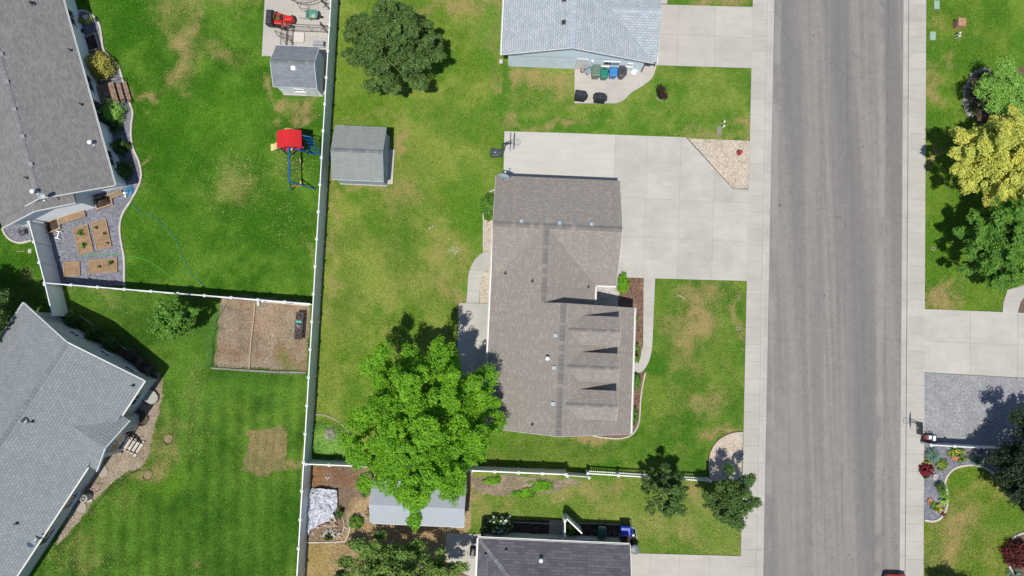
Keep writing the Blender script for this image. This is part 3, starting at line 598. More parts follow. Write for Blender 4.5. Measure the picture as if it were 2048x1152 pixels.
# short grass standing on the lawns: far too many blades to count
def pip(poly, X, Y):
    r = np.zeros(len(X), bool); n = len(poly)
    for i in range(n):
        x0, y0 = poly[i][0], poly[i][1]; x1, y1 = poly[(i + 1) % n][0], poly[(i + 1) % n][1]
        if y0 == y1: continue
        r ^= ((y0 > Y) != (y1 > Y)) & (X < (x1 - x0) * (Y - y0) / (y1 - y0) + x0)
    return r
NG = 560000
tx = rng.uniform(-38.5, 37.5, NG); ty = rng.uniform(-17.8, 25.6, NG)
td = ty * math.sin(TILT) + HC * math.cos(TILT); tpx = 1024 + tx / td * FPX; tpy = 576 - (ty * math.cos(TILT) - HC * math.sin(TILT)) / td * FPX
te = tx * CA + ty * SA
ok = (tpx > -20) & (tpx < 2070) & (tpy > -20) & (tpy < 1172) & ((te < 17.1) | (te > 30.1))
for pl_ in PAVED: ok &= ~pip(pl_, tpx, tpy)
H_ROOFS = [[(0, -50), (112, -50), (228, 372), (160, 405), (0, 460)], [(46, 612), (288, 761), (196, 945), (40, 1200), (0, 1200), (0, 690)], [(1006, -50), (1300, -50), (1290, 125), (1020, 130)], [(990, 355), (1238, 358), (1240, 560), (1268, 615), (1262, 866), (975, 855)], [(960, 1078), (1258, 1090), (1258, 1200), (960, 1200)], [(672, 256), (768, 258), (768, 356), (672, 356)]]
for pl_ in H_ROOFS: ok &= ~pip(pl_, tpx, tpy)
ix = np.clip(np.searchsorted(xs, tx) - 1, 0, nx - 1); iy = np.clip(np.searchsorted(ys, ty) - 1, 0, ny - 1); cc = C[ix * ny + iy]
ok &= (cc[:, 3] > -.5); tx, ty, cc = tx[ok], ty[ok], cc[ok]; n = len(tx)
bare = rng.random(n) > .85 - np.clip(cc[:, 3], 0, 1) * .35; tx, ty, cc = tx[~bare], ty[~bare], cc[~bare]; n = len(tx)
f_ = rng.uniform(.6, 1.45, n)[:, None]; bc = cc[:, :3] * f_; yel = rng.random(n) < (.025 + np.clip(cc[:, 3], 0, 1) * .75); bc[yel] = np.array(S(190, 172, 112))[:3] * rng.uniform(.6, 1.15, (yel.sum(), 1))
lt = rng.random(n) < .10; bc[lt & ~yel] *= np.array([1.4, 1.22, 1.2])
Pn = np.stack([tx, ty, rng.uniform(.012, .04, n)], -1); Nn = rng.normal(size=(n, 3)) * .55 + np.array([0, 0, .8]); Nn /= np.linalg.norm(Nn, axis=1, keepdims=True)
rr_ = rng.normal(size=(n, 3)); Tn = np.cross(Nn, rr_); Tn /= np.linalg.norm(Tn, axis=1, keepdims=True); Bn = np.cross(Nn, Tn); sz = rng.uniform(.05, .12, n)[:, None]
V = np.stack([Pn - Tn * sz / 2, Pn + Bn * sz * .22, Pn + Tn * sz / 2, Pn - Bn * sz * .22], 1).reshape(-1, 3)
gm_, nt, b = base_nodes('grass_blades', .8, 0, .15); at = node(nt, "ShaderNodeAttribute"); at.attribute_name = "blade_colour"; nt.links.new(at.outputs["Color"], b.inputs["Base Color"])
me = np_mesh('grass', V, np.arange(4 * n).reshape(-1, 4), gm_); ca = me.color_attributes.new("blade_colour", 'FLOAT_COLOR', 'POINT')
ca.data.foreach_set("color", np.concatenate([np.repeat(bc, 4, 0), np.ones((4 * n, 1))], 1).astype(np.float32).ravel())
o = bpy.data.objects.new('grass', me); col.objects.link(o); o['kind'] = 'stuff'

# ------------------------------------------------------------------ houses
def roof_faces(faces, thick=.14):
    """slabs of roof; each face is a list of 3-D points; returns mesh with UVs in metres along and up the slope"""
    vs = []; fs = []; uvs = []
    for pts in faces:
        P = [Vector(p_) for p_ in pts]; n = Vector((0, 0, 0))
        for i in range(len(P)): n += (P[i] - P[0]).cross(P[(i + 1) % len(P)] - P[0])
        if n.z < 0: P = P[::-1]; n = -n
        n.normalize(); u = Vector((0, 0, 1)).cross(n); u = u.normalized() if u.length > 1e-3 else Vector((1, 0, 0)); v = n.cross(u)
        b_ = len(vs); k = len(P); vs += P + [p_ - Vector((0, 0, thick)) for p_ in P]
        F = [tuple(range(b_, b_ + k)), tuple(range(b_ + k, b_ + 2 * k))[::-1]] + [(b_ + (i + 1) % k, b_ + i, b_ + k + i, b_ + k + (i + 1) % k) for i in range(k)]
        for f_ in F:
            fs.append(f_)
            for i in f_: uvs.append((vs[i].dot(u), vs[i].dot(v)))
    return vs, fs, uvs
def roof(parent, faces, mat, thick=.14, name='roof'):
    vs, fs, uvs = roof_faces(faces, thick); me = bpy.data.meshes.new(name); me.from_pydata([tuple(v) for v in vs], [], fs); me.update()
    l = me.uv_layers.new(name="UVMap"); l.data.foreach_set("uv", np.array(uvs, np.float32).ravel()); me.materials.append(mat)
    o = bpy.data.objects.new(name, me); col.objects.link(o); o.parent = parent; return o
def caps(parent, a, b_, w, mat, step=.30, drop=.10, name='ridge_cap'):
    """one bent cap shingle per step along a ridge or hip, joined"""
    a = Vector(a); b_ = Vector(b_); d = (b_ - a); L = d.length; d.normalize(); s = d.cross(Vector((0, 0, 1))).normalized(); n = int(L / step); mb = MB()
    for i in range(n):
        p0 = a + d * (L * i / n); p1 = a + d * (L * (i + 1.0) / n - .012); h0 = .03 + random.uniform(0, .006); h1 = .018
        w_ = w * random.uniform(.94, 1.05); dr = Vector((0, 0, drop * w_))
        mb.add([p0 - s * w_ / 2 - dr + Vector((0, 0, h0)), p0 + Vector((0, 0, h0 + .004)), p0 + s * w_ / 2 - dr + Vector((0, 0, h0)),
                p1 - s * w_ / 2 - dr + Vector((0, 0, h1)), p1 + Vector((0, 0, h1 + .004)), p1 + s * w_ / 2 - dr + Vector((0, 0, h1))],
               [(0, 1, 4, 3), (1, 2, 5, 4), (0, 3, 5, 2)])
    return obj(name, mb, mat, parent)
def fascia(parent, a, b_, mat=None, w=.035, h=.17, out=(0, 0), name='fascia_board', up=-.06):
    a = Vector(a) + Vector((out[0], out[1], up)); b_ = Vector(b_) + Vector((out[0], out[1], up))
    return obj(name, MB().beam(a, b_, w, h), mat or M['trim'], parent)
def gutter(parent, a, b_, outv, mat=None):
    a = Vector(a); b_ = Vector(b_); o = Vector((outv[0], outv[1], 0)).normalized(); mb = MB()
    q = [(0, 0), (0, -.12), (.09, -.12), (.12, 0), (.10, 0), (.075, -.10), (.02, -.10), (.02, 0)]
    mb.loft([[p_ + o * (x + .005) + Vector((0, 0, z - .02)) for x, z in q] for p_ in (a, b_)]); return obj('gutter', mb, mat or M['trim'], parent)
def slant_vent(parent, p, w=.24, mat=None, rz=0, slope=.4, ax='x'):
    """low box roof vent: flange and raised hood"""
    mb = MB().box((0, 0, .01), (w * 1.35, w * 1.35, .012)); o = obj('roof_vent', mb, M['steel'], parent, loc=p)
    o.rotation_euler = ((slope, 0, rz) if ax == 'x' else (0, slope, rz))
    hd = MB().loft([[(-w / 2, -w / 2, .015), (w / 2, -w / 2, .015), (w / 2, w / 2, .015), (-w / 2, w / 2, .015)], [(-w / 2, -w / 2, .11), (w / 2, -w / 2, .11), (w / 2, w / 2, .13), (-w / 2, w / 2, .13)]])
    obj('vent_hood', hd, mat or M['galv'], o, bevel=.01); return o
def pipe(parent, p, h=.35, r=.045, mat=None, cap=False):
    mb = MB().lathe([(r * 2.4, -.1), (r * 2.2, .02), (r, .08), (r, h), (r * .8, h), (r * .8, h - .03)], n=12)
    o = obj('vent_pipe', mb, mat or M['dark'], parent, loc=p, smooth=False)
    if cap: obj('pipe_cap', MB().lathe([(r * 1.9, h + .02), (r * 1.9, h + .10), (r * .6, h + .16), (.005, h + .165)], n=14), M['white'], o)
    return o
def dish(parent, p, yaw, r=.38, tilt=50, name='satellite_dish'):
    o = bpy.data.objects.new(name, None); col.objects.link(o); o.parent = parent; o.location = p; o.rotation_euler = (0, 0, R(yaw))
    obj('mast', MB().tube([(0, 0, -.2), (0, 0, .35), (0, -.12, .5)], .025), M['steel'], o)
    prof = [(.001, 0), (r * .4, .012), (r * .75, .04), (r, .075), (r + .012, .075), (r * .75, .028), (r * .4, 0), (.001, -.012)]
    d = obj('reflector', MB().lathe(prof, n=28), M['steel_pale'], o, smooth=True, loc=(0, -.12, .52)); d.rotation_euler = (R(tilt), 0, 0)
    obj('feed_arm', MB().tube([(0, -.05, .3), (0, -.42, .22), (0, -.52, .42)], .018), M['dark'], o); obj('feed_horn', MB().box((0, -.52, .46), (.09, .09, .12)), M['white'], o)
    return o
M['steel_pale'] = plain('pale_dish_grey', (.42, .48, .50, 1), .5)
def window(parent, c, w, h, ny, rz=0, depth=.06, light=False, name='window'):
    """window in a wall: c centre of the opening on the wall plane, rz turns its outward normal (-y) about z"""
    o = bpy.data.objects.new(name, None); col.objects.link(o); o.parent = parent; o.location = c; o.rotation_euler = (0, 0, rz)
    mb = MB(); t = .06
    mb.box((0, -.03, h / 2), (w + t, .08, t)).box((0, -.03, -h / 2), (w + t, .08, t)); mb.box((-w / 2, -.03, 0), (t, .079, h - t)).box((w / 2, -.03, 0), (t, .079, h - t)).box((0, -.025, 0), (.04, .06, h - t))
    obj('window_frame', mb, M['trim'], o); obj('window_pane', MB().box((-w / 4, -.012, 0), (w / 2 - .05, .02, h - t)), M['glass'], o); obj('window_pane', MB().box((w / 4, -.012, 0), (w / 2 - .05, .02, h - t)), M['glass_light' if light else 'glass'], o)
    obj('window_sill', MB().box((0, -.07, -h / 2 - .045), (w + .16, .12, .03)), M['trim'], o); return o
def walls(parent, poly, h, mat, gables=(), z0=-.02, name='wall'):
    mb = MB().prism(poly, z0, h)
    for tri, nrm, th in gables:   # thick gable polygon standing on the wall
        n = Vector((nrm[0], nrm[1], 0)).normalized() * th; P = [Vector(p_) for p_ in tri]
        mb.loft([[p_ for p_ in P], [p_ - n for p_ in P]])
    return obj(name, mb, mat, parent)

# --- tan house with three dormers (frame: street)
H1 = thing('dormered_house', 'big taupe shingled house with three gable dormers facing the street', 'house', EN(3.4, 2.1), A0)
ox, oy = 3.4, 2.1
def L(e, n, z): return (e - ox, n - oy, z)
pt = .527; zb = 2.7 + pt * 3.6; zc = 2.7 + pt * 4.9
F1 = [[L(-1.6, 10.92, 2.7), L(7.1, 10.92, 2.7), L(7.1, 7.2, zb), L(-1.6, 7.2, zb)],
      [L(2, 7.2, zb), L(5.65, 3.5, 2.7), L(7.1, 3.5, 2.7), L(7.1, 7.2, zb)],
      [L(-1.6, 7.2, zb), L(-1.6, 3.5, 2.7), L(2, 7.2, zb)],
      [L(-1.6, 3.5, 2.7), L(-1.6, -6.62, 2.7), L(3.3, -6.62, zc), L(3.3, 2.05, zc), L(2, 2.05, zb), L(2, 7.2, zb)],
      [L(2, 7.2, zb), L(2, 2.05, zb), L(5.65, 2.05, 2.7), L(5.65, 3.5, 2.7)],
      [L(3.3, 2.05, zc), L(3.3, -6.62, zc), L(8.45, -6.62, zc - pt * 5.15), L(8.45, 2.05, zc - pt * 5.15)]]
rf = roof(H1, F1, M['shg_main'])
for a, b_, w in ((L(-1.6, 7.2, zb), L(7.1, 7.2, zb), .36), (L(2, 7.2, zb), L(2, 2.1, zb), .36), (L(3.3, 2.05, zc), L(3.3, -6.62, zc), .36)): caps(rf, a, b_, .36, M['cap_main'], drop=.23)
wl_ = walls(H1, [L(*p_)[:2] for p_ in ((-1.25, 10.55, 0), (6.8, 10.55, 0), (6.8, 3.8, 0), (5.35, 3.8, 0), (5.35, 1.75, 0), (8.05, 1.75, 0), (8.05, -6.3, 0), (-1.25, -6.3, 0))], 2.55, M['side_main'],
    [([L(6.8, 10.5, 2.5), L(6.8, 7.2, zb - .22), L(6.8, 3.9, 2.5)], (1, 0), .12), ([L(-1.25, 10.5, 2.5), L(-1.25, 7.2, zb - .22), L(-1.25, 3.9, 2.5)], (-1, 0), .12),
     ([L(-1.2, -6.3, 2.5), L(3.3, -6.3, zc - .2), L(8.0, -6.3, 2.3)], (0, -1), .12), ([L(2.0, 1.75, 3.6), L(2.0, 1.75, zb - .2), L(3.3, 1.75, zc - .2), L(8.0, 1.75, 2.75), L(8.0, 1.75, 2.4), L(5.3, 1.75, 2.4)], (0, 1), .12)])
gutter(H1, L(8.45, -6.62, zc - pt * 5.15), L(8.45, 2.05, zc - pt * 5.15), (1, 0)); gutter(H1, L(-1.6, -6.62, 2.7), L(-1.6, 7.1, 2.7), (-1, 0))
gutter(H1, L(5.65, 2.1, 2.7), L(5.65, 3.5, 2.7), (1, 0)); gutter(H1, L(5.67, 3.5, 2.7), L(7.1, 3.5, 2.7), (0, -1))
for a, b_ in (((-1.6, -6.64, 2.7), (3.3, -6.64, zc)), ((3.3, -6.64, zc), (8.45, -6.64, zc - pt * 5.15)), ((7.12, 3.5, 2.7), (7.12, 7.2, zb)), ((7.12, 7.2, zb), (7.12, 10.92, 2.7)), ((-1.62, 7.2, zb), (-1.62, 10.92, 2.7))):
    fascia(H1, L(*a), L(*b_), w=.02, h=.14, up=-.08)
for k, (py, pyy) in enumerate(((661, 0), (735, 0), (810, 0))):
    e0_, n0_ = PEN(1185, py, 4.75); zr = zc - .20; hw = .98; pd = .50; ze = zr - pd * hw; eb = 3.3 + (zc - zr) / pt; em = 3.3 + (zc - ze) / pt; ef = 7.12
    d_ = roof(H1, [[L(eb, n0_, zr), L(ef, n0_, zr), L(ef, n0_ + hw, ze), L(em, n0_ + hw, ze)], [L(eb, n0_, zr), L(ef, n0_, zr), L(ef, n0_ - hw, ze), L(em, n0_ - hw, ze)]], M['shg_main'], .09, 'dormer_roof')
    caps(d_, L(eb, n0_, zr), L(ef, n0_, zr), .24, M['cap_main'], drop=.28)
    zf = zc - pt * (6.85 - 3.3) - .1
    mb = MB(); mb.prism([L(em + .15, n0_ - hw + .16, 0)[:2], L(6.85, n0_ - hw + .16, 0)[:2], L(6.85, n0_ + hw - .16, 0)[:2], L(em + .15, n0_ + hw - .16, 0)[:2]], zf, ze - .02)
    mb.loft([[Vector(L(x, n0_ - hw + .16, ze - .05)), Vector(L(x, n0_, zr - .14)), Vector(L(x, n0_ + hw - .16, ze - .05))] for x in (6.7, 6.85)])
    dw = obj('dormer_wall', mb, M['side_main'], H1); window(dw, L(6.86, n0_, ze - .4), .8, .6, 0, R(90))
    for sgn in (1, -1): fascia(d_, L(ef + .015, n0_, zr), L(ef + .015, n0_ + sgn * hw, ze), M['side_main'], w=.02, h=.10)
for px, py in ((1043, 443), (1119, 447), (1183, 449)): p_ = PEN(px, py, 4.5); z = zb - pt * abs(p_[1] - 7.2) * 1.0; slant_vent(H1, L(p_[0], p_[1], z + .01), rz=0, slope=-.47)
for px, py in ((1112, 671), (1109, 736), (1107, 808)): p_ = PEN(px, py, 5.2); slant_vent(H1, L(p_[0], p_[1], zc - pt * abs(3.3 - p_[0]) + .01), slope=-.47, ax='y')
for px, py, z in ((1011, 546, 3.3), (1065, 562, 4.2), (1176, 574, 2.9), (1065, 849, 4.3)):
    p_ = PEN(px, py, z); z = min(2.7 + pt * (p_[0] + 1.6), zb + 9); z = z if p_[0] < 2 or p_[1] < 2 else zb - pt * (p_[0] - 2); pipe(H1, L(p_[0], p_[1], z))
p_ = PEN(1095, 717, 5.2); pipe(H1, L(p_[0], p_[1], 2.7 + pt * (p_[0] + 1.6)), .35, .07, M['steel'], True)
p_ = PEN(1008, 357, 3.0); dish(H1, L(p_[0] - .05, p_[1] - .15, 3.0), 165, .42, 52)
gd = obj('garage_door', MB().box(L(6.83, 8.5, 1.1), (.05, 3.0, 2.15)).box(L(6.83, 5.2, 1.1), (.05, 2.4, 2.15)), M['white'], H1)
window(H1, L(-1.27, 1.2, 1.5), 1.4, 1.1, 0, R(-90)); window(H1, L(-1.27, -3.2, 1.5), 1.4, 1.1, 0, R(-90)); window(H1, L(8.07, -2.5, 1.5), 1.5, 1.2, 0, R(90)); window(H1, L(8.07, .3, 1.5), 1.2, 1.2, 0, R(90))
fd = obj('front_door', MB().box(L(8.06, -1.1 - 3.6, 1.05), (.05, .95, 2.1)), M['dark'], H1); obj('door_handle', MB().box(L(8.12, -1.1 - 3.25, 1.0), (.05, .03, .14)), M['steel'], fd)

# --- pale blue house, top
oxN, oyN = 3.4, 22.5
H2 = thing('pale_blue_house', 'pale blue house with light grey three tab roof at the top edge', 'house', EN(oxN, oyN), A0)
def L(e, n, z): return (e - oxN, n - oyN, z)
rn = 3.3; zr = 4.15; pw = .34
wE = rn + (zr - 2.1) / pw; zW = zr - pw * (rn + 1.58)
ns = 19.72; nn = 33
rf = roof(H2, [[L(-1.58, ns, zW), L(rn, ns, zr), L(rn, nn, zr), L(-1.58, nn, zW)], [L(rn, ns, zr), L(wE, ns, 2.1), L(wE, nn, 2.1), L(rn, nn, zr)],
               [L(rn + (zr - 3.2) / pw, 23.0, 3.22), L(wE + .25, 23.0, 3.22), L(wE + .25, ns + .05, 2.12), L(wE - .02, ns + .05, 2.12)], [L(rn + (zr - 3.2) / pw, 23.0, 3.22), L(wE + .25, 23.0, 3.22), L(wE + .25, 26.3, 2.12), L(wE - .02, 26.3, 2.12)]], M['shg_n'])
caps(rf, L(rn, ns, zr), L(rn, nn, zr), .40, M['cap_n'], drop=.15); caps(rf, L(rn + (zr - 3.2) / pw, 23.0, 3.25), L(wE + .25, 23.0, 3.25), .40, M['cap_n'], drop=.14)
e2 = PEN(1281, 132)[0]; nb = PEN(1100, 136)[1]
wl_ = walls(H2, [L(-1.15, nb, 0)[:2], L(e2, nb, 0)[:2], L(e2, nn - .4, 0)[:2], L(-1.15, nn - .4, 0)[:2]], 2.05, M['side_n'],
      [([L(-1.15, nb, 2.0), L(-1.15, nb, zW + .02), L(rn, nb, zr - .2), L(e2, nb, 2.2), L(e2, nb, 2.0)], (0, -1), .15), ([L(e2, 20.2, 2.0), L(e2 + .01, 23, 3.0), L(e2, 25.8, 2.0)], (1, 0), .1)])
for a, b_ in (((-1.6, ns - .02, zW), (rn, ns - .02, zr)), ((rn, ns - .02, zr), (wE, ns - .02, 2.1))):
    fascia(H2, L(*a), L(*b_), M['trim'], .03, .10, up=-.03); fascia(H2, L(*a), L(*b_), M['dark'], .035, .07, out=(0, .012), name='painted_rake_shade', up=-.125)  # second, dark strip is added under the white trim as painted rake shade
gutter(H2, L(wE + .25, ns, 2.1), L(wE + .25, nn, 2.1), (1, 0)); gutter(H2, L(-1.6, ns, zW), L(-1.6, nn, zW), (-1, 0))
obj('downspout', MB().tube([L(e2 + .3, ns + .1, 2.0), L(e2 + .05, nb - .05, 1.8), L(e2 + .05, nb - .05, .1)], .04), M['dark'], H2)
p_ = PEN(1128, 43, 4.1); slant_vent(H2, L(p_[0], p_[1], zr - pw * abs(p_[0] - rn) + .02), w=.26, slope=-.33, ax='y', mat=M['dark'])
p_ = PEN(1129, -3, 4.1); slant_vent(H2, L(p_[0], p_[1], zr - pw * abs(p_[0] - rn) + .02), w=.26, slope=-.33, ax='y', mat=M['dark'])
p_ = PEN(1223, 126, 1.4); window(H2, L(p_[0], nb, 1.35), 1.15, .75, 0, 0, light=True)
p_ = PEN(1260, 128, 1.4); window(H2, L(p_[0], nb, 1.3), .35, .4, 0, 0, light=True, name='meter_box')
dr = obj('back_door', MB().box(L(PEN(1161, 125)[0], nb - .03, 1.0), (.85, .05, 2.0)), M['trim'], H2); obj('door_handle', MB().box(L(PEN(1161, 125)[0] + .32, nb - .09, 1.0), (.04, .06, .12)), M['steel'], dr)
obj('wall_lamp', MB().lathe([(.02, 0), (.09, .02), (.09, .14), (.02, .18)], L(PEN(1180, 125)[0], nb - .1, 1.75)), M['white'], H2)

# --- grey house, upper left
C0 = Vector(W(229, 371, 2.6)); aN = math.atan2(.299, .954)
H3 = thing('grey_roofed_house', 'white walled house with mottled grey roof at the upper left corner', 'house', (C0.x, C0.y, 0), aN)
p3 = .40; zr = 2.6 + p3 * 4.3
rf = roof(H3, [[(0, 0, 2.6), (0, 32, 2.6), (-4.3, 32, zr), (-4.3, 0, zr)], [(-4.3, 0, zr), (-4.3, 32, zr), (-12, 32, zr - p3 * 7.7), (-12, 0, zr - p3 * 7.7), ]], M['shg_nw'])
b1 = roof(H3, [[(-2.55, -.62, 3.25), (-2.55, .3, 3.25), (-4.95, .3, 4.0), (-4.95, -.62, 4.0)], [(-4.95, .3, 4.0), (-4.95, -.62, 4.0), (-8.2, -.62, 2.75), (-8.2, .3, 2.75)]], M['shg_nw'], name='bay_roof')
caps(rf, (-4.3, 0, zr), (-4.3, 32, zr), .3, M['cap_nw'], drop=.18)
walls(H3, [(-.42, .75), (-.42, 30), (-11.6, 30), (-11.6, .75)], 2.45, M['side_nw'], [([(-.42, .75, 2.4), (-4.3, .75, zr - .2), (-9.0, .75, 2.2)], (0, -1), .15)])
walls(H3, [(-3.0, -.2), (-3.0, .8), (-8.0, .8), (-8.0, -.2)], 2.7, M['side_nw'], [([(-3.0, -.2, 2.65), (-3.0, -.2, 3.15), (-4.95, -.2, 3.8), (-7.9, -.2, 2.65)], (0, -1), .1)], name='bay_wall')
for a, b_ in (((.02, -.02, 2.6), (-4.3, -.02, zr)), ((-4.3, -.02, zr), (-5.6, -.02, zr - p3 * 1.3)), ((-2.55, -.64, 3.25), (-4.95, -.64, 4.0)), ((-4.95, -.64, 4.0), (-8.2, -.64, 2.75))): fascia(H3, a, b_, up=-.03, w=.04, h=.14)
gutter(H3, (0, 0, 2.6), (0, 32, 2.6), (1, 0))
iv = H3.matrix_basis
def LH(o, px, py, z):
    w = Vector(W(px, py, z)); d = w - o.location; a = -o.rotation_euler.z
    return (d.x * math.cos(a) - d.y * math.sin(a), d.x * math.sin(a) + d.y * math.cos(a), z)
for px, py in ((3, 108), (15, 164), (30, 219), (46, 273), (62, 329)): q_ = LH(H3, px, py, 4.3); slant_vent(H3, (q_[0], q_[1], zr + p3 * -abs(q_[0] + 4.3) + .02), w=.22, slope=.38, ax='y', mat=M['steel'])
for px, py in ((130, 93), (154, 204), (71, 361)): q_ = LH(H3, px, py, 3.4); pipe(H3, (q_[0], q_[1], zr - p3 * abs(q_[0] + 4.3)))
q_ = LH(H3, 176, 283, 3.4); pipe(H3, (q_[0], q_[1], zr - p3 * abs(q_[0] + 4.3)), .35, .08, M['steel'], True)
q_ = LH(H3, 72, 385, 4.4); pipe(H3, (q_[0], q_[1], zr - p3 * abs(q_[0] + 4.3)), .4, .08, M['steel'], True)
q_ = LH(H3, 92, 388, 4.3); dish(H3, (q_[0], q_[1] - .1, q_[2] + .05), 10, .22, 60)
q_ = LH(H3, 52, -2, 4.0); pipe(H3, (q_[0], q_[1], zr - p3 * abs(q_[0] + 4.3)), .35, .08)
for yy in (2.5, 8.3, 13.5, 17): window(H3, (-.41, yy, 1.5), 1.2, 1.0, 0, R(90))
dd_ = obj('patio_door', MB().box((-.40, 6.1, 1.05), (.06, 1.7, 2.05)), M['glass'], H3); obj('door_frame', MB().box((-.37, 6.1, 2.12), (.08, 1.9, .08)).box((-.37, 5.2, 1.05), (.08, .08, 2.1)).box((-.37, 7.0, 1.05), (.08, .08, 2.1)).box((-.37, 6.1, 1.05), (.07, .05, 2.05)), M['trim'], dd_)

# --- blue-grey house, lower left
C1 = Vector(W(288, 761, 2.8)); aS = math.atan2(-.53, .848)
H4 = thing('three_tab_roofed_house', 'grey green house with light grey three tab roof set at an angle, lower left', 'house', (C1.x, C1.y, 0), aS)
# local: x = toward the yard, -y = along the eave to the lower left
p4 = .36; zr = 2.8 + p4 * 5
rf = roof(H4, [[(0, 0, 2.8), (-5, 0, zr), (-5, -24, zr), (0, -24, 2.8)], [(-5, 0, zr), (-10.05, 0, 2.8), (-10.05, -24, 2.8), (-5, -24, zr)],
               [(.62, -2.85, 2.58), (.62, -4.85, 3.55), (-2.1, -4.85, 3.56), (0.0, -2.85, 2.8 - .2)], [(.62, -6.9, 2.58), (.62, -4.85, 3.55), (-2.1, -4.85, 3.56), (0, -6.9, 2.6)]], M['shg_sw'])
caps(rf, (-5, 0, zr), (-5, -24, zr), .26, M['cap_sw'], drop=.16, step=.3)
walls(H4, [(-.42, -.42), (-9.6, -.42), (-9.6, -23), (-.42, -23)], 2.6, M['side_sw'], [([(-.42, -.42, 2.5), (-5, -.42, zr - .2), (-9.6, -.42, 2.5)], (0, 1), .15)])
walls(H4, [(-.5, -3.2), (-.1, -3.2), (.32, -3.7), (.32, -6.1), (-.1, -6.6), (-.5, -6.6)], 2.45, M['side_sw'], [([(.3, -3.3, 2.4), (.3, -4.85, 3.3), (.3, -6.5, 2.4)], (1, 0), .1)], name='bay_wall')
for a, b_ in (((0, .02, 2.8), (-5, .02, zr)), ((-5, .02, zr), (-10.05, .02, 2.8)), ((.64, -2.85, 2.6), (.64, -4.85, 3.55)), ((.64, -4.85, 3.55), (.64, -6.9, 2.6))): fascia(H4, a, b_, w=.05, h=.16, up=-.05)
gutter(H4, (0, 0, 2.8), (0, -2.8, 2.8), (1, 0)); gutter(H4, (0, -6.95, 2.8), (0, -24, 2.8), (1, 0)); gutter(H4, (-10.05, 0, 2.8), (-10.05, -24, 2.8), (-1, 0))
obj('downspout', MB().tube([(.06, -.1, 2.65), (-.36, -.36, 2.3), (-.36, -.36, .1)], .045), M['side_sw'], H4)
for px, py, h_, r_ in ((256, 772, .3, .05), (80, 840, .3, .05), (30, 1048, .3, .05)): q_ = LH(H4, px, py, 3.6); pipe(H4, (q_[0], q_[1], zr - p4 * abs(q_[0] + 5)), h_, r_)
q_ = LH(H4, 47, 842, 4.6); pipe(H4, (q_[0], q_[1], zr - .05), .45, .09, M['steel'])
q_ = LH(H4, 74, 1088, 2.9); dish(H4, (q_[0] - .1, q_[1], 2.95), 170, .27, 62)
for yy in (-1.9,): window(H4, (-.41, yy, 1.5), 1.0, 1.0, 0, R(90))
for yy in (-10.3, -13.2): window(H4, (-.41, yy, 1.35), 1.3, 1.3, 0, R(90))
for k, xx in enumerate((-6.6, -4.0, -1.9)): window(H4, (xx, -.41, 1.4), .8, .55, 0, R(180))
dd_ = obj('patio_door', MB().box((.34, -4.9, 1.25), (.06, 1.6, 2.0)), M['glass'], H4); obj('door_frame', MB().box((.37, -4.9, 2.3), (.06, 1.8, .08)).box((.37, -4.05, 1.25), (.06, .08, 2.0)).box((.37, -5.75, 1.25), (.06, .08, 2.0)).box((.37, -4.9, 1.25), (.05, .05, 2.0)), M['trim'], dd_)

# --- dark roofed house, bottom
ox5, oy5 = 3.5, -20.0
H5 = thing('dark_roofed_house', 'sage walled house with dark slate hipped roof at the bottom edge', 'house', EN(ox5, oy5), A0)
eW, nN = PEN(957, 1076, 2.6); eE = PEN(1260, 1091, 2.6)[0]; nN = (nN + PEN(1260, 1091, 2.6)[1]) / 2; hs = 5.4; p5 = .40
def L(e, n, z): return (e - ox5, n - oy5, z)
zr = 2.6 + p5 * hs
rf = roof(H5, [[L(eW, nN, 2.6), L(eE, nN, 2.6), L(eE, nN - hs, zr), L(eW + hs, nN - hs, zr)], [L(eW, nN, 2.6), L(eW + hs, nN - hs, zr), L(eW, nN - 2 * hs, 2.6)], [L(eW, nN - 2 * hs, 2.6), L(eE, nN - 2 * hs, 2.6), L(eE, nN - hs, zr), L(eW + hs, nN - hs, zr)]], M['shg_s'])
caps(rf, L(eW + .1, nN - .1, 2.63), L(eW + hs, nN - hs, zr), .26, M['cap_shed'], step=.2, drop=.1); caps(rf, L(eW + hs, nN - hs, zr), L(eE, nN - hs, zr), .3, M['cap_shed'], drop=.18)
nw = PEN(1100, 1068, 0)[1]
walls(H5, [L(eW + .45, nN - .25, 0)[:2], L(eE - .4, nN - .25, 0)[:2], L(eE - .4, nN - 2 * hs + .4, 0)[:2], L(eW + .45, nN - 2 * hs + .4, 0)[:2]], 2.45, M['side_s'], [([L(eE - .4, nN - .4, 2.4), L(eE - .4, nN - hs, zr - .2), L(eE - .4, nN - 2 * hs + .4, 2.4)], (1, 0), .12)])
gutter(H5, L(eW, nN, 2.6), L(eE, nN, 2.6), (0, 1)); gutter(H5, L(eW, nN, 2.6), L(eW, nN - 2 * hs, 2.6), (-1, 0)); fascia(H5, L(eE + .02, nN, 2.6), L(eE + .02, nN - hs, zr), w=.05, h=.16, up=-.04)
for px, py in ((971, 1110), (1012, 1102)):
    p_ = PEN(px, py, 3.1); pipe(H5, L(p_[0], p_[1], 2.6 + p5 * min(nN - p_[1], p_[0] - eW)))
p_ = PEN(1082, 1122, 3.4); pipe(H5, L(p_[0], p_[1], 2.6 + p5 * (nN - p_[1])), .3, .07, M['steel'], True)
for px in (1110, 1175): window(H5, L(PEN(px, 1075, 1.5)[0], nN - .26, 1.5), 1.1, .9, 0, R(180))

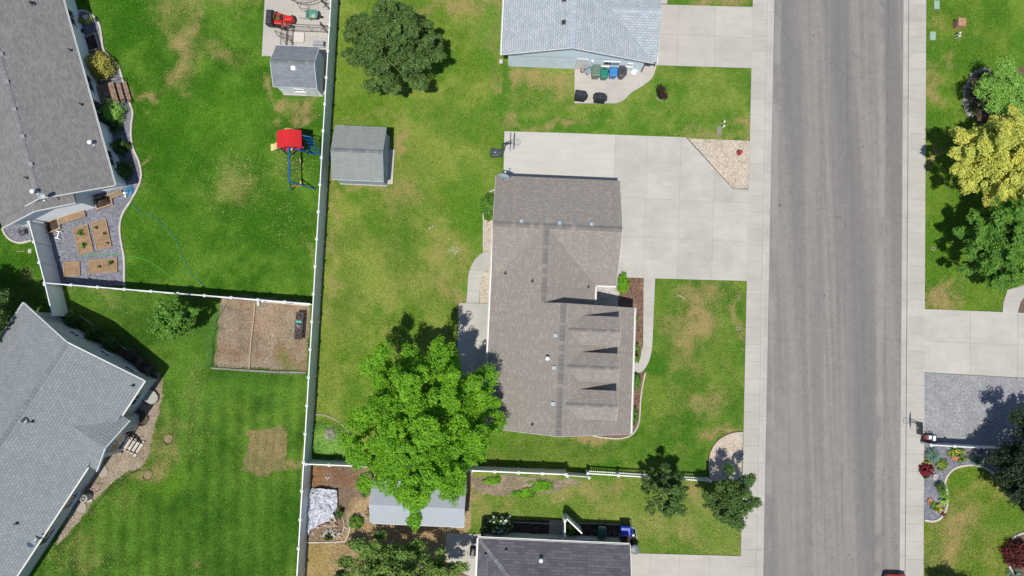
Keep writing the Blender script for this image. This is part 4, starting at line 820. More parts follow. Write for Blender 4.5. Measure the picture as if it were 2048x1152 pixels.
# ------------------------------------------------------------------ sheds
def shed(label, e0, e1, n0, n1, ze, zr, mat_r, mat_w, group=None, hw=.0, over=.12, name='garden_shed', door=None, base=None):
    cx, cy = (e0 + e1) / 2, (n0 + n1) / 2; t = thing(name, label, 'shed', EN(cx, cy), A0)
    def L(e, n, z): return (e - cx, n - cy, z)
    nm = (n0 + n1) / 2; r_ = roof(t, [[L(e0, nm, zr), L(e1, nm, zr), L(e1, n1, ze), L(e0, n1, ze)], [L(e0, nm, zr), L(e1, nm, zr), L(e1, n0, ze), L(e0, n0, ze)]], mat_r, .07)
    if mat_r != M['shed_metal']: caps(r_, L(e0, nm, zr), L(e1, nm, zr), .28, M['cap_shed'], drop=.26)
    walls(t, [L(e0 + over, n0 + over, 0)[:2], L(e1 - over, n0 + over, 0)[:2], L(e1 - over, n1 - over, 0)[:2], L(e0 + over, n1 - over, 0)[:2]], ze, mat_w,
          [([L(x, n0 + over, ze - .02), L(x, nm, zr - .1), L(x, n1 - over, ze - .02)], (s, 0), .06) for x, s in ((e0 + over, -1), (e1 - over, 1))])
    for s, x in ((-1, e0 - .015), (1, e1 + .015)):
        for n_e in (n0, n1): fascia(t, L(x, nm, zr), L(x, n_e, ze), mat_w, w=.02, h=.08, up=-.05)
    fascia(t, L(e0, n0 - .012, ze), L(e1, n0 - .012, ze), w=.02, h=.08, up=-.05); fascia(t, L(e0, n1 + .012, ze), L(e1, n1 + .012, ze), mat_w, w=.02, h=.08, up=-.05)
    obj('skid_base', MB().box((0, 0, .05), (e1 - e0 - .14, n1 - n0 - .14, .14)), M['edging'], t)
    return t, L
e0 = PEN(547, 150, 2.1)[0]; e1 = PEN(633, 150, 2.2)[0]; n1 = PEN(595, 91, 2.1)[1]; n0 = PEN(590, 174, 2.1)[1]
t, L = shed('white sided shed with a slate grey roof behind the long fence, beside the dog kennel', e0, e1, n0, n1, 2.0, 2.95, M['shg_shed'], M['side_shed'])
slant_vent(t, L((e0 + e1) / 2 + .05, (n0 + n1) / 2 - .35, 2.72), w=.28, slope=.5, mat=M['white'])
w_ = window(t, L((e0 + e1) / 2 + .1, n0 + .11, 1.25), .7, .4, 0, 0)
dr = obj('shed_door', MB().box(L((e0 + e1) / 2 + .75, n0 + .10, .95), (.9, .04, 1.75)), M['white'], t); obj('door_handle', MB().box(L((e0 + e1) / 2 + .4, n0 + .06, .95), (.03, .05, .12)), M['dark'], dr)
e0 = PEN(667, 300, 2.2)[0]; e1 = PEN(769, 300, 2.2)[0]; n1 = PEN(720, 252, 2.2)[1]; n0 = PEN(720, 360, 2.2)[1]
t, L = shed('lone shed with pale grey roof and blue grey doors standing on the middle lawn', e0, e1, n0, n1, 2.05, 2.85, M['shg_shed_m'], M['side_shed_m'])
for k, yy in enumerate((-.85, .1)):
    dr = obj('shed_door', MB().box((e1 - (e0 + e1) / 2 - .09, yy, .95), (.04, .9, 1.75)), M['side_shed_m'], t); obj('door_brace', MB().box((e1 - (e0 + e1) / 2 - .06, yy, 1.0), (.03, .88, .08)).box((e1 - (e0 + e1) / 2 - .06, yy, .2), (.03, .88, .08)).box((e1 - (e0 + e1) / 2 - .06, yy, 1.75), (.03, .88, .08)), M['trim'], dr)
obj('door_sill', MB().box((e1 - (e0 + e1) / 2 + .1, -.4, .06), (.45, 2.6, .1)), M['edging'], t)
e0 = PEN(741, 1040, 2.1)[0]; e1 = PEN(928, 1050, 2.1)[0]; n0 = PEN(830, 1051, 2.1)[1]; n1 = n0 + 2.9
t, L = shed('long pale grey metal shed half hidden under the bright green tree', e0, e1, n0, n1, 2.05, 2.8, M['shed_metal'], M['shed_cream'])
pipe(t, L(PEN(914, 993, 2.5)[0], PEN(914, 993, 2.5)[1], 2.6), .2, .06)

# ------------------------------------------------------------------ vinyl fences
def cap_mesh(s=.075):
    mb = MB().box((0, 0, .02), (s * 2.3, s * 2.3, .04)); mb.loft([[(-s, -s, .04), (s, -s, .04), (s, s, .04), (-s, s, .04)], [(-.01, -.01, .10), (.01, -.01, .10), (.01, .01, .10), (-.01, .01, .10)]]); return mesh_of('post_cap', mb, M['vinyl'])
CAPM = cap_mesh(); CUBE = {}
def unit_box(mat, key):
    if key not in CUBE: CUBE[key] = mesh_of('unit', MB().box((0, 0, .5), (1, 1, 1)), mat)
    return CUBE[key]
def vinyl_fence(label, a, b_, h=1.8, step=1.97, name='vinyl_fence', start=0.0, pick=False, group=None, board=.30, endpost=True):
    a = Vector((a[0], a[1], 0)); b_ = Vector((b_[0], b_[1], 0)); d = b_ - a; Ln = d.length; rz = math.atan2(d.y, d.x)
    t = thing(name, label, 'fence', a, rz, group); n = max(1, round(Ln / step)); st = Ln / n
    for i in range(n + (1 if endpost else 0)):
        o = inst('fence_post', unit_box(M['vinyl'], 'post'), t, (i * st, 0, 0)); o.scale = (.135, .135, h + .05)
        c_ = inst('post_cap', CAPM, o, (0, 0, 1)); c_.scale = (8, 8, 1 / (h + .05))
    for i in range(n):
        x0 = i * st + .07; w = st - .14
        for z, hh in ((h - .10, .13), (.06, .13)):
            o = inst('fence_rail', unit_box(M['vinyl'], 'rail'), t, (x0 + w / 2, 0, z)); o.scale = (w, .07, hh)
        if pick:
            k = int(w / .13)
            for j in range(k):
                o = inst('fence_picket', unit_box(M['vinyl'], 'picket'), t, (x0 + (j + .5) * w / k, .032, .04)); o.scale = (.045, .02, h + .04 + .04 * math.sin(j))
        else:
            key = 'pan%.2f' % st + '%.1f' % h
            if key not in CUBE:
                mb = MB(); k = max(3, round(w / board)); bw = w / k
                for j in range(k): mb.box((-w / 2 + (j + .5) * bw, random.uniform(-.0015, .0015), h / 2 + .02), (bw - .006, .028, h - .2))
                CUBE[key] = mesh_of('fence_panel', mb, M['vinyl_panel'])
            inst('fence_panel', CUBE[key], t, (x0 + w / 2, 0, 0))
    return t
def ext(a, b_, s): a = Vector(a[:2]); b_ = Vector(b_[:2]); return a + (b_ - a) * s
f0 = Vector(W(662, 0, 1.8)[:2]); f1 = Vector(W(594, 1152, 1.8)[:2])
dirn = (f0 - f1).normalized(); f1b = f1 - dirn * 4; f0b = f0 + dirn * 4
vinyl_fence('long white vinyl privacy fence running the whole height between the back yards', f1b, f0b, 1.8, 1.97)
q_ = Vector(W(625, 608, 1.8)[:2]); kf = f1 + dirn * (q_ - f1).dot(dirn) - Vector((.10, 0))
vinyl_fence('white vinyl fence running west from the long fence above the dirt pen', W(90, 566, 1.8), kf, 1.8, 1.97, endpost=False)
vinyl_fence('slanting white vinyl fence between the vegetable beds and the left lawn', W(58, 443, 1.8), W(90, 566, 1.8), 1.8, 1.75, endpost=False)
vinyl_fence('short white vinyl fence ending beside the round shrubs at the angled house', Vector(W(90.5, 569, 1.8)[:2]) , W(105, 630, 1.8), 1.8, 1.7)
q_ = Vector(W(606, 928, 1.6)[:2]); kf = f1 + dirn * (q_ - f1).dot(dirn) + Vector((.10, 0))
vinyl_fence('white vinyl privacy fence between the bright green tree and the brown soil patch', kf, W(1132, 949, 1.6), 1.6, 1.62)
g_ = thing('fence_gate', 'white vinyl gate with pickets along its top between solid and picket fence', 'gate', Vector(W(1135, 952, 1.35)), math.atan2(W(1174, 955, 1.35)[1] - W(1135, 952, 1.35)[1], W(1174, 955, 1.35)[0] - W(1135, 952, 1.35)[0])); g_.location.z = 0
for x in (0, 1.52): c_ = inst('gate_post', unit_box(M['vinyl'], 'post'), g_, (x, 0, 0)); c_.scale = (.125, .125, 1.4); cc = inst('post_cap', CAPM, c_, (0, 0, 1)); cc.scale = (8, 8, 1 / 1.4)
obj('gate_panel', MB().box((.76, 0, .6), (1.36, .03, .95)), M['vinyl_panel'], g_)
for z in (.1, 1.1): obj('gate_rail', MB().box((.76, 0, z), (1.37, .05, .10)), M['vinyl'], g_)
for j in range(10): obj('gate_picket', MB().box((.14 + j * .138, .0, 1.24), (.04, .02, .2)), M['vinyl'], g_)
vinyl_fence('low white picket fence reaching from the gate to the corner tree by the sidewalk', W(1176, 947, 1.05), W(1420, 962, 1.05), 1.05, 2.15, name='picket_fence', pick=True)
vinyl_fence('low white vinyl fence between the grey gravel lot and the flower bed', W(1861, 890, 1.2), W(2003, 898, 1.2), 1.2, 1.75)
vinyl_fence('short white vinyl fence from the dark roofed house wall to its side lawn', W(1130, 1041, 1.7), W(1130, 1072, 1.7), 1.7, 1.1)
t = thing('open_gate', 'white gate panel swung open diagonally beside the dark roofed house', 'gate', (*W(1134, 1038, 1.7)[:2], 0), math.atan2(W(1163, 1066, 1.7)[1] - W(1134, 1038, 1.7)[1], W(1163, 1066, 1.7)[0] - W(1134, 1038, 1.7)[0]))
Lg = (Vector(W(1163, 1066, 1.7)) - Vector(W(1134, 1038, 1.7))).length
obj('gate_panel', MB().box((Lg / 2, 0, .9), (Lg, .03, 1.5)), M['vinyl_panel'], t); obj('gate_rail', MB().box((Lg / 2, 0, 1.66), (Lg, .08, .09)), M['vinyl'], t); obj('gate_rail', MB().box((Lg / 2, 0, .15), (Lg, .06, .09)), M['vinyl'], t); c_ = inst('gate_post', unit_box(M['vinyl'], 'post'), t, (Lg, 0, .05)); c_.scale = (.1, .1, 1.7)

# ------------------------------------------------------------------ plants
def leaves_mesh(name, P, N, size, mat, aspect=.62, fold=.25, seed=1):
    g = np.random.default_rng(seed); n = len(P); N = N / (np.linalg.norm(N, axis=1, keepdims=True) + 1e-9)
    r = g.normal(size=(n, 3)); T = np.cross(N, r); T /= np.linalg.norm(T, axis=1, keepdims=True) + 1e-9; B = np.cross(N, T)
    s = (size * g.uniform(.65, 1.35, n))[:, None]
    a = P - T * s / 2; c_ = P + T * s / 2; b_ = P + B * s * aspect / 2 + N * s * fold * .5 - T * s * .08; d = P - B * s * aspect / 2 + N * s * fold * .5 - T * s * .08
    V = np.stack([a, b_, c_, d], 1).reshape(-1, 3); return np_mesh(name, V, np.arange(4 * n).reshape(-1, 4), mat)
def crown_pts(g, R3, n_leaf, lobes=14, lobe_r=.36, subs=16, sub_r=.30, low=-.35, jitter=.12, squash=.8, spread=(.5, .8), fill=.35):
    """points and normals of leaves gathered into lobes of smaller clumps"""
    R3 = np.array(R3); rm_ = R3.mean(); cen = []; tries = 0
    while len(cen) < lobes and tries < 4000:
        tries += 1; d = g.normal(size=3); d /= np.linalg.norm(d)
        if d[2] < low: continue
        r = g.uniform(*spread) if len(cen) > 2 else g.uniform(.1, .45)
        c_ = d * r
        if all(np.linalg.norm(c_ - q_[0]) > lobe_r * (.85 if tries < 2500 else .5) for q_ in cen): cen.append((c_, lobe_r * g.uniform(.75, 1.2)))
    P = []; N = []; tot = sum(q_[1] ** 2 for q_ in cen)
    for c_, lr in cen:
        k = max(4, int(subs * (lr / lobe_r) ** 2)); nl = int(n_leaf * lr ** 2 / tot / k)
        for j in range(k):
            d = g.normal(size=3); d /= np.linalg.norm(d); d = d + c_ * .7 + np.array([0, 0, .25]); d /= np.linalg.norm(d)
            sc = c_ + d * lr * g.uniform(.6, 1.0) * np.array([1, 1, squash]); sr = lr * sub_r * g.uniform(.7, 1.5)
            q_ = g.normal(size=(nl, 3)); q_ /= np.linalg.norm(q_, axis=1, keepdims=True); rad = g.uniform(.25, 1.0, (nl, 1)) ** .6
            u_ = sc / (np.linalg.norm(sc) + 1e-6); q3 = q_ * rad * np.array([1.0, 1.0, .7]); al = (q3 @ u_)[:, None]; q3 = q3 + al * u_ * g.uniform(.2, 1.0); P.append((sc + q3 * sr) * R3); N.append(q_ * .5 + d * .35 + np.array([0, 0, .55]) + g.normal(size=(nl, 3)) * .6)
    # thinner leaves between the lobes, with holes where the air shows through
    nf = int(n_leaf * fill); d = g.normal(size=(nf, 3)); d /= np.linalg.norm(d, axis=1, keepdims=True); d = d[d[:, 2] > low]
    w1 = np.sin(d[:, 0] * 7 + 1.3) * np.cos(d[:, 1] * 6 + d[:, 2] * 5) + .6 * np.sin(d[:, 0] * 15 + d[:, 1] * 13 + 2); rad = (.80 + .09 * w1) * g.uniform(.55, 1.0, len(d)) ** .35
    q3 = d * rad[:, None]; h_ = np.sin(q3[:, 0] * 11 + q3[:, 1] * 5) + np.sin(q3[:, 1] * 12 - q3[:, 2] * 6 + 1) + np.sin(q3[:, 0] * 23 - q3[:, 1] * 19) * .8; q3 = q3[h_ > -.5]
    P.append(q3 * R3); N.append(q3 * .6 + np.array([0, 0, .5]) + g.normal(size=(len(q3), 3)) * .7)
    return np.concatenate(P), np.concatenate(N), [(c_ * R3, lr * rm_) for c_, lr in cen]
def tree(name, label, cat, px, py, zm, R3, mat, n, size, trunk=.16, seed=1, group=None, **k):
    g = np.random.default_rng(seed); x, y, _ = W(px, py, zm); t = thing(name, label, cat, (x, y, 0), 0, group)
    P, N, cen = crown_pts(g, R3, n, **k); P[:, 2] += zm; P[:, 2] = np.maximum(P[:, 2], .12)
    o = bpy.data.objects.new('crown', leaves_mesh('crown', P, N, size, mat, seed=seed)); col.objects.link(o); o.parent = t
    mb = MB(); top = zm - R3[2] * .15; fork = max(.4, zm - R3[2] * .75)
    mb.tube([(0, 0, -.1), (.03, .02, fork * .5), (0, .04, fork), (.02, 0, top)], [trunk * 1.25, trunk, trunk * .85, trunk * .35], 10)
    tr = obj('trunk', mb, M['bark'], t, smooth=True); lm = MB()
    for c_, lr in cen[:16]:
        e = Vector((c_[0], c_[1], c_[2] + zm)); s = Vector((0, 0, fork + (top - fork) * g.uniform(0, .7))); mid = s.lerp(e, .5) + Vector((0, 0, -.1 * lr))
        lm.tube([s, mid, e], [trunk * .42, trunk * .26, trunk * .08], 6)
    obj('limbs', lm, M['bark'], tr, smooth=True); return t
def shrub(name, label, px, py, r, h, mat, n=1800, size=.07, seed=1, cat='shrub', group=None, extra=None, ry=None, up=.4, z0=0.0):
    g = np.random.default_rng(seed); x, y, _ = W(px, py, h * .55); t = thing(name, label, cat, (x, y, z0), 0, group)
    ry = ry or r; d = g.normal(size=(n, 3)); d /= np.linalg.norm(d, axis=1, keepdims=True); d[:, 2] = np.abs(d[:, 2]) * 1.0 - .15
    kc = max(8, n // 45); cd = g.normal(size=(kc, 3)); cd /= np.linalg.norm(cd, axis=1, keepdims=True); cd[:, 2] = np.abs(cd[:, 2]) - .1; cd *= g.uniform(.55, 1.0, (kc, 1)); ci = g.integers(0, kc, n)
    d = cd[ci] + d * g.uniform(.1, .30, (n, 1)); P = d * np.array([r, ry, h * .9]) + np.array([0, 0, h * .1]); P[:, 2] = np.maximum(P[:, 2], .03)
    N = d + np.array([0, 0, up]) + g.normal(size=(n, 3)) * .5
    o = bpy.data.objects.new('foliage', leaves_mesh('foliage', P, N, size, mat, seed=seed)); col.objects.link(o); o.parent = t
    mb = MB()
    for i in range(7):
        a = i * .9 + seed; mb.tube([(0, 0, -.03), (math.cos(a) * r * .25, math.sin(a) * ry * .25, h * .4), (math.cos(a) * r * .6, math.sin(a) * ry * .6, h * .75)], [.022, .016, .006], 5)
    obj('stems', mb, M['bark'], t)
    if extra:
        em, en, es = extra; k = g.integers(0, n, en); o2 = bpy.data.objects.new('blossoms', leaves_mesh('blossoms', P[k] * 1.03 + np.array([0, 0, .03]), N[k] * .3 + np.array([0, 0, 1.0]), es, em, aspect=.95, fold=.1, seed=seed + 1)); col.objects.link(o2); o2.parent = t
    return t
def tuft(name, label, px, py, r, h, mat, n=260, seed=1, w=.03, cat='grass clump', group=None):
    """arching blades from one crown"""
    g = np.random.default_rng(seed); x, y, _ = W(px, py, h * .5); t = thing(name, label, cat, (x, y, 0), 0, group); vs = []; qs = []
    for i in range(n):
        a = g.uniform(0, 2 * math.pi); l = r * g.uniform(.4, 1.05); hh = h * g.uniform(.6, 1.0); s = np.array([-math.sin(a), math.cos(a), 0]) * w / 2; b_ = len(vs)
        for k, (f, z) in enumerate(((0.05, 0), (.4, hh * .85), (.75, hh), (1.0, hh * .7))):
            c_ = np.array([math.cos(a) * l * f, math.sin(a) * l * f, z]); ww = (1, .9, .6, .12)[k]; vs += [c_ - s * ww, c_ + s * ww]
        qs += [(b_ + 2 * k, b_ + 2 * k + 1, b_ + 2 * k + 3, b_ + 2 * k + 2) for k in range(3)]
    o = bpy.data.objects.new('blades', np_mesh('blades', np.array(vs), np.array(qs), mat)); col.objects.link(o); o.parent = t; return t

tree('shade_tree', 'dense dark green round tree on the lawn left of the pale blue house', 'tree', 784, 92, 3.8, (3.2, 3.1, 2.6), M['leaf_dark'], 80000, .125, .18, 3, lobes=60, lobe_r=.18, subs=12, sub_r=.36, spread=(.35, 1.0))
tree('shade_tree', 'largest tree, vivid bright green, overhanging the tan house and the long metal shed', 'tree', 846, 858, 5.5, (4.95, 5.4, 3.9), M['leaf_bright'], 150000, .125, .26, 14, lobes=90, lobe_r=.15, subs=13, sub_r=.34, spread=(.3, 1.0), low=-.3, fill=.6)
tree('young_tree', 'small glossy green tree on the lawn beside the bare dirt pen', 'tree', 349, 639, 2.7, (1.75, 1.55, 1.6), M['leaf_mid'], 15000, .15, .08, 5, lobes=36, lobe_r=.18, subs=10, sub_r=.45, spread=(.4, .95))
tree('leafy_tree', 'broad tree with yellow green shoots cut off by the bottom edge below the metal shed', 'tree', 790, 1150, 3.2, (3.9, 2.5, 2.4), M['leaf_olive'], 32000, .15, .14, 8, lobes=60, lobe_r=.13, subs=9, sub_r=.5, spread=(.35, 1.05))
tree('leafy_tree', 'small loose tree growing through the line of the white picket fence', 'tree', 1328, 983, 2.4, (1.75, 1.55, 1.6), M['leaf_darkolive'], 13000, .13, .09, 9, lobes=34, lobe_r=.17, subs=8, sub_r=.5, spread=(.35, 1.05))
tree('leafy_tree', 'bushy tree at the end of the picket fence leaning over the sidewalk', 'tree', 1462, 998, 2.5, (1.85, 1.75, 1.8), M['leaf_darkolive'], 22000, .12, .10, 10, lobes=36, lobe_r=.19, subs=10, sub_r=.45, spread=(.35, 1.03))
tree('golden_tree', 'yellow leaved tree on the right edge across the street', 'tree', 1998, 318, 3.1, (3.3, 3.5, 2.4), M['leaf_yellow'], 72000, .13, .18, 11, lobes=80, lobe_r=.14, subs=10, sub_r=.42, spread=(.3, 1.05))
tree('shade_tree', 'deep green tree just below the yellow leaved tree across the street', 'tree', 2014, 492, 2.9, (3.2, 3.1, 2.3), M['leaf_mid'], 62000, .14, .18, 12, lobes=60, lobe_r=.16, subs=10, sub_r=.42, spread=(.35, 1.03))
tree('wispy_tree', 'feathery lime green tree inside the white rock border, upper right', 'tree', 2006, 180, 2.4, (2.5, 1.9, 1.5), M['leaf_lime'], 16000, .11, .07, 13, lobes=30, lobe_r=.22, subs=14, sub_r=.5, spread=(.3, .95))
tree('spreading_tree', 'tall dark tree with paler green tips beside the grey gravel lot, lower right', 'tree', 2086, 925, 3.2, (3.1, 3.3, 2.9), M['leaf_conifer'], 40000, .14, .16, 15, lobes=50, lobe_r=.2, subs=12, sub_r=.4, spread=(.4, 1.0))
tree('spreading_tree', 'pale sage green tree overlapping the dark tree at the lower right edge', 'tree', 2052, 962, 1.9, (2.2, 2.1, 1.4), M['leaf_sage'], 16000, .13, .10, 16, lobes=34, lobe_r=.2, subs=10, sub_r=.45, spread=(.35, 1.0))
tree('spreading_tree', 'tree at the left edge whose dark crown shades the corner lawn', 'tree', -52, 640, 3.6, (2.6, 2.6, 2.4), M['leaf_dark'], 26000, .16, .16, 18, lobes=22, lobe_r=.28, subs=12, sub_r=.42)
tree('maroon_tree', 'purple leaved tree below the lower edge beside the southern sidewalk lawn', 'tree', 1935, 1252, 3.0, (2.0, 1.9, 2.0), M['leaf_maroon'], 15000, .14, .12, 19, lobes=18, lobe_r=.3, subs=12, sub_r=.45)
# shrubs
shrub('round_shrub', 'large yellow green shrub against the white wall of the upper left house', 196, 128, 1.05, 1.6, M['leaf_yshrub'], 5200, .10, 2, group=None)
shrub('round_shrub', 'lime green shrub beside the wooden deck of the upper left house', 219, 222, 1.0, 1.4, M['leaf_lime'], 3600, .10, 3)
shrub('round_shrub', 'dark clipped shrub next to the small planter box, upper left house', 236, 292, .68, 1.2, M['leaf_shrub'], 3000, .085, 4, ry=.62)
shrub('round_shrub', 'dark clipped shrub nearest the roof corner of the upper left house', 243, 340, .72, 1.2, M['leaf_shrub'], 3000, .085, 5, ry=.68)
shrub('round_shrub', 'small green bush under the lime green shrub by the house wall', 229, 252, .5, .7, M['leaf_shrub'], 1400, .085, 7)
for i, (px, py, r, lb) in enumerate(((140, 640, .60, 'clipped round shrub closest to the slanting white fence'), (184, 667, .60, 'clipped round shrub in the middle of the row of three'), (218, 685, .68, 'clipped round shrub farthest from the slanting white fence'))):
    shrub('round_shrub', lb, px, py, r, 1.1, M['leaf_shrub'], 3000, .085, 20 + i, group='three round shrubs along the angled house')
for i, (px, py) in enumerate(((262, 705), (280, 728), (294, 742))): shrub('twiggy_shrub', ('brown twiggy shrub nearest the three round shrubs', 'brown twiggy shrub in the middle of its bed', 'brown twiggy shrub nearest the house corner')[i], px, py, .55, .7, M['leaf_brown'], 1100, .10, 30 + i)
shrub('garden_shrub', 'leafy green shrub half under the eave on the west side of the tan house', 978, 411, .62, 1.0, M['leaf_mid'], 2600, .09, 34, ry=1.0)
shrub('garden_shrub', 'bright green rounded shrub at the corner of the driveway and bark bed', 1247, 566, .50, 1.0, M['leaf_bright'], 2600, .085, 35, ry=.75)
shrub('garden_shrub', 'olive shrub between the bark bed and the curved front walk', 1274, 706, .36, .9, M['leaf_olive'], 1600, .08, 36, ry=.75)
shrub('garden_shrub', 'green shrub just below the curved front walk', 1273, 765, .36, .9, M['leaf_mid'], 1600, .08, 37, ry=.72)
shrub('garden_shrub', 'green shrub at the lower end of the front bed', 1268, 832, .32, .8, M['leaf_mid'], 1400, .08, 38, ry=.7)
shrub('garden_shrub', 'thin green plant at the upper end of the front bed', 1273, 636, .22, .6, M['leaf_olive'], 400, .07, 39, ry=.5)
shrub('garden_shrub', 'small green plant at the bottom corner of the front bed', 1262, 861, .22, .3, M['leaf_mid'], 500, .06, 40)
shrub('hydrangea_bush', 'bush covered in round cream flower heads beside the dark roofed house', 998, 1052, 1.02, 1.25, M['leaf_shrub'], 4200, .10, 41, extra=(M['petal'], 110, .20), ry=.66)
shrub('hydrangea_bush', 'small white flowering bush at the left wall of the dark roofed house', 966, 1066, .35, .8, M['leaf_shrub'], 700, .08, 42, extra=(M['petal'], 16, .14))
shrub('garden_shrub', 'light green bush under the diagonal open gate', 1141, 1060, .42, .9, M['leaf_mid'], 1400, .10, 43)
shrub('garden_shrub', 'small dark green shrub at the right edge of the crumpled tarp', 679, 1027, .30, .7, M['leaf_shrub'], 1100, .07, 44, ry=.42)
shrub('garden_shrub', 'bright small shrub on straw coloured ground left of the metal shed', 710, 1046, .52, .7, M['leaf_mid'], 1700, .08, 45)
shrub('garden_shrub', 'tiny green shrub among the rubble below the tarp', 656, 1076, .28, .5, M['leaf_shrub'], 700, .07, 46)
shrub('garden_shrub', 'low green sapling at the edge of the brown soil by the bright tree', 733, 985, .45, .6, M['leaf_mid'], 600, .08, 47)
shrub('ivy_patch', 'light green groundcover filling the corner bed inside the fence junction', 655, 882, 1.55, .26, M['leaf_lime'], 15000, .085, 48, cat='groundcover', ry=1.35)
shrub('ivy_patch', 'light green groundcover at the lower right of the corner bed', 690, 905, .7, .24, M['leaf_lime'], 2200, .075, 49, cat='groundcover', ry=.5)
tuft('ornamental_grass', 'pale grey spiky grass clump in the corner bed', 660, 868, .52, .5, M['leaf_grey'], 260, 50, .03)
shrub('weed_patch', 'low bright green weeds below the solid fence, near the shed', 1080, 972, .95, .22, M['leaf_bright'], 1300, .11, 51, cat='weeds', ry=.5)
shrub('weed_patch', 'low bright green weeds between the metal shed and the fence', 1048, 985, .9, .2, M['leaf_bright'], 900, .11, 52, cat='weeds', ry=.4)
shrub('weed_patch', 'low green vine at the right foot of the bright green tree', 985, 962, .7, .3, M['leaf_bright'], 1200, .10, 53, cat='weeds', ry=.35)
# vegetable plants
for i, (px, py, r, lb) in enumerate(((162, 466, .28, 'biggest leafy vegetable plant in the left double raised bed'), (168, 490, .20, 'smaller leafy vegetable plant in the left double raised bed'), (193, 455, .12, 'faint seedling in the upper part of the right double raised bed'), (210, 467, .12, 'seedling at the right side of the right double raised bed'), (215, 486, .09, 'tiny dark seedling at the lower corner of the right double raised bed'), (222, 527, .17, 'dark leafy plant in the right half of the wide raised bed'), (200, 533, .10, 'small seedling in the left half of the wide raised bed'))):
    shrub('vegetable_plant', lb, px, py, r, .3, M['leaf_mid'] if i < 2 else M['leaf_shrub'], 160 if r > .15 else 60, .12 if r > .15 else .07, 60 + i, cat='plant', z0=.12)
# upper right bed of rocks
def rocks(t, pts, r0, r1, mat, seed=3, name='rock'):
    g = random.Random(seed); proto = []
    for k in range(4):
        mb = MB(); rings = []
        for (rr, z) in ((.55, -.3), (1.0, .0), (.85, .45), (.35, .72)): rings.append([(math.cos(a) * rr * g.uniform(.8, 1.15), math.sin(a) * rr * g.uniform(.8, 1.15), z * g.uniform(.85, 1.15)) for a in [i * math.pi / 3.5 for i in range(7)]])
        mb.loft(rings); proto.append(mesh_of(name, mb, mat))
    for x, y in pts:
        s = g.uniform(r0, r1); o = inst(name, proto[g.randrange(4)], t, (x, y, s * .1), g.uniform(0, 6)); o.scale = (s, s * g.uniform(.7, 1), s * .8)
def along(pxs, step, jit=.05, seed=1):
    g = random.Random(seed); P = [Vector(W(a[0], a[1], 0)[:2]) for a in pxs]; out = []; acc = 0
    for i in range(len(P) - 1):
        d = P[i + 1] - P[i]; l = d.length
        while acc < l: q_ = P[i] + d * (acc / l); out.append((q_.x + g.uniform(-jit, jit), q_.y + g.uniform(-jit, jit))); acc += step * g.uniform(.8, 1.3)
        acc -= l
    return out
rp = G2(curve_pts([(1972, 139), (1958, 143), (1945, 150), (1938, 163), (1931, 175), (1928, 190), (1927, 205), (1932, 220), (1938, 232)], 4))
t = thing('rock_border', 'curved border of white rocks round the feathery lime tree', 'rocks', (*W(1935, 185)[:2], 0)); bx, by = W(1935, 185)[:2]
rocks(t, [(x - bx, y - by) for x, y in along(rp, .16, .04, 3) + along([(a + 6, b_ + 2) for a, b_ in rp], .3, .06, 4)], .09, .19, M['stone'])
for i, (px, py) in enumerate(((1950, 168), (1944, 192), (1962, 155), (1958, 215))): tuft('dry_grass', ('dry grey brown twigs by the top of the rock border', 'dry grey brown twigs at the left of the rock border', 'dry twigs nearest the first white rocks', 'dry twigs at the foot of the rock border')[i], px, py, .8, .6, M['leaf_brown'], 260, 70 + i, .02)
# lower right flower bed
tuft('blue_grass', 'blue green grass clump beside the picture left end of the low fence', 1866, 912, .62, .55, M['leaf_bluegreen'], 420, 80, .03)
tuft('blue_grass', 'blue green grass clump at the right end of the flower bed', 1954, 920, .58, .5, M['leaf_bluegreen'], 420, 81, .03)
shrub('flower_clump', 'yellow flowering clump along the low white fence', 1917, 905, .75, .4, M['leaf_olive'], 1300, .09, 82, cat='flowers', extra=(M['petal_y'], 70, .07), ry=.36)
shrub('flower_clump', 'yellow flowering clump between the two blue grass clumps', 1884, 930, .48, .4, M['leaf_olive'], 1000, .09, 83, cat='flowers', extra=(M['petal_y'], 60, .07))
shrub('flower_clump', 'green and yellow plants right of the orange flat rock', 1925, 918, .45, .3, M['leaf_olive'], 700, .08, 84, cat='flowers', extra=(M['petal_y'], 20, .05), ry=.28)
shrub('flower_clump', 'golden tipped plant above the crimson bush', 1856, 923, .30, .5, M['leaf_yshrub'], 700, .07, 85, cat='flowers')
shrub('crimson_bush', 'crimson leaved bush at the sidewalk edge of the flower bed', 1857, 941, .50, .75, M['leaf_red'], 2200, .09, 86, ry=.42)
shrub('garden_shrub', 'small dark green plant below the crimson bush', 1852, 953, .28, .3, M['leaf_shrub'], 400, .07, 87, ry=.2)
tuft('iris_clump', 'upright dark green iris clump at the inner edge of the flower bed', 1882, 974, .42, .6, M['leaf_shrub'], 220, 88, .045)
tuft('iris_clump', 'second iris clump touching the pale edging', 1885, 985, .36, .5, M['leaf_mid'], 160, 89, .045)
shrub('flower_clump', 'yellow green plant over the pale edging', 1889, 1001, .42, .4, M['leaf_lime'], 900, .09, 90, cat='flowers', extra=(M['petal_y'], 26, .08))
shrub('flower_clump', 'yellow flowering plant near the lower end of the flower bed', 1879, 1017, .42, .4, M['leaf_yshrub'], 900, .08, 91, cat='flowers', extra=(M['petal_y'], 60, .07), ry=.3)
shrub('flower_clump', 'green plant beside the lower flat orange rock', 1869, 1012, .38, .35, M['leaf_olive'], 600, .08, 92, cat='flowers')
shrub('flower_clump', 'rust red flowers at the lower tip of the pale edging', 1887, 1029, .22, .2, M['leaf_maroon'], 260, .06, 93, cat='flowers', extra=(M['leaf_red'], 60, .07))
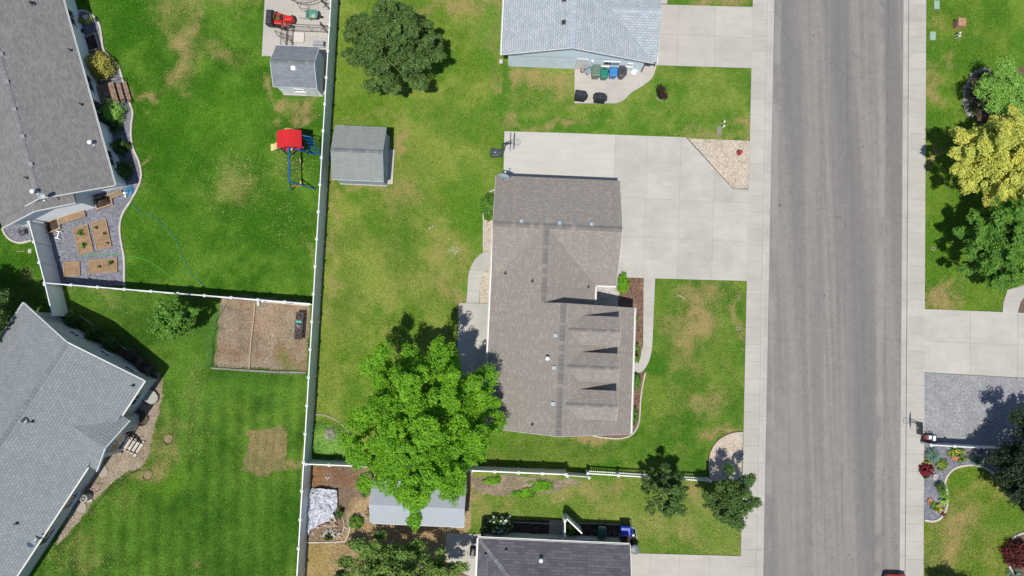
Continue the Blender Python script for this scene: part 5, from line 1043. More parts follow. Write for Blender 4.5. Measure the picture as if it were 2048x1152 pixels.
shrub('crimson_bush', 'big red and maroon bush in the round bed at the lower right corner', 2042, 1108, .95, 1.2, M['leaf_maroon'], 4200, .11, 94, extra=(M['leaf_red'], 320, .10), ry=1.05)
shrub('garden_shrub', 'pale sage plant at the bottom of the round bed', 2034, 1146, .6, .4, M['leaf_bluegreen'], 900, .09, 95)
def flat_rock(label, px, py, r, mat, rot=0, h=.09):
    pts = [(math.cos(a) * r * (1 + .18 * math.sin(3 * a + px)), math.sin(a) * r * .8 * (1 + .15 * math.cos(2 * a + py))) for a in [i * math.pi / 4 for i in range(8)]]
    o = obj('flat_rock', MB().prism(pts, -.02, h), mat, bevel=.02); o.location = W(px, py, 0); o.rotation_euler.z = rot; return tag(o, label, 'rock')
flat_rock('orange sandstone slab among the yellow flowers by the low fence', 1909, 914, .30, M['terracotta'], .3, .14); flat_rock('orange sandstone slab lying on slate near the bottom of the flower bed', 1859, 1002, .24, M['terracotta'], 1.2, .12); flat_rock('pale pink rock below the crimson bush', 1869, 953, .24, M['stone'], .6, .14)
# young bronze leaved tree on the north lawn
tree('bronze_sapling', 'small bronze leaved sapling in the lawn below the patio', 'tree', 1326, 184, 1.1, (.42, .62, .75), M['leaf_bronze'], 900, .10, .035, 17, lobes=8, lobe_r=.35, subs=6, sub_r=.5)
rw_ = thing('mulch_ring', 'pale stones round the bronze leaved sapling', 'stones', W(1321, 196, 0)); rocks(rw_, [(math.cos(i * .8) * .24, math.sin(i * .8) * .2) for i in range(8)], .05, .1, M['stone'], 8)

# ------------------------------------------------------------------ things in the yards
def T(name, label, cat, px, py, z=0.0, rz=0, group=None, h=0.0):
    """thing standing on the ground whose top (at height h) shows at the pixel"""
    x, y, _ = W(px, py, h); return thing(name, label, cat, (x, y, z), rz, group)
BIN = {}
def wheelie_bin(label, px, py, mat, rz, s=1.0, group='wheeled bins along the pale blue house wall'):
    t = T('wheelie_bin', label, 'bin', px, py, .05, rz, group, 1.0); w, d, h = .29 * s, .34 * s, 1.0 * s
    def ring(x, y, z, oy=0): return [(-x, -y + oy, z), (x, -y + oy, z), (x, y + oy, z), (-x, y + oy, z)]
    obj('body', MB().loft([ring(w * .72, d * .70, .06), ring(w * .95, d * .95, h * .93), ring(w * 1.04, d * 1.02, h * .94), ring(w * 1.04, d * 1.02, h * .98)]), mat, t, bevel=.02)
    ld = obj('lid', MB().loft([ring(w * 1.06, d * 1.06, h * .985, -.02), ring(w * 1.06, d * 1.05, h * 1.03, -.02), ring(w * .86, d * .8, h * 1.075, -.04)]), mat, t, bevel=.03)
    obj('lid_rib', MB().box((0, -.04, h * 1.085), (w * 1.1, .04, .03)).box((0, -.2, h * 1.08), (w * .9, .03, .02)), mat, ld, bevel=.008)
    obj('handle', MB().tube([(-w * .8, d * 1.02, h * .96), (-w * .8, d * 1.28, h * .98), (w * .8, d * 1.28, h * .98), (w * .8, d * 1.02, h * .96)], .018), mat, t)
    for sx in (-1, 1): obj('wheel', MB().lathe([(.02, -.025), (.12, -.025), (.13, 0), (.12, .025), (.02, .025)], (sx * w * .8, d * .95, .13), 14, 'x'), M['rubber'], t)
    return t
gs = [('grey green wheeled bin, leftmost of the bins at the pale blue wall', 1192, 143, S(108, 132, 116), 1.08), ('bright teal wheeled bin between the grey green and the blue bin', 1209, 146, S(10, 138, 118), .92), ('bright blue wheeled bin at the pale blue wall', 1227, 143, S(58, 140, 210), 1.0)]
for lb, px, py, c_, s_ in gs: wheelie_bin(lb, px, py, plain('bin_plastic', c_, .4), A0, s_)
t = T('round_bin', 'charcoal rounded bin, rightmost of the bins at the pale blue wall', 'bin', 1245, 142, .05, A0, 'wheeled bins along the pale blue house wall', 1.0)
cb_ = plain('charcoal_plastic', S(72, 74, 82), .45)
def oval(rx, ry, z, n=18, sq=.7): return [(math.copysign(abs(math.cos(a)) ** sq, math.cos(a)) * rx, math.copysign(abs(math.sin(a)) ** sq, math.sin(a)) * ry - (.03 if math.sin(a) < 0 else 0), z) for a in [i * 2 * math.pi / n for i in range(n)]]
obj('body', MB().loft([oval(.22, .28, .05), oval(.30, .36, .92), oval(.33, .40, .93), oval(.33, .40, .97)]), cb_, t, smooth=False); ld = obj('lid', MB().loft([oval(.33, .41, .975), oval(.33, .41, 1.0), oval(.25, .32, 1.05)]), cb_, t)
obj('lid_dish', MB().loft([oval(.15, .17, 1.051), oval(.13, .15, 1.065)]), M['dark'], ld); obj('handle', MB().tube([(-.24, .36, .95), (-.24, .46, .97), (.24, .46, .97), (.24, .36, .95)], .02), cb_, t)
for sx in (-1, 1): obj('wheel', MB().lathe([(.02, -.025), (.11, -.025), (.12, 0), (.11, .025), (.02, .025)], (sx * .22, .3, .12), 14, 'x'), M['rubber'], t)
wheelie_bin('dark teal wheeled bin in the shade beside the dark roofed house', 1204, 1066, plain('dark_teal_plastic', S(30, 92, 84), .4), A0, 1.0, 'bins beside the dark roofed house')
wheelie_bin('royal blue wheeled bin at the corner of the dark roofed house', 1252, 1062, plain('royal_blue_plastic', S(20, 70, 200), .35), A0 - R(90), 1.05, 'bins beside the dark roofed house')
t = T('trash_can', 'grey round trash can with a lid at the roof corner of the dark roofed house', 'bin', 1270, 1099, .05, 0, None, .8)
obj('body', MB().lathe([(.25, 0), (.30, .7), (.32, .72), (.32, .75)], n=24), cb_, t); ld = obj('lid', MB().lathe([(.335, .755), (.335, .78), (.28, .82), (.16, .85), (.005, .86)], n=24), plain('grey_lid', S(118, 128, 134), .4), t); obj('lid_handle', MB().tube([(-.09, 0, .85), (-.07, 0, .90), (.07, 0, .90), (.09, 0, .85)], .014), cb_, ld)
# covered grills
def blob_cover(t, rings, mat): return obj('cover', MB().loft(rings), mat, t, bevel=.03)
gc_ = mottled('charcoal_cover_cloth', S(66, 70, 80), S(50, 52, 60), 3, 14, .2)
t = T('covered_grill', 'dark covered barbecue at the left edge of the patio', 'grill', 1162, 188, .05, R(-8), None, .9)
def quad_(x, y, z, k=.0, dx=0): return [(-x + dx, -y, z), (x * .7 + dx, -y, z), (x + .12 + dx, -y * .1, z), (x * .75 + dx, y, z), (-x + dx, y, z)]
blob_cover(t, [quad_(.42, .30, 0), quad_(.44, .31, .6), quad_(.42, .29, .85), quad_(.32, .17, 1.02)], gc_)
for sx in (-1, 1): obj('cover_fold', MB().beam((sx * .2, -.3, .1), (sx * .24, -.31, .6), .05), gc_, t)
t = T('covered_grill', 'dark covered barbecue with side shelves, right of the other covered one', 'grill', 1201, 192, .05, R(-6), None, .95)
def quad2(x, y, z): return [(-x, -y, z), (x, -y, z), (x, y, z), (-x, y, z)]
blob_cover(t, [quad2(.40, .26, 0), quad2(.42, .28, .55), quad2(.42, .26, .8), quad2(.24, .25, .84), quad2(.22, .22, 1.05), quad2(.14, .1, 1.12)], gc_); obj('shelf_cover', MB().box((.42, -.05, .72), (.22, .4, .10)), gc_, t, bevel=.03); obj('shelf_cover', MB().box((-.42, -.02, .72), (.18, .36, .10)), gc_, t, bevel=.03)
t = T('fire_pot', 'small round brown fire pot by the back door', 'pot', 1165, 140, .05, 0, None, .3); obj('bowl', MB().lathe([(.09, 0), (.16, .12), (.17, .3), (.15, .3), (.12, .1)], n=20), plain('brown_glaze', S(70, 40, 42), .4), t, smooth=True); obj('pot_legs', MB().tube([(0, .13, 0), (0, .1, .1)], .02).tube([(.11, -.07, 0), (.09, -.05, .1)], .02).tube([(-.11, -.07, 0), (-.09, -.05, .1)], .02), M['dark'], t); obj('ash', MB().lathe([(.13, .20), (.005, .22)], n=14), plain('ash_pink', S(190, 150, 150), .9), t)
t = T('folding_chair', 'small pale blue folding chair between the fire pot and the bins', 'chair', 1177, 143, .05, R(30), None, .4)
mb = MB()
for x in (-.2, .2): mb.tube([(x, -.2, 0), (x, .18, .75)], .014).tube([(x, .2, 0), (x, -.18, .42)], .014)
obj('frame', mb, M['steel'], t); obj('seat', MB().box((0, 0, .42), (.4, .36, .02)), plain('pale_blue_cloth', S(150, 172, 192), .8), t); obj('backrest', MB().box((0, .17, .62), (.4, .02, .2)), plain('blue_cloth', S(130, 155, 180), .8), t)
t = T('step_stool', 'white plastic step stool at the corner of the pale blue house', 'stool', 1268, 144, .05, R(-35), None, .3)
obj('top', MB().box((0, 0, .30), (.34, .48, .03)), M['white'], t, bevel=.01)
for x in (-1, 1):
    for y in (-1, 1): obj('leg', MB().beam((x * .14, y * .2, .29), (x * .17, y * .23, 0), .035), M['white'], t)
for j in range(4): obj('slat', MB().box((0, -.18 + j * .12, .32), (.30, .07, .012)), M['trim'], t)
# ------- ride-on mower
t = thing('ride_on_mower', 'red ride on lawn mower with a black grass bagger on the concrete pad', 'lawn mower', (*W(566, 38, .6)[:2], .05), R(-3))
red = M['red']
def rr(x0, x1, y, z, n=0): return [(x0, -y, z), (x1, -y * .8, z), (x1 + .05, -y * .3, z), (x1 + .05, y * .3, z), (x1, y * .8, z), (x0, y, z)]
obj('hood', MB().loft([rr(.12, .75, .24, .35), rr(.10, .78, .26, .55), rr(.12, .74, .22, .76), rr(.2, .66, .14, .82)]), red, t, bevel=.03)
obj('chassis', MB().box((.1, 0, .30), (1.35, .34, .10)), M['dark'], t)
obj('footboard', MB().box((-.02, 0, .36), (.42, .82, .04)), plain('faded_red_plate', S(205, 105, 95), .6), t, bevel=.01)
obj('rear_fender', MB().box((-.38, 0, .55), (.62, .84, .10)), red, t, bevel=.05)
obj('cutting_deck', MB().lathe([(.50, .10), (.50, .20), (.40, .25), (.1, .27)], (.0, -.06, 0), 22), plain('deck_salmon', S(206, 110, 96), .6), t)
obj('discharge_chute', MB().loft([[(.1, -.42, .15), (.35, -.5, .15), (.35, -.5, .35), (.1, -.42, .35)], [(-.2, -.70, .3), (.05, -.78, .3), (.05, -.78, .5), (-.2, -.70, .5)], [(-.62, -.42, .5), (-.5, -.62, .5), (-.5, -.62, .72), (-.62, -.42, .72)]]), M['black'], t, bevel=.03)
st_ = obj('seat', MB().box((-.34, .02, .68), (.36, .42, .10)), mottled('cracked_seat_vinyl', S(90, 76, 40), S(150, 120, 60), 8, 20, .3), t, bevel=.04); obj('seat_back', MB().box((-.54, .02, .84), (.10, .42, .34)), st_.data.materials[0], st_, bevel=.04)
sw = obj('steering_wheel', MB().tube([(.17 * math.cos(a), .17 * math.sin(a), 0) for a in [i * math.pi / 9 for i in range(19)]], .016, 6), M['black'], t, loc=(-.02, 0, .92)); sw.rotation_euler = (0, R(-25), 0); obj('spokes', MB().beam((-.16, 0, 0), (.16, 0, 0), .02).beam((0, -.16, 0), (0, .16, 0), .02), M['black'], sw); obj('steering_column', MB().tube([(0, 0, .0), (.16, 0, -.35)], .025), M['dark'], t, loc=(-.02, 0, .92))
for x, y, r_, w_ in ((.58, .38, .17, .12), (.58, -.38, .17, .12), (-.42, .40, .25, .2), (-.42, -.40, .25, .2)):
    wh = obj('wheel', MB().lathe([(r_ * .5, -w_ / 2), (r_ * .93, -w_ / 2), (r_, -w_ / 4), (r_, w_ / 4), (r_ * .93, w_ / 2), (r_ * .5, w_ / 2)], (x, y, r_), 18, 'y'), M['rubber'], t); obj('rim', MB().lathe([(.01, -w_ * .52), (r_ * .5, -w_ * .45), (r_ * .5, w_ * .45), (.01, w_ * .52)], (x, y, r_), 14, 'y'), M['white'], wh)
bg_ = obj('grass_bagger', MB().loft([[(-1.16, -.55, .25), (-.68, -.55, .25), (-.68, .52, .25), (-1.16, .52, .25)], [(-1.2, -.58, .8), (-.66, -.58, .8), (-.66, .55, .8), (-1.2, .55, .8)], [(-1.14, -.52, .92), (-.72, -.52, .92), (-.72, .49, .92), (-1.14, .49, .92)]]), M['black'], t, bevel=.03); obj('bagger_lid', MB().box((-.93, -.28, .95), (.38, .44, .05)).box((-.93, .24, .95), (.38, .44, .05)), plain('charcoal_lid', S(60, 62, 72), .5), bg_, bevel=.02)
# ------- wheelbarrow
t = thing('wheelbarrow', 'green wheelbarrow with dried residue in its tray on the concrete pad', 'wheelbarrow', (*W(624, 30, .5)[:2], .05), R(-2)); tealm = mottled('green_tray_paint', S(92, 158, 142), S(120, 172, 156), 5, 16, .15)
def wr(x0, x1, y, z): return [(x0, -y, z), (x1 * .75, -y, z), (x1, -y * .5, z), (x1, y * .5, z), (x1 * .75, y, z), (x0, y, z)]
mb = MB(); mb.loft([wr(-.26, .30, .18, .34), wr(-.38, .46, .32, .62), wr(-.40, .48, .34, .63), wr(-.38, .46, .31, .64), wr(-.24, .28, .17, .37)], cap=True); obj('tray', mb, tealm, t)
obj('residue', MB().lathe([(.15, .372), (.06, .385), (.005, .388)], (.08, -.04, 0), 9), plain('dried_mud', S(205, 196, 160), .9), t)
for s_ in (-1, 1): h_ = obj('handle', MB().tube([(.5, s_ * .08, .2), (0, s_ * .22, .38), (-.62, s_ * .30, .58), (-.78, s_ * .30, .60)], .02), M['wood_light'], t); obj('grip', MB().tube([(-.72, s_ * .30, .595), (-.84, s_ * .30, .61)], .026), M['black'], h_); obj('leg', MB().tube([(-.1, s_ * .22, .36), (-.22, s_ * .22, 0), (-.1, s_ * .22, .02)], .014), M['dark'], t)
wh = obj('wheel', MB().lathe([(.08, -.04), (.18, -.04), (.2, 0), (.18, .04), (.08, .04)], (.55, 0, .2), 18, 'y'), M['rubber'], t); obj('rim', MB().lathe([(.005, -.05), (.08, -.03), (.08, .03), (.005, .05)], (.55, 0, .2), 12, 'y'), M['steel'], wh)
# ------- trampoline
t = thing('trampoline', 'round trampoline with a black mat cut by the top edge above the mower', 'trampoline', (*W(609, -44, .8)[:2], .05)); r_ = 1.95
obj('jumping_mat', MB().lathe([(.005, .80), (1.55, .80), (1.55, .79), (.005, .79)], n=40), plain('black_mesh_mat', S(50, 52, 62), .8), t)
fr_ = obj('frame', MB().tube([(r_ * math.cos(a), r_ * math.sin(a), .8) for a in [i * math.pi / 24 for i in range(49)]], .025, 6, False), M['bronze'], t)
for k in range(0, 48): a = k * math.pi / 24; obj('spring', MB().tube([(1.56 * math.cos(a), 1.56 * math.sin(a), .795), (1.93 * math.cos(a), 1.93 * math.sin(a), .80)], .012, 5), M['steel'], fr_)
for k in range(6):
    a = k * math.pi / 3 + .25; lg_ = MB(); a2 = a + .35; lg_.tube([(r_ * math.cos(a), r_ * math.sin(a), .8), (r_ * 1.04 * math.cos(a), r_ * 1.04 * math.sin(a), .02), (r_ * 1.04 * math.cos(a2), r_ * 1.04 * math.sin(a2), .02), (r_ * math.cos(a2), r_ * math.sin(a2), .8)], .02, 6); obj('leg', lg_, M['bronze'], t)
    obj('net_pole', MB().tube([(r_ * 1.02 * math.cos(a), r_ * 1.02 * math.sin(a), .5), (r_ * 1.02 * math.cos(a), r_ * 1.02 * math.sin(a), 1.5)], .02, 6), M['dark'], t)
# ------- kennel of tube and mesh
kz = .05; k0 = Vector(W(564, 48, 1.2)); k1 = Vector(W(655, 50, 1.2)); k2 = Vector(W(563, 92, 1.2))
kw = (k1 - k0).length; kd = (k0 - k2).length + .5
t = thing('dog_kennel', 'wire mesh dog kennel with rusty tube frame between the mower and the shed', 'kennel', (k0.x, k0.y, kz), A0)
def mesh_panel(parent, a, b_, h, name='kennel_panel', brace=True):
    a = Vector(a); b_ = Vector(b_); mb = MB()
    for z in (.08, h): mb.beam(a + Vector((0, 0, z)), b_ + Vector((0, 0, z)), .035)
    for p_ in (a, b_): mb.beam(p_, p_ + Vector((0, 0, h)), .035)
    if brace: mb.beam(a.lerp(b_, .5) + Vector((0, 0, .08)), a.lerp(b_, .5) + Vector((0, 0, h)), .03)
    o = obj(name, mb, M['bronze'], parent); w = MB(); L_ = (b_ - a).length; n_ = int(L_ / .22)
    for i in range(1, n_): p_ = a.lerp(b_, i / n_); w.beam(p_ + Vector((0, 0, .08)), p_ + Vector((0, 0, h)), .006)
    for i in range(1, 6): w.beam(a + Vector((0, 0, h * i / 6)), b_ + Vector((0, 0, h * i / 6)), .006)
    obj('wire_mesh', w, M['steel'], o); return o
mesh_panel(t, (.45, 0, 0), (kw, 0, 0), 1.2); mesh_panel(t, (0, 0, 0), (0, -kd * .9, 0), 1.2); mesh_panel(t, (.45, 0, 0), (.45, -kd * .9, 0), 1.2); mesh_panel(t, (0, 0, 0), (.45, 0, 0), 1.2, 'kennel_gate', False); mesh_panel(t, (.45, -.8, 0), (-.55, .1 - .6, 0), 1.1, 'open_door')
t = T('dog_bed', 'pale square pad lying inside the dog kennel', 'dog bed', 597, 75, .05, A0, None, .1); obj('cushion', MB().box((0, 0, .05), (.8, .68, .1)), plain('pale_cushion', S(228, 220, 210), .9), t, bevel=.04); obj('rim', MB().box((0, .34, .07), (.86, .07, .12)).box((0, -.34, .07), (.86, .07, .12)).box((-.4, 0, .07), (.07, .62, .115)).box((.4, 0, .07), (.07, .62, .115)), plain('cushion_rim', S(236, 228, 218), .9), t, bevel=.025)
t = T('storage_shelf', 'low grey metal shelf between the kennel and the shed wall', 'shelf', 637, 86, .05, A0, None, .5)
for z in (.1, .5): obj('shelf_board', MB().box((0, 0, z), (.75, .35, .03)), plain('galvanised_shelf', S(190, 192, 196), .5), t)
for x in (-.36, .36):
    for y in (-.16, .16): obj('leg', MB().box((x, y, .27), (.03, .03, .5)), M['steel'], t)
for j in range(3): obj('slat', MB().box((0, -.11 + j * .11, .525), (.7, .05, .015)), M['steel'], t)
def bicycle(label, px, py, rz, colr, s=.8, lie=0):
    t = T('bicycle', label, 'bicycle', px, py, .05, rz, None, .5); fm = plain('bike_paint', colr, .4)
    for x in (-.42 * s, .42 * s):
        wh = obj('wheel', MB().tube([(x + .3 * s * math.cos(a), 0, .31 * s + .3 * s * math.sin(a)) for a in [i * math.pi / 12 for i in range(25)]], .018, 6, False), M['rubber'], t); sp_ = MB()
        for k in range(6): a = k * math.pi / 6; sp_.tube([(x - .29 * s * math.cos(a), 0, .31 * s - .29 * s * math.sin(a)), (x + .29 * s * math.cos(a), 0, .31 * s + .29 * s * math.sin(a))], .003, 4)
        obj('spokes', sp_, M['steel'], wh)
    F = lambda x, z: (x * s, 0, z * s)
    obj('frame', MB().tube([F(-.42, .31), F(-.08, .28), F(.30, .68), F(-.14, .66), F(-.42, .31)], .016).tube([F(-.08, .28), F(-.16, .72)], .015).tube([F(.42, .31), F(.28, .78)], .016), fm, t)
    obj('saddle', MB().box((-.17 * s, 0, .76 * s), (.24, .12, .05)), M['black'], t, bevel=.02); obj('handlebar', MB().tube([(.20 * s, -.28, .80 * s), (.28 * s, -.1, .82 * s), (.28 * s, .1, .82 * s), (.20 * s, .28, .80 * s)], .014), M['dark'], t); obj('pedals', MB().beam((-.08 * s, -.15, .28 * s), (-.08 * s, .15, .28 * s), .02).box((-.08 * s, -.17, .28 * s), (.09, .06, .02)).box((-.08 * s, .17, .28 * s), (.09, .06, .02)), M['dark'], t)
    t.rotation_euler = (R(lie), 0, rz); return t
bicycle('pinkish bicycle leaning beside the kennel by the long fence', 648, 52, R(-55), S(205, 120, 105), .75, 14)
bicycle('dark bicycle at the top of the pad against the long fence', 652, 8, R(-50), S(60, 50, 52), .95, 10)
t = T('garden_hose', 'black hose looped on the grass at the corner of the concrete pad', 'hose', 538, 112, 0, 0); obj('hose_loop', MB().tube([(.35 * math.cos(a) + .1, .22 * math.sin(a), .03) for a in [.3 + i * .25 for i in range(11)]], .016, 6), M['black'], t); obj('hose_nozzle', MB().box((-.26, -.02, .03), (.1, .04, .04)), M['dark'], t)

# ------- playset
pb = Vector(W(576, 272, 2.1)); t = thing('playset', 'swing and slide playset with red canopy and blue tubes near the long fence', 'playset', (*W(580, 280, 2.0)[:2], 0), R(2))
tp = plain('timber_frame_blue', S(20, 60, 130), .5)
hw, hd = .88, .62
for x in (-.75, .75):
    for y in (-.55, .55): obj('tower_post', MB().beam((x, y, 0), (x * .92, y, 2.0), .07), tp, t)
obj('deck', MB().box((0, 0, 1.15), (1.5, 1.1, .05)), plain('red_deck', S(170, 30, 40), .6), t)
cv = MB(); n_ = 6
for s_ in (-1, 1): cv.loft([[Vector((s_ * hw * k / n_, y, 2.62 - .42 * (k / n_) ** 1.25 + z)) for k in range(n_ + 1)] + [Vector((s_ * hw * k / n_, y, 2.60 - .42 * (k / n_) ** 1.25 + z)) for k in range(n_, -1, -1)] for y, z in ((-hd, 0), (-.3, -.01), (0, -.02), (.3, -.01), (hd, 0))])
obj('canopy', cv, M['redcanvas'], t); obj('canopy_ridge_pole', MB().tube([(0, -hd - .05, 2.57), (0, hd + .05, 2.57)], .025), tp, t)
obj('gable_panel', MB().loft([[(-.6, y, 2.2), (.6, y, 2.2), (0, y, 2.52)] for y in (-.60, -.58)]), M['redcanvas'], t); obj('steering_toy', MB().lathe([(.05, 0), (.13, .01), (.13, .06), (.05, .05)], (.05, -.66, 2.0), 14), M['cream'], t); obj('side_panel', MB().box((.3, -.57, 1.55), (.6, .03, .45)), M['purple'], t)
for s_ in (0, .14): obj('arch_hoop', MB().tube([(.38 * math.cos(a) - .1, hd + .02 + s_, 1.7 + .5 * math.sin(a)) for a in [i * math.pi / 12 for i in range(13)]], .03), M['cream'], t)
sl = MB(); prof = [(-.75, 1.15), (-1.05, .95), (-1.45, .55), (-1.75, .25), (-2.0, .18)]
for (x0, z0_), (x1, z1_) in zip(prof[:-1], prof[1:]): sl.loft([[(x0, -.25, z0_ + .12), (x0, -.25, z0_), (x0, .25, z0_), (x0, .25, z0_ + .12), (x0, .22, z0_ + .12), (x0, .22, z0_ + .03), (x0, -.22, z0_ + .03), (x0, -.22, z0_ + .12)], [(x1, -.25, z1_ + .12), (x1, -.25, z1_), (x1, .25, z1_), (x1, .25, z1_ + .12), (x1, .22, z1_ + .12), (x1, .22, z1_ + .03), (x1, -.22, z1_ + .03), (x1, -.22, z1_ + .12)]])
obj('slide', sl, M['cream'], t)
by_ = -.62; ye = -.62 - 2.45; bz = 2.25; bx_ = -.02
obj('swing_beam', MB().tube([(bx_, by_ + .1, bz), (bx_, ye, bz)], .06, 10), M['blue'], t)
for y in (ye, by_):
    for x in (-.55, 1.25): obj('frame_leg', MB().tube([(bx_, y, bz), (x, y - (.12 if y == ye else -.05), 0)], .045, 8), M['blue'], t)
obj('cross_bar', MB().tube([(-.32, ye - .06, 1.05), (.6, ye - .06, 1.1)], .03), plain('orange_bar', S(215, 110, 80), .5), t)
for y, kind in ((-1.15, 's'), (-2.75, 's')):
    sg = obj('swing_seat', MB().tube([(.14, y - .23, .62), (.20, y - .15, .46), (.22, y, .40), (.20, y + .15, .46), (.14, y + .23, .62)], .055, 8), M['cream'], t)
    for s_ in (-1, 1): obj('swing_rope', MB().tube([(bx_, y + s_ * .24, bz), (.14, y + s_ * .24, .6)], .013, 5), M['cream'], sg)
tb = obj('trapeze_bar', MB().tube([(.06, -2.15, 1.15), (.06, -1.75, 1.15)], .03), M['cream'], t)
for s_ in (-2.13, -1.77): obj('trapeze_rope', MB().tube([(bx_, s_, bz), (.06, s_, 1.15)], .012, 5), M['cream'], tb)
ln = obj('climbing_net_frame', MB().tube([(.78, .35, 1.95), (1.45, .2, 1.9), (1.62, -.55, .0)], .03).tube([(1.45, .2, 1.9), (1.5, .6 - .2, .0)], .03).tube([(.8, -.55, .35), (1.62, -.55, .02)], .03), M['blue'], t)
nt_ = MB()
for i in range(6): nt_.tube([(.82 + i * .13, -.5, .3 - i * .04), (.8 + i * .13, .3, 1.9 - i * .02)], .012, 5)
for i in range(6): nt_.tube([(.82, -.5 + i * .16, .3 + i * .32), (1.5, -.5 + i * .14, .1 + i * .34)], .012, 5)
obj('climbing_net', nt_, M['blue'], ln)

# ------- basketball hoops
def hoop(label, px, py, rz, h=2.9, base=True, bw=1.1, lean=.0):
    """pole on a weighted base; board faces +x"""
    x, y, _ = W(px, py, 0); t = thing('basketball_hoop', label, 'basketball hoop', (x, y, .0), rz)
    if base:
        b_ = obj('base', MB().loft([[(-.45, -.38, 0), (.42, -.30, 0), (.42, .30, 0), (-.45, .38, 0)], [(-.42, -.34, .12), (.36, -.26, .12), (.36, .26, .12), (-.42, .34, .12)], [(-.36, -.28, .17), (.1, -.2, .17), (.1, .2, .17), (-.36, .28, .17)]]), plain('dark_base_plastic', S(62, 68, 78), .5), t, bevel=.03)
        obj('filler_cap', MB().lathe([(.05, .17), (.05, .2), (.005, .205)], (-.1, 0, 0), 12), M['steel'], b_)
        for s_ in (-1, 1): obj('stay', MB().tube([(-.15, s_ * .28, .15), (.55, s_ * .04, .85)], .022), M['steel'], t)
        obj('axle_wheels', MB().lathe([(.08, -.03), (.09, 0), (.08, .03)], (.42, .22, .08), 12, 'y').lathe([(.08, -.03), (.09, 0), (.08, .03)], (.42, -.22, .08), 12, 'y'), M['rubber'], t)
    x0 = .5; pl = obj('pole', MB().tube([(x0, 0, .05), (x0, 0, h - .5)], .05, 10), M['dark'], t)
    obj('board_arm', MB().tube([(x0, -.08, h - .6), (x0 + .5, -.1, h + .1)], .025).tube([(x0, .08, h - .6), (x0 + .5, .1, h + .1)], .025).tube([(x0 - .15, 0, h - .5), (x0 + .5, 0, h - .2)], .025), M['dark'], t)
    bb = obj('backboard', MB().box((x0 + .55, 0, h + .1), (.04, bw, .72)), plain('smoky_backboard', S(96, 98, 104), .3), t); obj('board_trim', MB().box((x0 + .55, 0, h + .47), (.06, bw + .04, .03)).box((x0 + .575, 0, h - .03), (.01, .5, .03)).box((x0 + .575, 0, h + .3), (.01, .5, .03)), M['dark'], bb)
    rim = obj('rim', MB().tube([(x0 + .82 + .225 * math.cos(a), .225 * math.sin(a), h - .05) for a in [i * math.pi / 12 for i in range(25)]], .011, 6, False).beam((x0 + .57, 0, h - .05), (x0 + .6, 0, h - .05), .1), plain('pale_rim', S(180, 178, 176), .5), t); nt_ = MB()
    for k in range(10): a = k * math.pi / 5; nt_.tube([(x0 + .82 + .22 * math.cos(a), .22 * math.sin(a), h - .06), (x0 + .82 + .15 * math.cos(a + .5), .15 * math.sin(a + .5), h - .26), (x0 + .82 + .12 * math.cos(a), .12 * math.sin(a), h - .42)], .006, 4)
    obj('net', nt_, M['white'], rim); return t
hoop('portable basketball hoop on a dark weighted base beside the tan house driveway', 993, 306, R(-2))
_w = W(1838, 856, 1.3)
t = hoop('low basketball hoop at the sidewalk beside the grey gravel lot, across the street', 1820, 845, R(180), 1.2, False, .9); t.location = (_w[0] + 1.05, _w[1], .05)
# ------- street furniture
t = T('fire_hydrant', 'red fire hydrant standing in the pink gravel triangle', 'fire hydrant', 1482, 303, .03, 0, None, .6); hr = plain('hydrant_red', S(200, 70, 70), .5)
obj('barrel', MB().lathe([(.15, 0), (.15, .04), (.10, .05), (.10, .5), (.135, .51), (.135, .55)], n=18), hr, t); obj('bonnet', MB().lathe([(.13, .55), (.12, .62), (.07, .69), (.03, .70), (.03, .76), (.005, .76)], n=18), hr, t, smooth=True)
for a, r_ in ((0, .05), (180, .05), (-90, .07)): o = obj('nozzle', MB().lathe([(r_, .08), (r_, .19), (r_ * .5, .20), (r_ * .5, .22)], (0, 0, .42), 12, 'x'), hr, t); o.rotation_euler = (0, 0, R(a))
obj('nozzle_chain', MB().tube([(.1, -.1, .4), (.0, -.2, .28), (-.1, -.1, .36)], .008, 5), M['dark'], t)
t = T('brick_pillar', 'short square brick pillar with an orange top on the upper right lawn', 'pillar', 1924, 44, 0, R(-2), None, .6)
bk = mottled('red_brick', S(206, 168, 138), S(192, 144, 112), 8, 22, .2); mort = MB().box((0, 0, .3), (.56, .56, .6)); obj('core', mort, plain('mortar', S(190, 176, 160), .9), t); bme = mesh_of('brick', MB().box((0, 0, 0), (.185, .02, .06)), bk)
for k in range(8):
    for j in range(3):
        for s_, ang in ((0, 0), (1, 90), (2, 180), (3, 270)):
            a = R(ang); lx = -.19 + j * .19 + (.03 if k % 2 else -.03) * .5; ly = -.285; o = inst('brick', bme, t, (lx * math.cos(a) - ly * math.sin(a), lx * math.sin(a) + ly * math.cos(a), .04 + k * .073), a)
bt = mesh_of('brick', MB().box((0, 0, 0), (.27, .085, .05)), bk)
for i in range(2):
    for j in range(6): inst('brick', bt, t, (-.145 + i * .285 + (.0), -.245 + j * .098, .625))
def capped_pipe(label, px, py, h=.5, group=None, lean=0):
    t = T('vent_pipe', label, 'pipe', px, py, 0, 0, group, h); obj('pipe', MB().tube([(0, 0, -.05), (0, 0, h)], .055, 12), M['white'], t); obj('cap', MB().lathe([(.09, h - .02), (.10, h + .03), (.06, h + .08), (.005, h + .09)], n=16), plain('cream_cap', S(235, 236, 214), .5), t, smooth=True)
capped_pipe('white capped pipe beside the brick pillar, upper of the pair', 1920, 66, .45); capped_pipe('white capped pipe beside the brick pillar, lower of the pair', 1919, 72, .3)
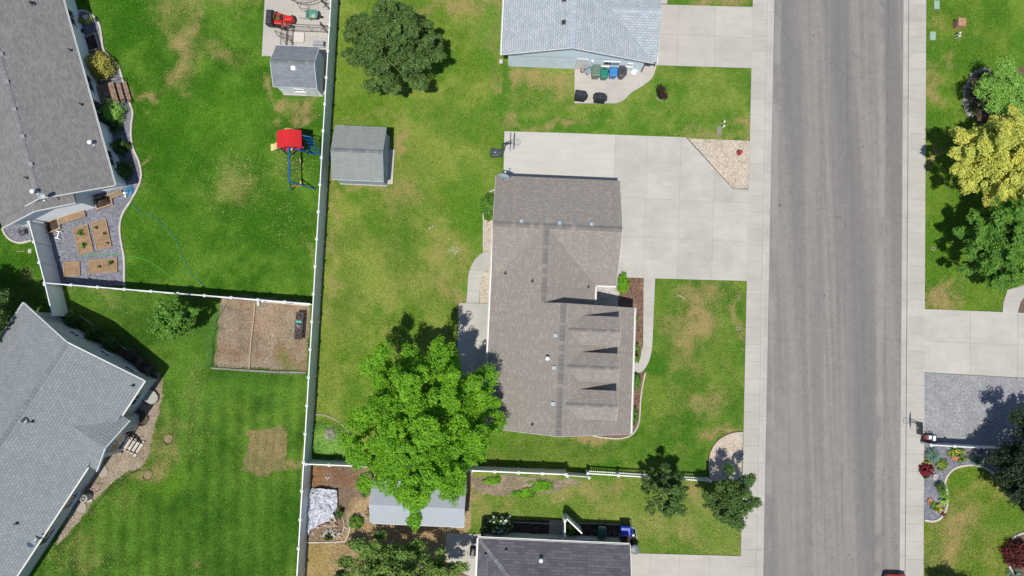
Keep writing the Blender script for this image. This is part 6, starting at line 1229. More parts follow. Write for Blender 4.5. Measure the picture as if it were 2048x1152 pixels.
capped_pipe('cream capped pipe on the lawn edge above the pink gravel, upper of the pair', 1449, 243, .4); capped_pipe('cream capped pipe on the lawn edge above the pink gravel, lower of the pair', 1448, 252, .4)
def ground_lid(label, px, py, w, d, mat, h=.04):
    t = T('utility_lid', label, 'utility cover', px, py, 0, A0); obj('frame', MB().box((0, 0, h * .4), (w + .06, d + .06, h)), M['joint'], t); obj('lid', MB().box((0, 0, h), (w, d, .03)), mat, t, bevel=.008); obj('lid_slot', MB().box((0, d * .3, h + .016), (.1, .02, .004)), M['dark'], t); return t
gl = plain('faded_green_lid', S(160, 196, 172), .7); ground_lid('faded green rectangular utility lid at the top of the right lawn', 1873, 10, .38, .62, gl); ground_lid('faded green rectangular utility lid between sidewalk and white capped pipes', 1865, 72, .40, .62, gl)
ground_lid('grey utility lid in the worn grass by the cream capped pipes', 1438, 262, .3, .6, plain('worn_grey_lid', S(150, 148, 128), .8)); ground_lid('small white cleanout lid at the corner of the pale blue house', 1002, 123, .22, .3, plain('white_lid', S(222, 226, 222), .6)); ground_lid('small pale lid on the grass left of the slanting fence', 60, 502, .22, .28, plain('pale_lid', S(205, 205, 180), .7))
for lb, px, py in (('round valve cover in the lawn below the deep green tree', 1866, 497), ('round valve cover in the dry strip beside the left sidewalk', 1475, 657)):
    t = T('valve_cover', lb, 'valve cover', px, py); obj('ring', MB().lathe([(.12, -.02), (.14, .02), (.12, .03), (.08, .03), (.08, .0)], n=20), M['conc_old'], t); obj('cover_disc', MB().lathe([(.075, 0), (.075, .018), (.005, .02)], n=16), M['dark'], t)
# ------- frame generator at the low fence
t = T('generator', 'portable generator with black tube frame beside the grey gravel lot', 'generator', 1861, 877, .03, R(-4), None, .5)
fr_ = MB()
for y in (-.27, .27): fr_.tube([(-.38, y, .03), (-.38, y, .58), (.38, y, .58), (.38, y, .03), (-.38, y, .03)], .022)
for x in (-.38, .38): fr_.tube([(x, -.27, .58), (x, .27, .58)], .022)
fr_.tube([(.1, -.27, .58), (.1, .27, .58)], .022); obj('frame', fr_, M['dark'], t)
obj('fuel_tank', MB().box((.22, 0, .46), (.26, .42, .16)), M['white'], t, bevel=.03); obj('engine', MB().box((-.2, .0, .28), (.3, .36, .36)).lathe([(.1, -.2), (.12, 0), (.1, .02)], (-.22, -.05, .34), 14, 'y'), plain('engine_red', S(170, 60, 60), .5), t, bevel=.02); obj('control_panel', MB().box((-.05, .08, .5), (.2, .25, .05)), M['white'], t); obj('exhaust', MB().tube([(-.34, 0, .4), (-.42, .05, .45)], .04), M['steel'], t)
# ------- red car, only its nose in frame
cx, cy, _ = W(1797, 1203, .8); t = thing('red_car', 'red car driving up the right lane, only its nose showing at the bottom edge', 'car', (cx, cy - .45, .006), A0); 
def cr(y, hw_, z0_, z1_): return [(-hw_, y, z0_), (hw_, y, z0_), (hw_ * 1.02, y, (z0_ + z1_) / 2), (hw_ * .92, y, z1_), (-hw_ * .92, y, z1_), (-hw_ * 1.02, y, (z0_ + z1_) / 2)]
obj('body', MB().loft([cr(-2.2, .70, .35, .75), cr(-2.05, .84, .25, .88), cr(-1.2, .88, .22, .95), cr(.7, .88, .22, .95), cr(1.5, .86, .22, .86), cr(2.05, .78, .25, .72), cr(2.2, .60, .35, .6)]), M['redcar'], t, bevel=.05)
obj('cabin', MB().loft([[(-.74, -1.7, .93), (.74, -1.7, .93), (.78, .75, .93), (-.78, .75, .93)], [(-.60, -1.2, 1.42), (.60, -1.2, 1.42), (.62, .0, 1.42), (-.62, .0, 1.42)]]), M['glass'], t, bevel=.04); obj('roof_panel', MB().box((0, -.6, 1.435), (1.2, 1.15, .03)), M['redcar'], t, bevel=.01)
for x in (-.8, .8):
    for y in (-1.35, 1.4): wh = obj('wheel', MB().lathe([(.2, -.1), (.31, -.1), (.33, 0), (.31, .1), (.2, .1)], (x, y, .33), 20, 'x'), M['rubber'], t); obj('rim', MB().lathe([(.01, -.11), (.2, -.09), (.2, .09), (.01, .11)], (x, y, .33), 14, 'x'), M['steel'], wh)
    obj('headlight', MB().box((x * .78, 2.06, .62), (.3, .14, .12)), M['glass_light'], t, bevel=.03); obj('wing_mirror', MB().box((x * 1.18, .55, .98), (.16, .1, .12)), M['dark'], t, bevel=.02)

# ------- raised beds, planters and window wells of the upper left garden
def raised_bed(label, corners, h=.15, divide=None, mat=None, wood='wood_light', name='raised_bed', wall=.04, cat='raised bed', soilm='soil', sink=0.0):
    P = [Vector(W(a, b_, h)) for a, b_ in corners]; c_ = sum(P, Vector()) / len(P); t = thing(name, label, cat, (c_.x, c_.y, 0)); Q = [(p_ - c_) for p_ in P]
    for q_ in Q: q_.z = 0
    for i in range(4): a = Q[i]; b_ = Q[(i + 1) % 4]; d = (b_ - a).normalized(); o = obj('board', MB().beam(a - d * wall / 2 * (1 if i % 2 else -1) + Vector((0, 0, h / 2)), b_ + d * wall / 2 * (1 if i % 2 else -1) + Vector((0, 0, h / 2 + .001)), wall, h), M[wood], t)
    obj('soil', MB().prism([(q_.x * .97, q_.y * .97) for q_ in Q], 0.005 - sink, h - .035 - sink), M[soilm], t)
    if divide: 
        for i0, i1 in divide: a = Q[i0[0]].lerp(Q[i0[1]], .5); b_ = Q[i1[0]].lerp(Q[i1[1]], .5); obj('divider', MB().beam(a + Vector((0, 0, h - .03)), b_ + Vector((0, 0, h - .03)), .03, .06), M[wood], t)
    return t
raised_bed('double raised vegetable bed with two leafy plants, left of the upright pair', [(146, 457), (174, 449), (186, 502), (158, 509)], divide=[((0, 3), (1, 2))])
raised_bed('double raised bed with black border boards, right of the upright pair', [(182, 446), (211, 438), (222, 492), (193, 500)], divide=[((0, 3), (1, 2))])
raised_bed('small square raised bed of bare soil, lower left in the slate garden', [(127, 525), (158, 523), (159, 550), (128, 552)])
raised_bed('wide double raised bed at the bottom right of the slate garden', [(177, 521), (233, 516), (234, 543), (177, 547)], divide=[((0, 1), (3, 2))])
raised_bed('long timber planter of dry soil along the white wall', [(116, 437), (166, 419), (170, 432), (119, 448)], .25, wood='wood_grey')
raised_bed('small timber planter beside the white wall, nearest the blue hose', [(219, 388), (241, 380), (244, 388), (222, 396)], .25, wood='wood_grey')
raised_bed('square timber window well with slatted cover, against the white wall', [(187, 397), (220, 389), (224, 408), (193, 418)], .22, wood='wood_light', name='window_well', cat='window well', soilm='darksoil', wall=.08, sink=.12)
raised_bed('square timber window well beside the slanting fence', [(88, 446), (114, 436), (119, 456), (93, 467)], .22, wood='wood_light', name='window_well', cat='window well', soilm='darksoil', wall=.08, sink=.12)
raised_bed('shaded grey window well beside the yellow green shrub', [(166, 75), (188, 66), (198, 96), (174, 103)], .2, wood='wood_grey', name='window_well', cat='window well', soilm='darksoil', wall=.10, sink=.12)
raised_bed('small grey planter between the dark clipped shrubs and the wall', [(226, 276), (242, 271), (247, 284), (231, 290)], .3, wood='wood_grey', soilm='slate')
t = T('window_well_cover', 'slatted timber boards leaning over the right part of the window well', 'cover', 213, 400, .2, R(14)); 
for j in range(4): obj('slat', MB().box((-.18 + j * .1, .0, .04), (.07, .55, .025)), M['wood_dark'], t)
t = T('sawhorse', 'white plastic H shaped frame lying on slate near the slanting fence', 'frame', 117, 470, 0, R(-12), None, .2)
obj('crosspiece', MB().box((0, 0, .25), (.07, .5, .05)), M['white'], t)
for y in (-.25, .25): obj('end_bar', MB().box((0, y, .26), (.42, .05, .05)), M['white'], t)
for x in (-.18, .18):
    for y in (-.25, .25): obj('leg', MB().beam((x, y, .25), (x * 1.15, y * 1.1, 0), .035), M['white'], t)
def hose(label, pxs, r, mat, name='garden_hose', z=.03):
    L_ = curve_pts(pxs, 6); p0 = Vector(W(pxs[0][0], pxs[0][1], 0)); t = thing(name, label, 'hose', p0); pts = [Vector(W(q_[0], q_[1], 0)) - p0 + Vector((0, 0, z + .01 * math.sin(i))) for i, q_ in enumerate(L_)]
    obj('hose_tube', MB().tube(pts, r, 6), mat, t, smooth=True); d = (pts[-1] - pts[-2]).normalized(); obj('coupling', MB().tube([pts[-1], pts[-1] + d * .08], r * 1.5, 6), M['steel'], t); return t
hose('dark teal garden hose winding from the slate edging across the big lawn', [(262, 404), (272, 416), (287, 427), (302, 431), (318, 443), (335, 460), (350, 476), (358, 496), (368, 518), (376, 534), (386, 552), (398, 562), (403, 570)], .022, plain('teal_hose', S(50, 150, 130), .5))
hose('bright green garden hose curving from the slate garden towards the fence', [(158, 512), (190, 511), (225, 510), (250, 512), (272, 514), (300, 523), (325, 540), (350, 558), (378, 571)], .026, plain('green_hose', S(84, 180, 60), .5))
hose('pale green hose lying on slate beside the slanting fence', [(102, 470), (112, 492), (130, 500), (150, 510)], .016, plain('pale_green_hose', S(120, 170, 140), .5))
t = T('hose_pile', 'tangled bright blue hose at the corner of the white walled house', 'hose', 259, 382, .02); pts = []
for i in range(110): a = i * .55; r_ = .20 + .10 * math.sin(i * .37); pts.append((math.cos(a) * r_ * 1.2 + .06 * math.sin(i * 1.3), math.sin(a) * r_ + .05 * math.cos(i * .9), .02 + .05 * abs(math.sin(i * .21))))
obj('hose_coil', MB().tube(pts, .018, 5), plain('bright_blue_hose', S(30, 150, 200), .4), t, smooth=True); obj('hose_end', MB().tube([pts[-1], (pts[-1][0] + .1, pts[-1][1] - .08, .03)], .024, 6), M['steel'], t)
t = T('watering_can', 'white watering can and pots beside the blue hose', 'watering can', 249, 386, .02, 0, None, .2); obj('body', MB().lathe([(.12, 0), (.11, .22), (.03, .26)], n=16), M['white'], t, smooth=True); obj('spout', MB().tube([(.1, 0, .06), (.24, .06, .24)], .02), M['white'], t); obj('second_pot', MB().lathe([(.07, 0), (.10, .16), (.09, .16), (.06, .03)], (.02, -.24, 0), 14), M['white'], t); obj('handle', MB().tube([(-.1, 0, .06), (-.2, 0, .15), (-.04, 0, .25)], .012), M['white'], t)
t = T('air_conditioner', 'dark utility unit with pipes on slate left of the slanting fence', 'machine', 42, 464, .02, R(20), None, .4); obj('casing', MB().box((0, 0, .22), (.42, .34, .42)), plain('grey_casing', S(120, 122, 130), .5), t, bevel=.02); obj('fan_grille', MB().lathe([(.13, .435), (.13, .445), (.02, .45)], n=18), M['dark'], t); obj('pipework', MB().tube([(-.2, 0, .2), (-.5, .05, .15), (-.55, .25, .3), (-.3, .35, .5)], .025), M['steel'], t)
def lawn_chair(label, px, py, rz, mat):
    t = T('lawn_chair', label, 'chair', px, py, .02, rz, 'yellow garden chairs by the upper left house', .4); mb = MB()
    for x in (-.24, .24): mb.tube([(x, -.25, 0), (x, -.22, .55), (x, .22, .58), (x, .28, 0)], .016)
    obj('frame', mb, M['dark'], t); obj('seat', MB().box((0, -.02, .38), (.42, .42, .04)), mat, t, bevel=.015); b_ = obj('backrest', MB().box((0, .26, .62), (.42, .05, .42)), mat, t, bevel=.015); b_.rotation_euler = (R(-14), 0, 0)
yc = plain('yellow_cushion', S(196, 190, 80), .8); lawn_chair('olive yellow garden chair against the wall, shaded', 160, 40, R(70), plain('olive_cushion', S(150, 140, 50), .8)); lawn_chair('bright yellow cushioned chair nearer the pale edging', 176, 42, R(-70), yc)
t = T('side_table', 'tiny white table touching the yellow cushioned chair', 'table', 171, 34, .02, R(20), None, .45); obj('tabletop', MB().box((0, 0, .45), (.34, .26, .025)), M['white'], t)
for x in (-.13, .13):
    for y in (-.09, .09): obj('leg', MB().box((x, y, .22), (.03, .03, .44)), M['white'], t)
t = T('hose_reel', 'dark hose reel against the wall above the grey window well', 'hose reel', 160, 60, .02, aN, None, .5); obj('drum', MB().lathe([(.18, -.12), (.1, -.11), (.1, .11), (.18, .12)], (0, 0, .3), 18, 'x'), M['dark'], t); obj('stand', MB().tube([(-.16, -.15, 0), (-.16, 0, .3), (-.16, .15, 0)], .015).tube([(.16, -.15, 0), (.16, 0, .3), (.16, .15, 0)], .015), M['steel'], t)
# deck with individual planks
dk = Vector(W(222, 188, .5)); ad_ = aN; t = thing('wooden_deck', 'weathered brown wooden deck with two steps down to the upper left lawn', 'deck', (dk.x, dk.y, 0), ad_)
pw_ = .145; 
for j in range(9): obj('deck_plank', MB().box((-.95 + j * (pw_ + .012) + 0.0, 0, .48), (pw_, 1.75 + .05 * math.sin(j * 2), .035)), M['wood'], t)
for j, (x, z) in enumerate(((.60, .32), (.76, .32), (1.0, .16), (1.16, .16))): obj('step_plank', MB().box((x - .06, -.02, z), (.14, 1.6, .035)), M['wood'], t)
obj('deck_joists', MB().box((-.32, .8, .36), (1.4, .05, .18)).box((-.32, -.8, .36), (1.4, .05, .18)).box((-.32, 0, .36), (1.4, .05, .18)).box((.35, 0, .24), (.05, 1.5, .2)).box((.9, 0, .07), (.7, .06, .12)), M['wood_dark'], t)
for y in (-.86, .86): obj('handrail', MB().tube([(-.3, y, .5), (-.28, y, 1.25), (.5, y, 1.1), (1.15, y, .75), (1.15, y, .05)], .022), M['black'], t)

# ------- angled house: steps, window wells, discs, pits
sA = Vector(W(262, 890, .4)); sdir = aS; t = thing('plank_steps', 'pale weathered wooden steps leading down from the bay door of the angled house', 'steps', (sA.x, sA.y, 0), aS + R(0))
for j in range(6): obj('step_board', MB().box((-.65 + j * .235, (0 if j < 4 else -.06), .85 - j * .15), (.20, (1.05 if j != 5 else 1.3), .04)), M['edging'], t)
for y in (-.42, .42): obj('stringer', MB().beam((-.72, y, .8), (.6, y, .03), .05, .2), M['wood_dark'], t)
def well(label, px, py, rz, cover, r=.5):
    t = T('window_well', label, 'window well', px, py, 0, rz, None, .15); pts = [(-.55, r * 1.0), (.05, r * 1.0), (.35, r * .75), (.5, r * .35), (.5, -r * .35), (.35, -r * .75), (.05, -r), (-.55, -r)]
    mb = MB(); mb.tube([(x, y, .16) for x, y in pts], .028, 6); obj('rim', mb, M['dark'], t); obj('liner', MB().prism([(x * .93, y * .93) for x, y in pts], -.01, .012), M['darksoil'], t)
    if cover: obj('clear_cover', MB().prism([(x * .94, y * .94) for x, y in pts], .13, .15), plain('cloudy_plastic', S(176, 178, 166), .5), t)
    obj('rim_wall', MB().loft([[(x, y, 0) for x, y in pts], [(x, y, .14) for x, y in pts]], cap=False), M['steel'], t); return t
well('window well with cloudy cover nearest the angled house corner', 302, 795, aS, True); well('open dark window well between the corner well and the plank steps', 281, 838, aS, False); 
t = T('stepping_disc', 'pale round concrete disc on the bare soil below the plank steps', 'disc', 207, 944, .0); obj('disc', MB().lathe([(.30, 0), (.36, .01), (.36, .06), (.30, .07), (.005, .07)], n=24), M['conc_old'], t); obj('disc_pad', MB().box((-.1, .42, .03), (.5, .6, .05), .5), M['conc_old'], t, bevel=.02)
t = T('fan_unit', 'round topped white air conditioner beside the angled house wall', 'air conditioner', 168, 997, 0, aS, None, .6); obj('casing', MB().lathe([(.27, .02), (.28, .6), (.27, .66), (.20, .70), (.18, .66)], n=24), plain('white_casing', S(196, 196, 190), .5), t); obj('fan_grille', MB().lathe([(.18, .66), (.1, .68), (.005, .69)], n=20), M['dark'], t)
for k in range(4): a = k * math.pi / 4; obj('grille_bar', MB().beam((-.18 * math.cos(a), -.18 * math.sin(a), .70), (.18 * math.cos(a), .18 * math.sin(a), .70), .012), M['steel'], t)
t = T('concrete_pad', 'round pale concrete pad below the white air conditioner', 'pad', 163, 1014, 0); obj('pad', MB().lathe([(.36, 0), (.38, .05), (.34, .07), (.005, .07)], n=22), M['conc_old'], t); obj('pad_block', MB().box((.55, .62, .05), (.36, .5, .1), .4), M['edging'], t)
t = T('iron_rail', 'bent dark iron rail behind the air conditioner', 'rail', 178, 984, 0, aS, None, .6); obj('rail', MB().tube([(-.4, 0, 0), (-.4, .1, .7), (.2, .45, .7), (.35, .2, .4), (.35, .2, 0)], .02), M['dark'], t)
for lb, px, py, sc in (('dry grass mound beside a shallow hole, upper of the two', 337, 877, .36), ('dry grass mound beside a shallow hole, nearest the bed edge', 296, 949, .36)):
    t = T('dug_mound', lb, 'mound', px, py, 0); g_ = np.random.default_rng(px)
    mb = MB(); rings = []
    for rr_, z in ((1.0, 0), (.85, .05), (.5, .09), (.15, .1)): rings.append([(math.cos(a) * sc * rr_ * (1 + .1 * math.sin(3 * a)), math.sin(a) * sc * rr_ * (1 + .08 * math.cos(5 * a)), z + g_.uniform(-.012, .012)) for a in [i * math.pi / 9 for i in range(18)]])
    mb.loft(rings); obj('dry_soil', mb, mottled('dry_mound_soil', S(172, 158, 110), S(140, 124, 84), 6, 20, .3), t, smooth=True); P_ = g_.normal(size=(260, 3)) * np.array([sc * .5, sc * .5, .01]) + np.array([0, 0, .1]); o = bpy.data.objects.new('dry_grass', leaves_mesh('dry_grass', P_, g_.normal(size=(260, 3)) + np.array([0, 0, 1]), .06, M['leaf_grey'], aspect=.2)); col.objects.link(o); o.parent = t
    hl = obj('hole_rim', MB().loft([[(math.cos(a) * sc * k - sc * .15, math.sin(a) * sc * k - sc * .3, z) for a in [math.pi + i * math.pi / 9 for i in range(10)]] + [(math.cos(a) * sc * (k - .25) - sc * .15, math.sin(a) * sc * (k - .25) - sc * .3, z) for a in [math.pi + i * math.pi / 9 for i in range(9, -1, -1)]] for k, z in ((1.0, 0), (.97, .012))]), M['darksoil'], t)

# ------- dirt pen: cart, divider timber, mesh fence
t = T('garden_cart', 'dark brown slatted wooden cart with a teal box standing in the dirt pen', 'cart', 598, 651, 0, R(-3), None, .6); wd_ = mottled('dark_cart_timber', S(104, 92, 88), S(76, 66, 64), 6, 20, .3)
for j in range(9): obj('plank', MB().box((0, .86 - j * .22, .60), (.56, .19, .05)), wd_, t)
for x in (-.26, .26): obj('side_rail', MB().box((x, 0, .52), (.05, 1.95, .12)), wd_, t)
for x in (-.27, .27):
    for y in (-.85, .85): obj('leg', MB().box((x, y, .24), (.07, .07, .48)), wd_, t)
obj('bucket', MB().lathe([(.11, .62), (.15, .80), (.13, .80), (.10, .66)], (-.04, .62, 0), 18), M['black'], t); obj('teal_box', MB().box((0, .28, .68), (.42, .16, .12)), plain('teal_plastic', S(70, 190, 180), .4), t, bevel=.015); obj('glass_jars', MB().lathe([(.06, .62), (.07, .72), (.05, .75)], (-.08, .0, 0), 12).lathe([(.05, .62), (.06, .70), (.04, .73)], (.08, -.06, 0), 12).lathe([(.05, .62), (.05, .69), (.03, .72)], (.02, -.16, 0), 12), M['glass_light'], t); rb_ = MB()
for k in range(26): rb_.box((random.uniform(-.26, .26), random.uniform(-.98, -.35), .66 + random.uniform(0, .06)), (random.uniform(.06, .16), random.uniform(.05, .12), random.uniform(.04, .09)), random.uniform(0, 3))
obj('lava_stones', rb_, wd_, t)
ribt = ribbon('timber_divider', [(511, 604), (508, 640), (503, 680), (499, 738)], .10, .12, M['wood_light'], None, 0, False); tag(ribt, 'pale timber strip dividing the dirt pen in two', 'timber')
ribt = ribbon('timber_border', [(424, 736), (440, 737), (500, 741), (560, 744), (613, 745)], .12, .12, M['wood_grey'], None, 0, False); tag(ribt, 'grey timber border along the lower side of the dirt pen', 'timber')
ribt = ribbon('timber_border', [(530, 603), (575, 607), (620, 611)], .12, .12, M['edging'], None, 0, False); tag(ribt, 'pale timber border under the fence above the dirt pen', 'timber')
t = T('plastic_box', 'small white box with dark lid by the post at the top of the dirt pen', 'box', 516, 607, 0, R(5), None, .3); obj('box_body', MB().box((0, 0, .14), (.16, .3, .28)), M['white'], t, bevel=.02); obj('box_lid', MB().box((.0, 0, .29), (.18, .32, .03)), M['steel'], t); obj('second_box', MB().box((.26, .16, .06), (.2, .14, .12)), M['white'], t)
wf = thing('wire_fence', 'thin green wire mesh fence around the left and lower sides of the dirt pen', 'fence', W(424, 735, 0)); gm = plain('green_wire', S(70, 130, 90), .5); w0 = Vector(W(424, 735, 0)); pth = [(452, 612), (433, 643), (433, 660), (424, 682), (426, 710), (423, 734), (500, 742), (560, 746), (612, 748)]
PW = [Vector(W(a, b_, 0)) - w0 for a, b_ in pth]
for p_ in PW: obj('wire_fence_post', MB().tube([p_, p_ + Vector((0, 0, .9))], .014, 6), gm, wf)
for a, b_ in zip(PW[:-1], PW[1:]):
    mb = MB(); n_ = max(2, int((b_ - a).length / .16))
    for z in (.05, .25, .45, .65, .88): mb.beam(a + Vector((0, 0, z)), b_ + Vector((0, 0, z)), .007)
    for i in range(n_): p_ = a.lerp(b_, i / n_); mb.beam(p_, p_ + Vector((0, 0, .88)), .006)
    obj('wire_panel', mb, gm, wf)

# ------- crumpled tarp and rubble
poly = [(619, 977), (642, 974), (676, 978), (677, 1012), (668, 1024), (672, 1034), (646, 1046), (634, 1052), (622, 1060), (620, 1070), (612, 1066), (611, 1022), (617, 1000)]
wp = wpoly(poly); xs_ = [p_[0] for p_ in wp]; ys_ = [p_[1] for p_ in wp]; x0, x1, y0, y1 = min(xs_), max(xs_), min(ys_), max(ys_); n1_ = 130; n2_ = int(130 * (y1 - y0) / (x1 - x0))
ax = np.linspace(x0, x1, n1_); ay = np.linspace(y0, y1, n2_); AX, AY = np.meshgrid(ax, ay, indexing='ij'); fx, fy = AX.ravel(), AY.ravel()
wx = fx + (fbm(fx, fy, .8, 81) - .5) * .9; wy = fy + (fbm(fx, fy, .8, 82) - .5) * .9
zz = .05 + .42 * np.abs(2 * fbm(wx, wy * .7, .75, 83, 2) - 1) + .34 * np.abs(2 * fbm(wx * .8, wy, .34, 90, 2) - 1) + .05 * fbm(wx, wy, .2, 95, 2)
ins = np.zeros(len(fx), bool); k_ = len(wp)
for i in range(k_):
    (xa, ya), (xb, yb) = wp[i], wp[(i + 1) % k_]; yy_ = fy + (fbm(fx, fy, .3, 99) - .5) * .15
    ins ^= ((ya > yy_) != (yb > yy_)) & (fx < (xb - xa) * (yy_ - ya) / (yb - ya + 1e-9) + xa)
id_ = np.arange(n1_ * n2_).reshape(n1_, n2_); qd = np.stack([id_[:-1, :-1], id_[1:, :-1], id_[1:, 1:], id_[:-1, 1:]], -1).reshape(-1, 4); qd = qd[ins[qd].all(1)]
tm = mottled('silver_tarp', S(226, 230, 240), S(190, 194, 208), 5, 8, .2, .4); cxy = np.array([(x0 + x1) / 2, (y0 + y1) / 2, 0]); me = np_mesh('crumpled_tarp', np.stack([fx, fy, zz], -1) - cxy, qd, tm); o = bpy.data.objects.new('crumpled_tarp', me); col.objects.link(o); o.location = cxy; tag(o, 'crumpled silver grey tarp lying on the brown soil by the long fence', 'tarp')
t = T('rubble_pile', 'heap of pale broken boards and rubble below the crumpled tarp', 'rubble', 662, 1062, 0); rg = random.Random(4)
for k in range(34): x, y = rg.gauss(.0, .45), rg.gauss(-.02, .22); obj('rubble_piece', MB().box((0, 0, 0), (rg.uniform(.07, .24), rg.uniform(.06, .14), rg.uniform(.04, .09)), rg.uniform(0, 3)), M['stone'], t, loc=(x, y, .05 + rg.random() * .08))
for k, (x, y, l, a, mt) in enumerate(((.0, .75, .62, -.5, 'wood_light'), (.15, .55, .7, .7, 'wood_light'), (-.1, .5, .6, -.35, 'wood'), (.2, .35, .75, .15, 'wood_light'), (.35, .95, .5, -1.1, 'edging'), (.1, 1.1, .6, -.7, 'wood_light'))): obj('board', MB().box((x - .1, y, .08 + .02 * k), (l, .09, .03), a), M[mt], t)
obj('orange_sheet', MB().prism([(-.5, 1.0), (-.15, 1.3), (.05, 1.0), (-.3, .75)], .06, .10), plain('orange_plywood', S(205, 120, 50), .7), t)
t = T('rock_ring', 'ring of pale stones beside the bright small shrub', 'rocks', 722, 1036, 0); rocks(t, [(math.cos(i * .55) * .36, math.sin(i * .55) * .36) for i in range(11)], .06, .12, M['stone'], 6)
rs_ = thing('loose_rocks', 'few white stones scattered at the lower end of the tarp', 'rocks', W(625, 1074, 0)); rocks(rs_, [(-.1, .2), (.05, .25), (.15, .1), (-.2, -.1), (.3, -.05), (-.32, .14)], .05, .1, M['stone'], 9)
t = T('brush_heap', 'clump of pale stones and dug soil at the middle of the brown patch', 'stones', 655, 957, 0); rocks(t, [(0, 0), (.12, .06), (-.1, .08)], .07, .12, M['stone'], 12)
t = T('chair_stack', 'white folded garden loungers poking out from under the bright green tree', 'loungers', 760, 946, 0, R(-12), None, .3)
for k in range(5): obj('slat', MB().box((0, -.22 + k * .11, .3 + .01 * k), (.9, .07, .025)), M['white'], t)
for x in (-.4, .4): obj('leg', MB().tube([(x, -.28, .3), (x, -.28, 0)], .018).tube([(x, .28, .3), (x, .28, 0)], .018), M['steel'], t)

# ------- beside the dark roofed house
t = T('patio_pavers', 'grey paved square beside the wall of the dark roofed house', 'paving', 1113, 1058, 0, A0); 
for i in range(2):
    for j in range(2): obj('paver', MB().box((-.26 + i * .53, -.3 + j * .61, .04), (.52, .6, .05)), M['conc_old'], t)
t = T('pipe_vent', 'small grey box and rocks in the shaded bed of the dark roofed house', 'box', 1071, 1060, 0, 0, None, .2); obj('casing', MB().box((0, 0, .12), (.34, .26, .22)), M['steel'], t, bevel=.01); obj('lid', MB().box((0, 0, .24), (.36, .28, .02)), M['dark'], t); 
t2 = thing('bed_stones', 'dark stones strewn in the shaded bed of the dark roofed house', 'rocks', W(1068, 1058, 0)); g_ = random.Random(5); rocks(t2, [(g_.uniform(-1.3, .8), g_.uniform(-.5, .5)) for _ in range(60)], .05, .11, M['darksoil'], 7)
t2 = thing('bed_stones', 'dark stones strewn between the two shaded bins', 'rocks', W(1225, 1070, 0)); rocks(t2, [(g_.uniform(-1.6, .6), g_.uniform(-.5, .45)) for _ in range(60)], .05, .11, M['mulch'], 8)
t = T('gas_grill', 'black gas grill at the left wall of the dark roofed house', 'grill', 946, 1102, .05, R(85), None, .9); obj('cart_body', MB().box((0, 0, .45), (.5, .42, .7)), M['black'], t, bevel=.02); obj('lid', MB().loft([[(-.3, -.24, .82), (.3, -.24, .82), (.3, .24, .82), (-.3, .24, .82)], [(-.29, -.2, .98), (.29, -.2, .98), (.29, .2, .98), (-.29, .2, .98)], [(-.27, -.1, 1.06), (.27, -.1, 1.06), (.27, .1, 1.06), (-.27, .1, 1.06)]]), M['black'], t, bevel=.02)
for x in (-.42, .42): obj('side_shelf', MB().box((x, 0, .80), (.22, .36, .03)), M['dark'], t)
obj('lid_handle', MB().tube([(-.2, -.28, .92), (.2, -.28, .92)], .014), M['steel'], t)
t = T('garden_spinner', 'black kettle pot with a white lid beside the royal blue bin', 'pot', 1267, 1071, .05, 0, None, .5); obj('pot', MB().lathe([(.1, 0), (.19, .15), (.2, .4), (.18, .4), (.16, .2)], n=20), M['black'], t, smooth=True); obj('pot_lid', MB().lathe([(.08, .41), (.08, .43), (.005, .44)], n=14), M['white'], t)
t = T('downed_branch', 'small pale bare branch lying on the front lawn', 'branch', 1362, 594, .03, R(-20)); obj('main_stem', MB().tube([(-.35, -.05, .02), (-.1, .06, .04), (.2, -.02, .03), (.35, -.15, .02)], [.02, .028, .022, .01], 6), plain('bleached_wood', S(226, 216, 184), .8), t); obj('twigs', MB().tube([(-.25, 0, .03), (-.4, .12, .05)], .01, 5).tube([(0, .04, .04), (-.02, .2, .04)], .01, 5), plain('bleached_twig', S(216, 206, 174), .8), t)
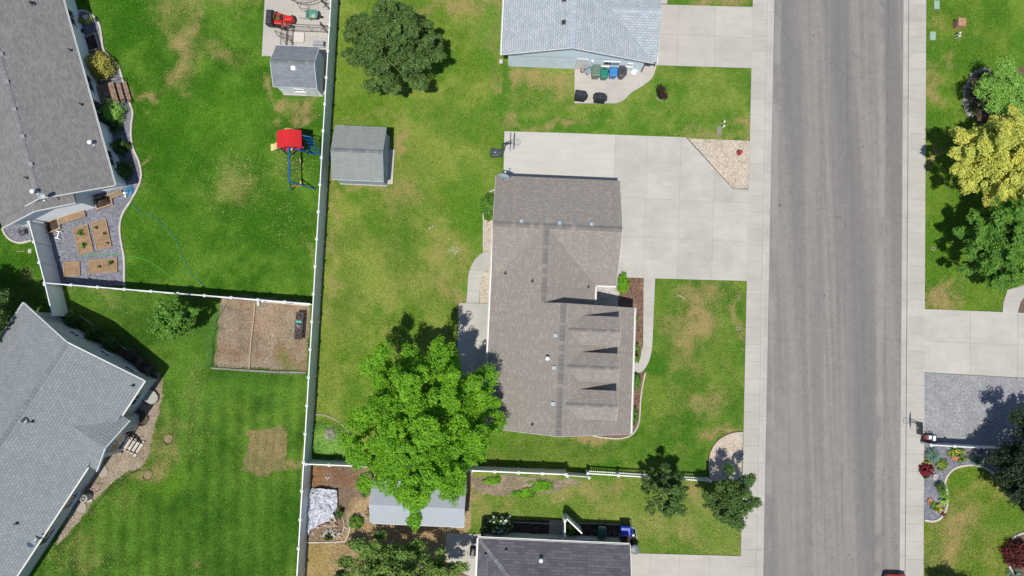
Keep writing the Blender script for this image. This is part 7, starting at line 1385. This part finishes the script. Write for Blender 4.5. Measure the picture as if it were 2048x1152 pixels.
t = T('white_flower_patch', 'patch of tiny white clover flowers on the middle lawn', 'flowers', 908, 501, 0); g_ = np.random.default_rng(77); P_ = np.stack([g_.normal(0, .22, 60), g_.normal(0, .22, 60), np.full(60, .06)], -1); o = bpy.data.objects.new('clover_heads', leaves_mesh('clover_heads', P_, g_.normal(size=(60, 3)) * .3 + np.array([0, 0, 1]), .06, M['petal'], aspect=.9)); col.objects.link(o); o.parent = t
t = T('bone_stones', 'two pale stones lying on the middle lawn', 'stones', 863, 455, 0); rocks(t, [(-.12, -.05), (.1, .08)], .09, .12, M['stone'], 15)
t = T('string_line', 'thin white string line left on the grass west of the slanting fence', 'string', 42, 503, .02); obj('string', MB().tube([(-.3, -.05, 0), (-.1, .02, .02), (.1, -.02, .01), (.26, .06, 0)], .02, 5), plain('pale_cord', S(210, 196, 140), .8), t)
# fallen yellow leaves and clippings: too many to count
def litter(name, cx, cy, rx, ry, n, size, mat, seed):
    g_ = np.random.default_rng(seed); a = g_.normal(size=(n, 2)); px = cx + a[:, 0] * rx; py = cy + a[:, 1] * ry; P_ = np.array([W(x, y, 0) for x, y in zip(px, py)]); P_[:, 2] = .035
    o = bpy.data.objects.new(name, leaves_mesh(name, P_, g_.normal(size=(n, 3)) * .3 + np.array([0, 0, 1]), size, mat, aspect=.5, seed=seed)); col.objects.link(o); o['kind'] = 'stuff'; return o
litter('pale_clippings', 475, 350, 30, 26, 240, .10, M['leaf_clip'], 1); litter('pale_clippings', 565, 440, 20, 30, 130, .09, M['leaf_clip'], 2); litter('pale_clippings', 590, 325, 22, 16, 110, .10, M['leaf_clip'], 3); litter('pale_clippings', 400, 330, 150, 120, 120, .07, M['leaf_clip'], 4); litter('pale_clippings', 150, 1120, 50, 25, 140, .10, M['leaf_clip'], 5); litter('pale_clippings', 390, 850, 14, 40, 90, .10, M['leaf_clip'], 6); litter('fallen_leaves', 1900, 480, 24, 70, 260, .06, M['leaf_yellow'], 7); litter('pale_clippings', 1400, 640, 24, 18, 60, .07, M['leaf_clip'], 8)
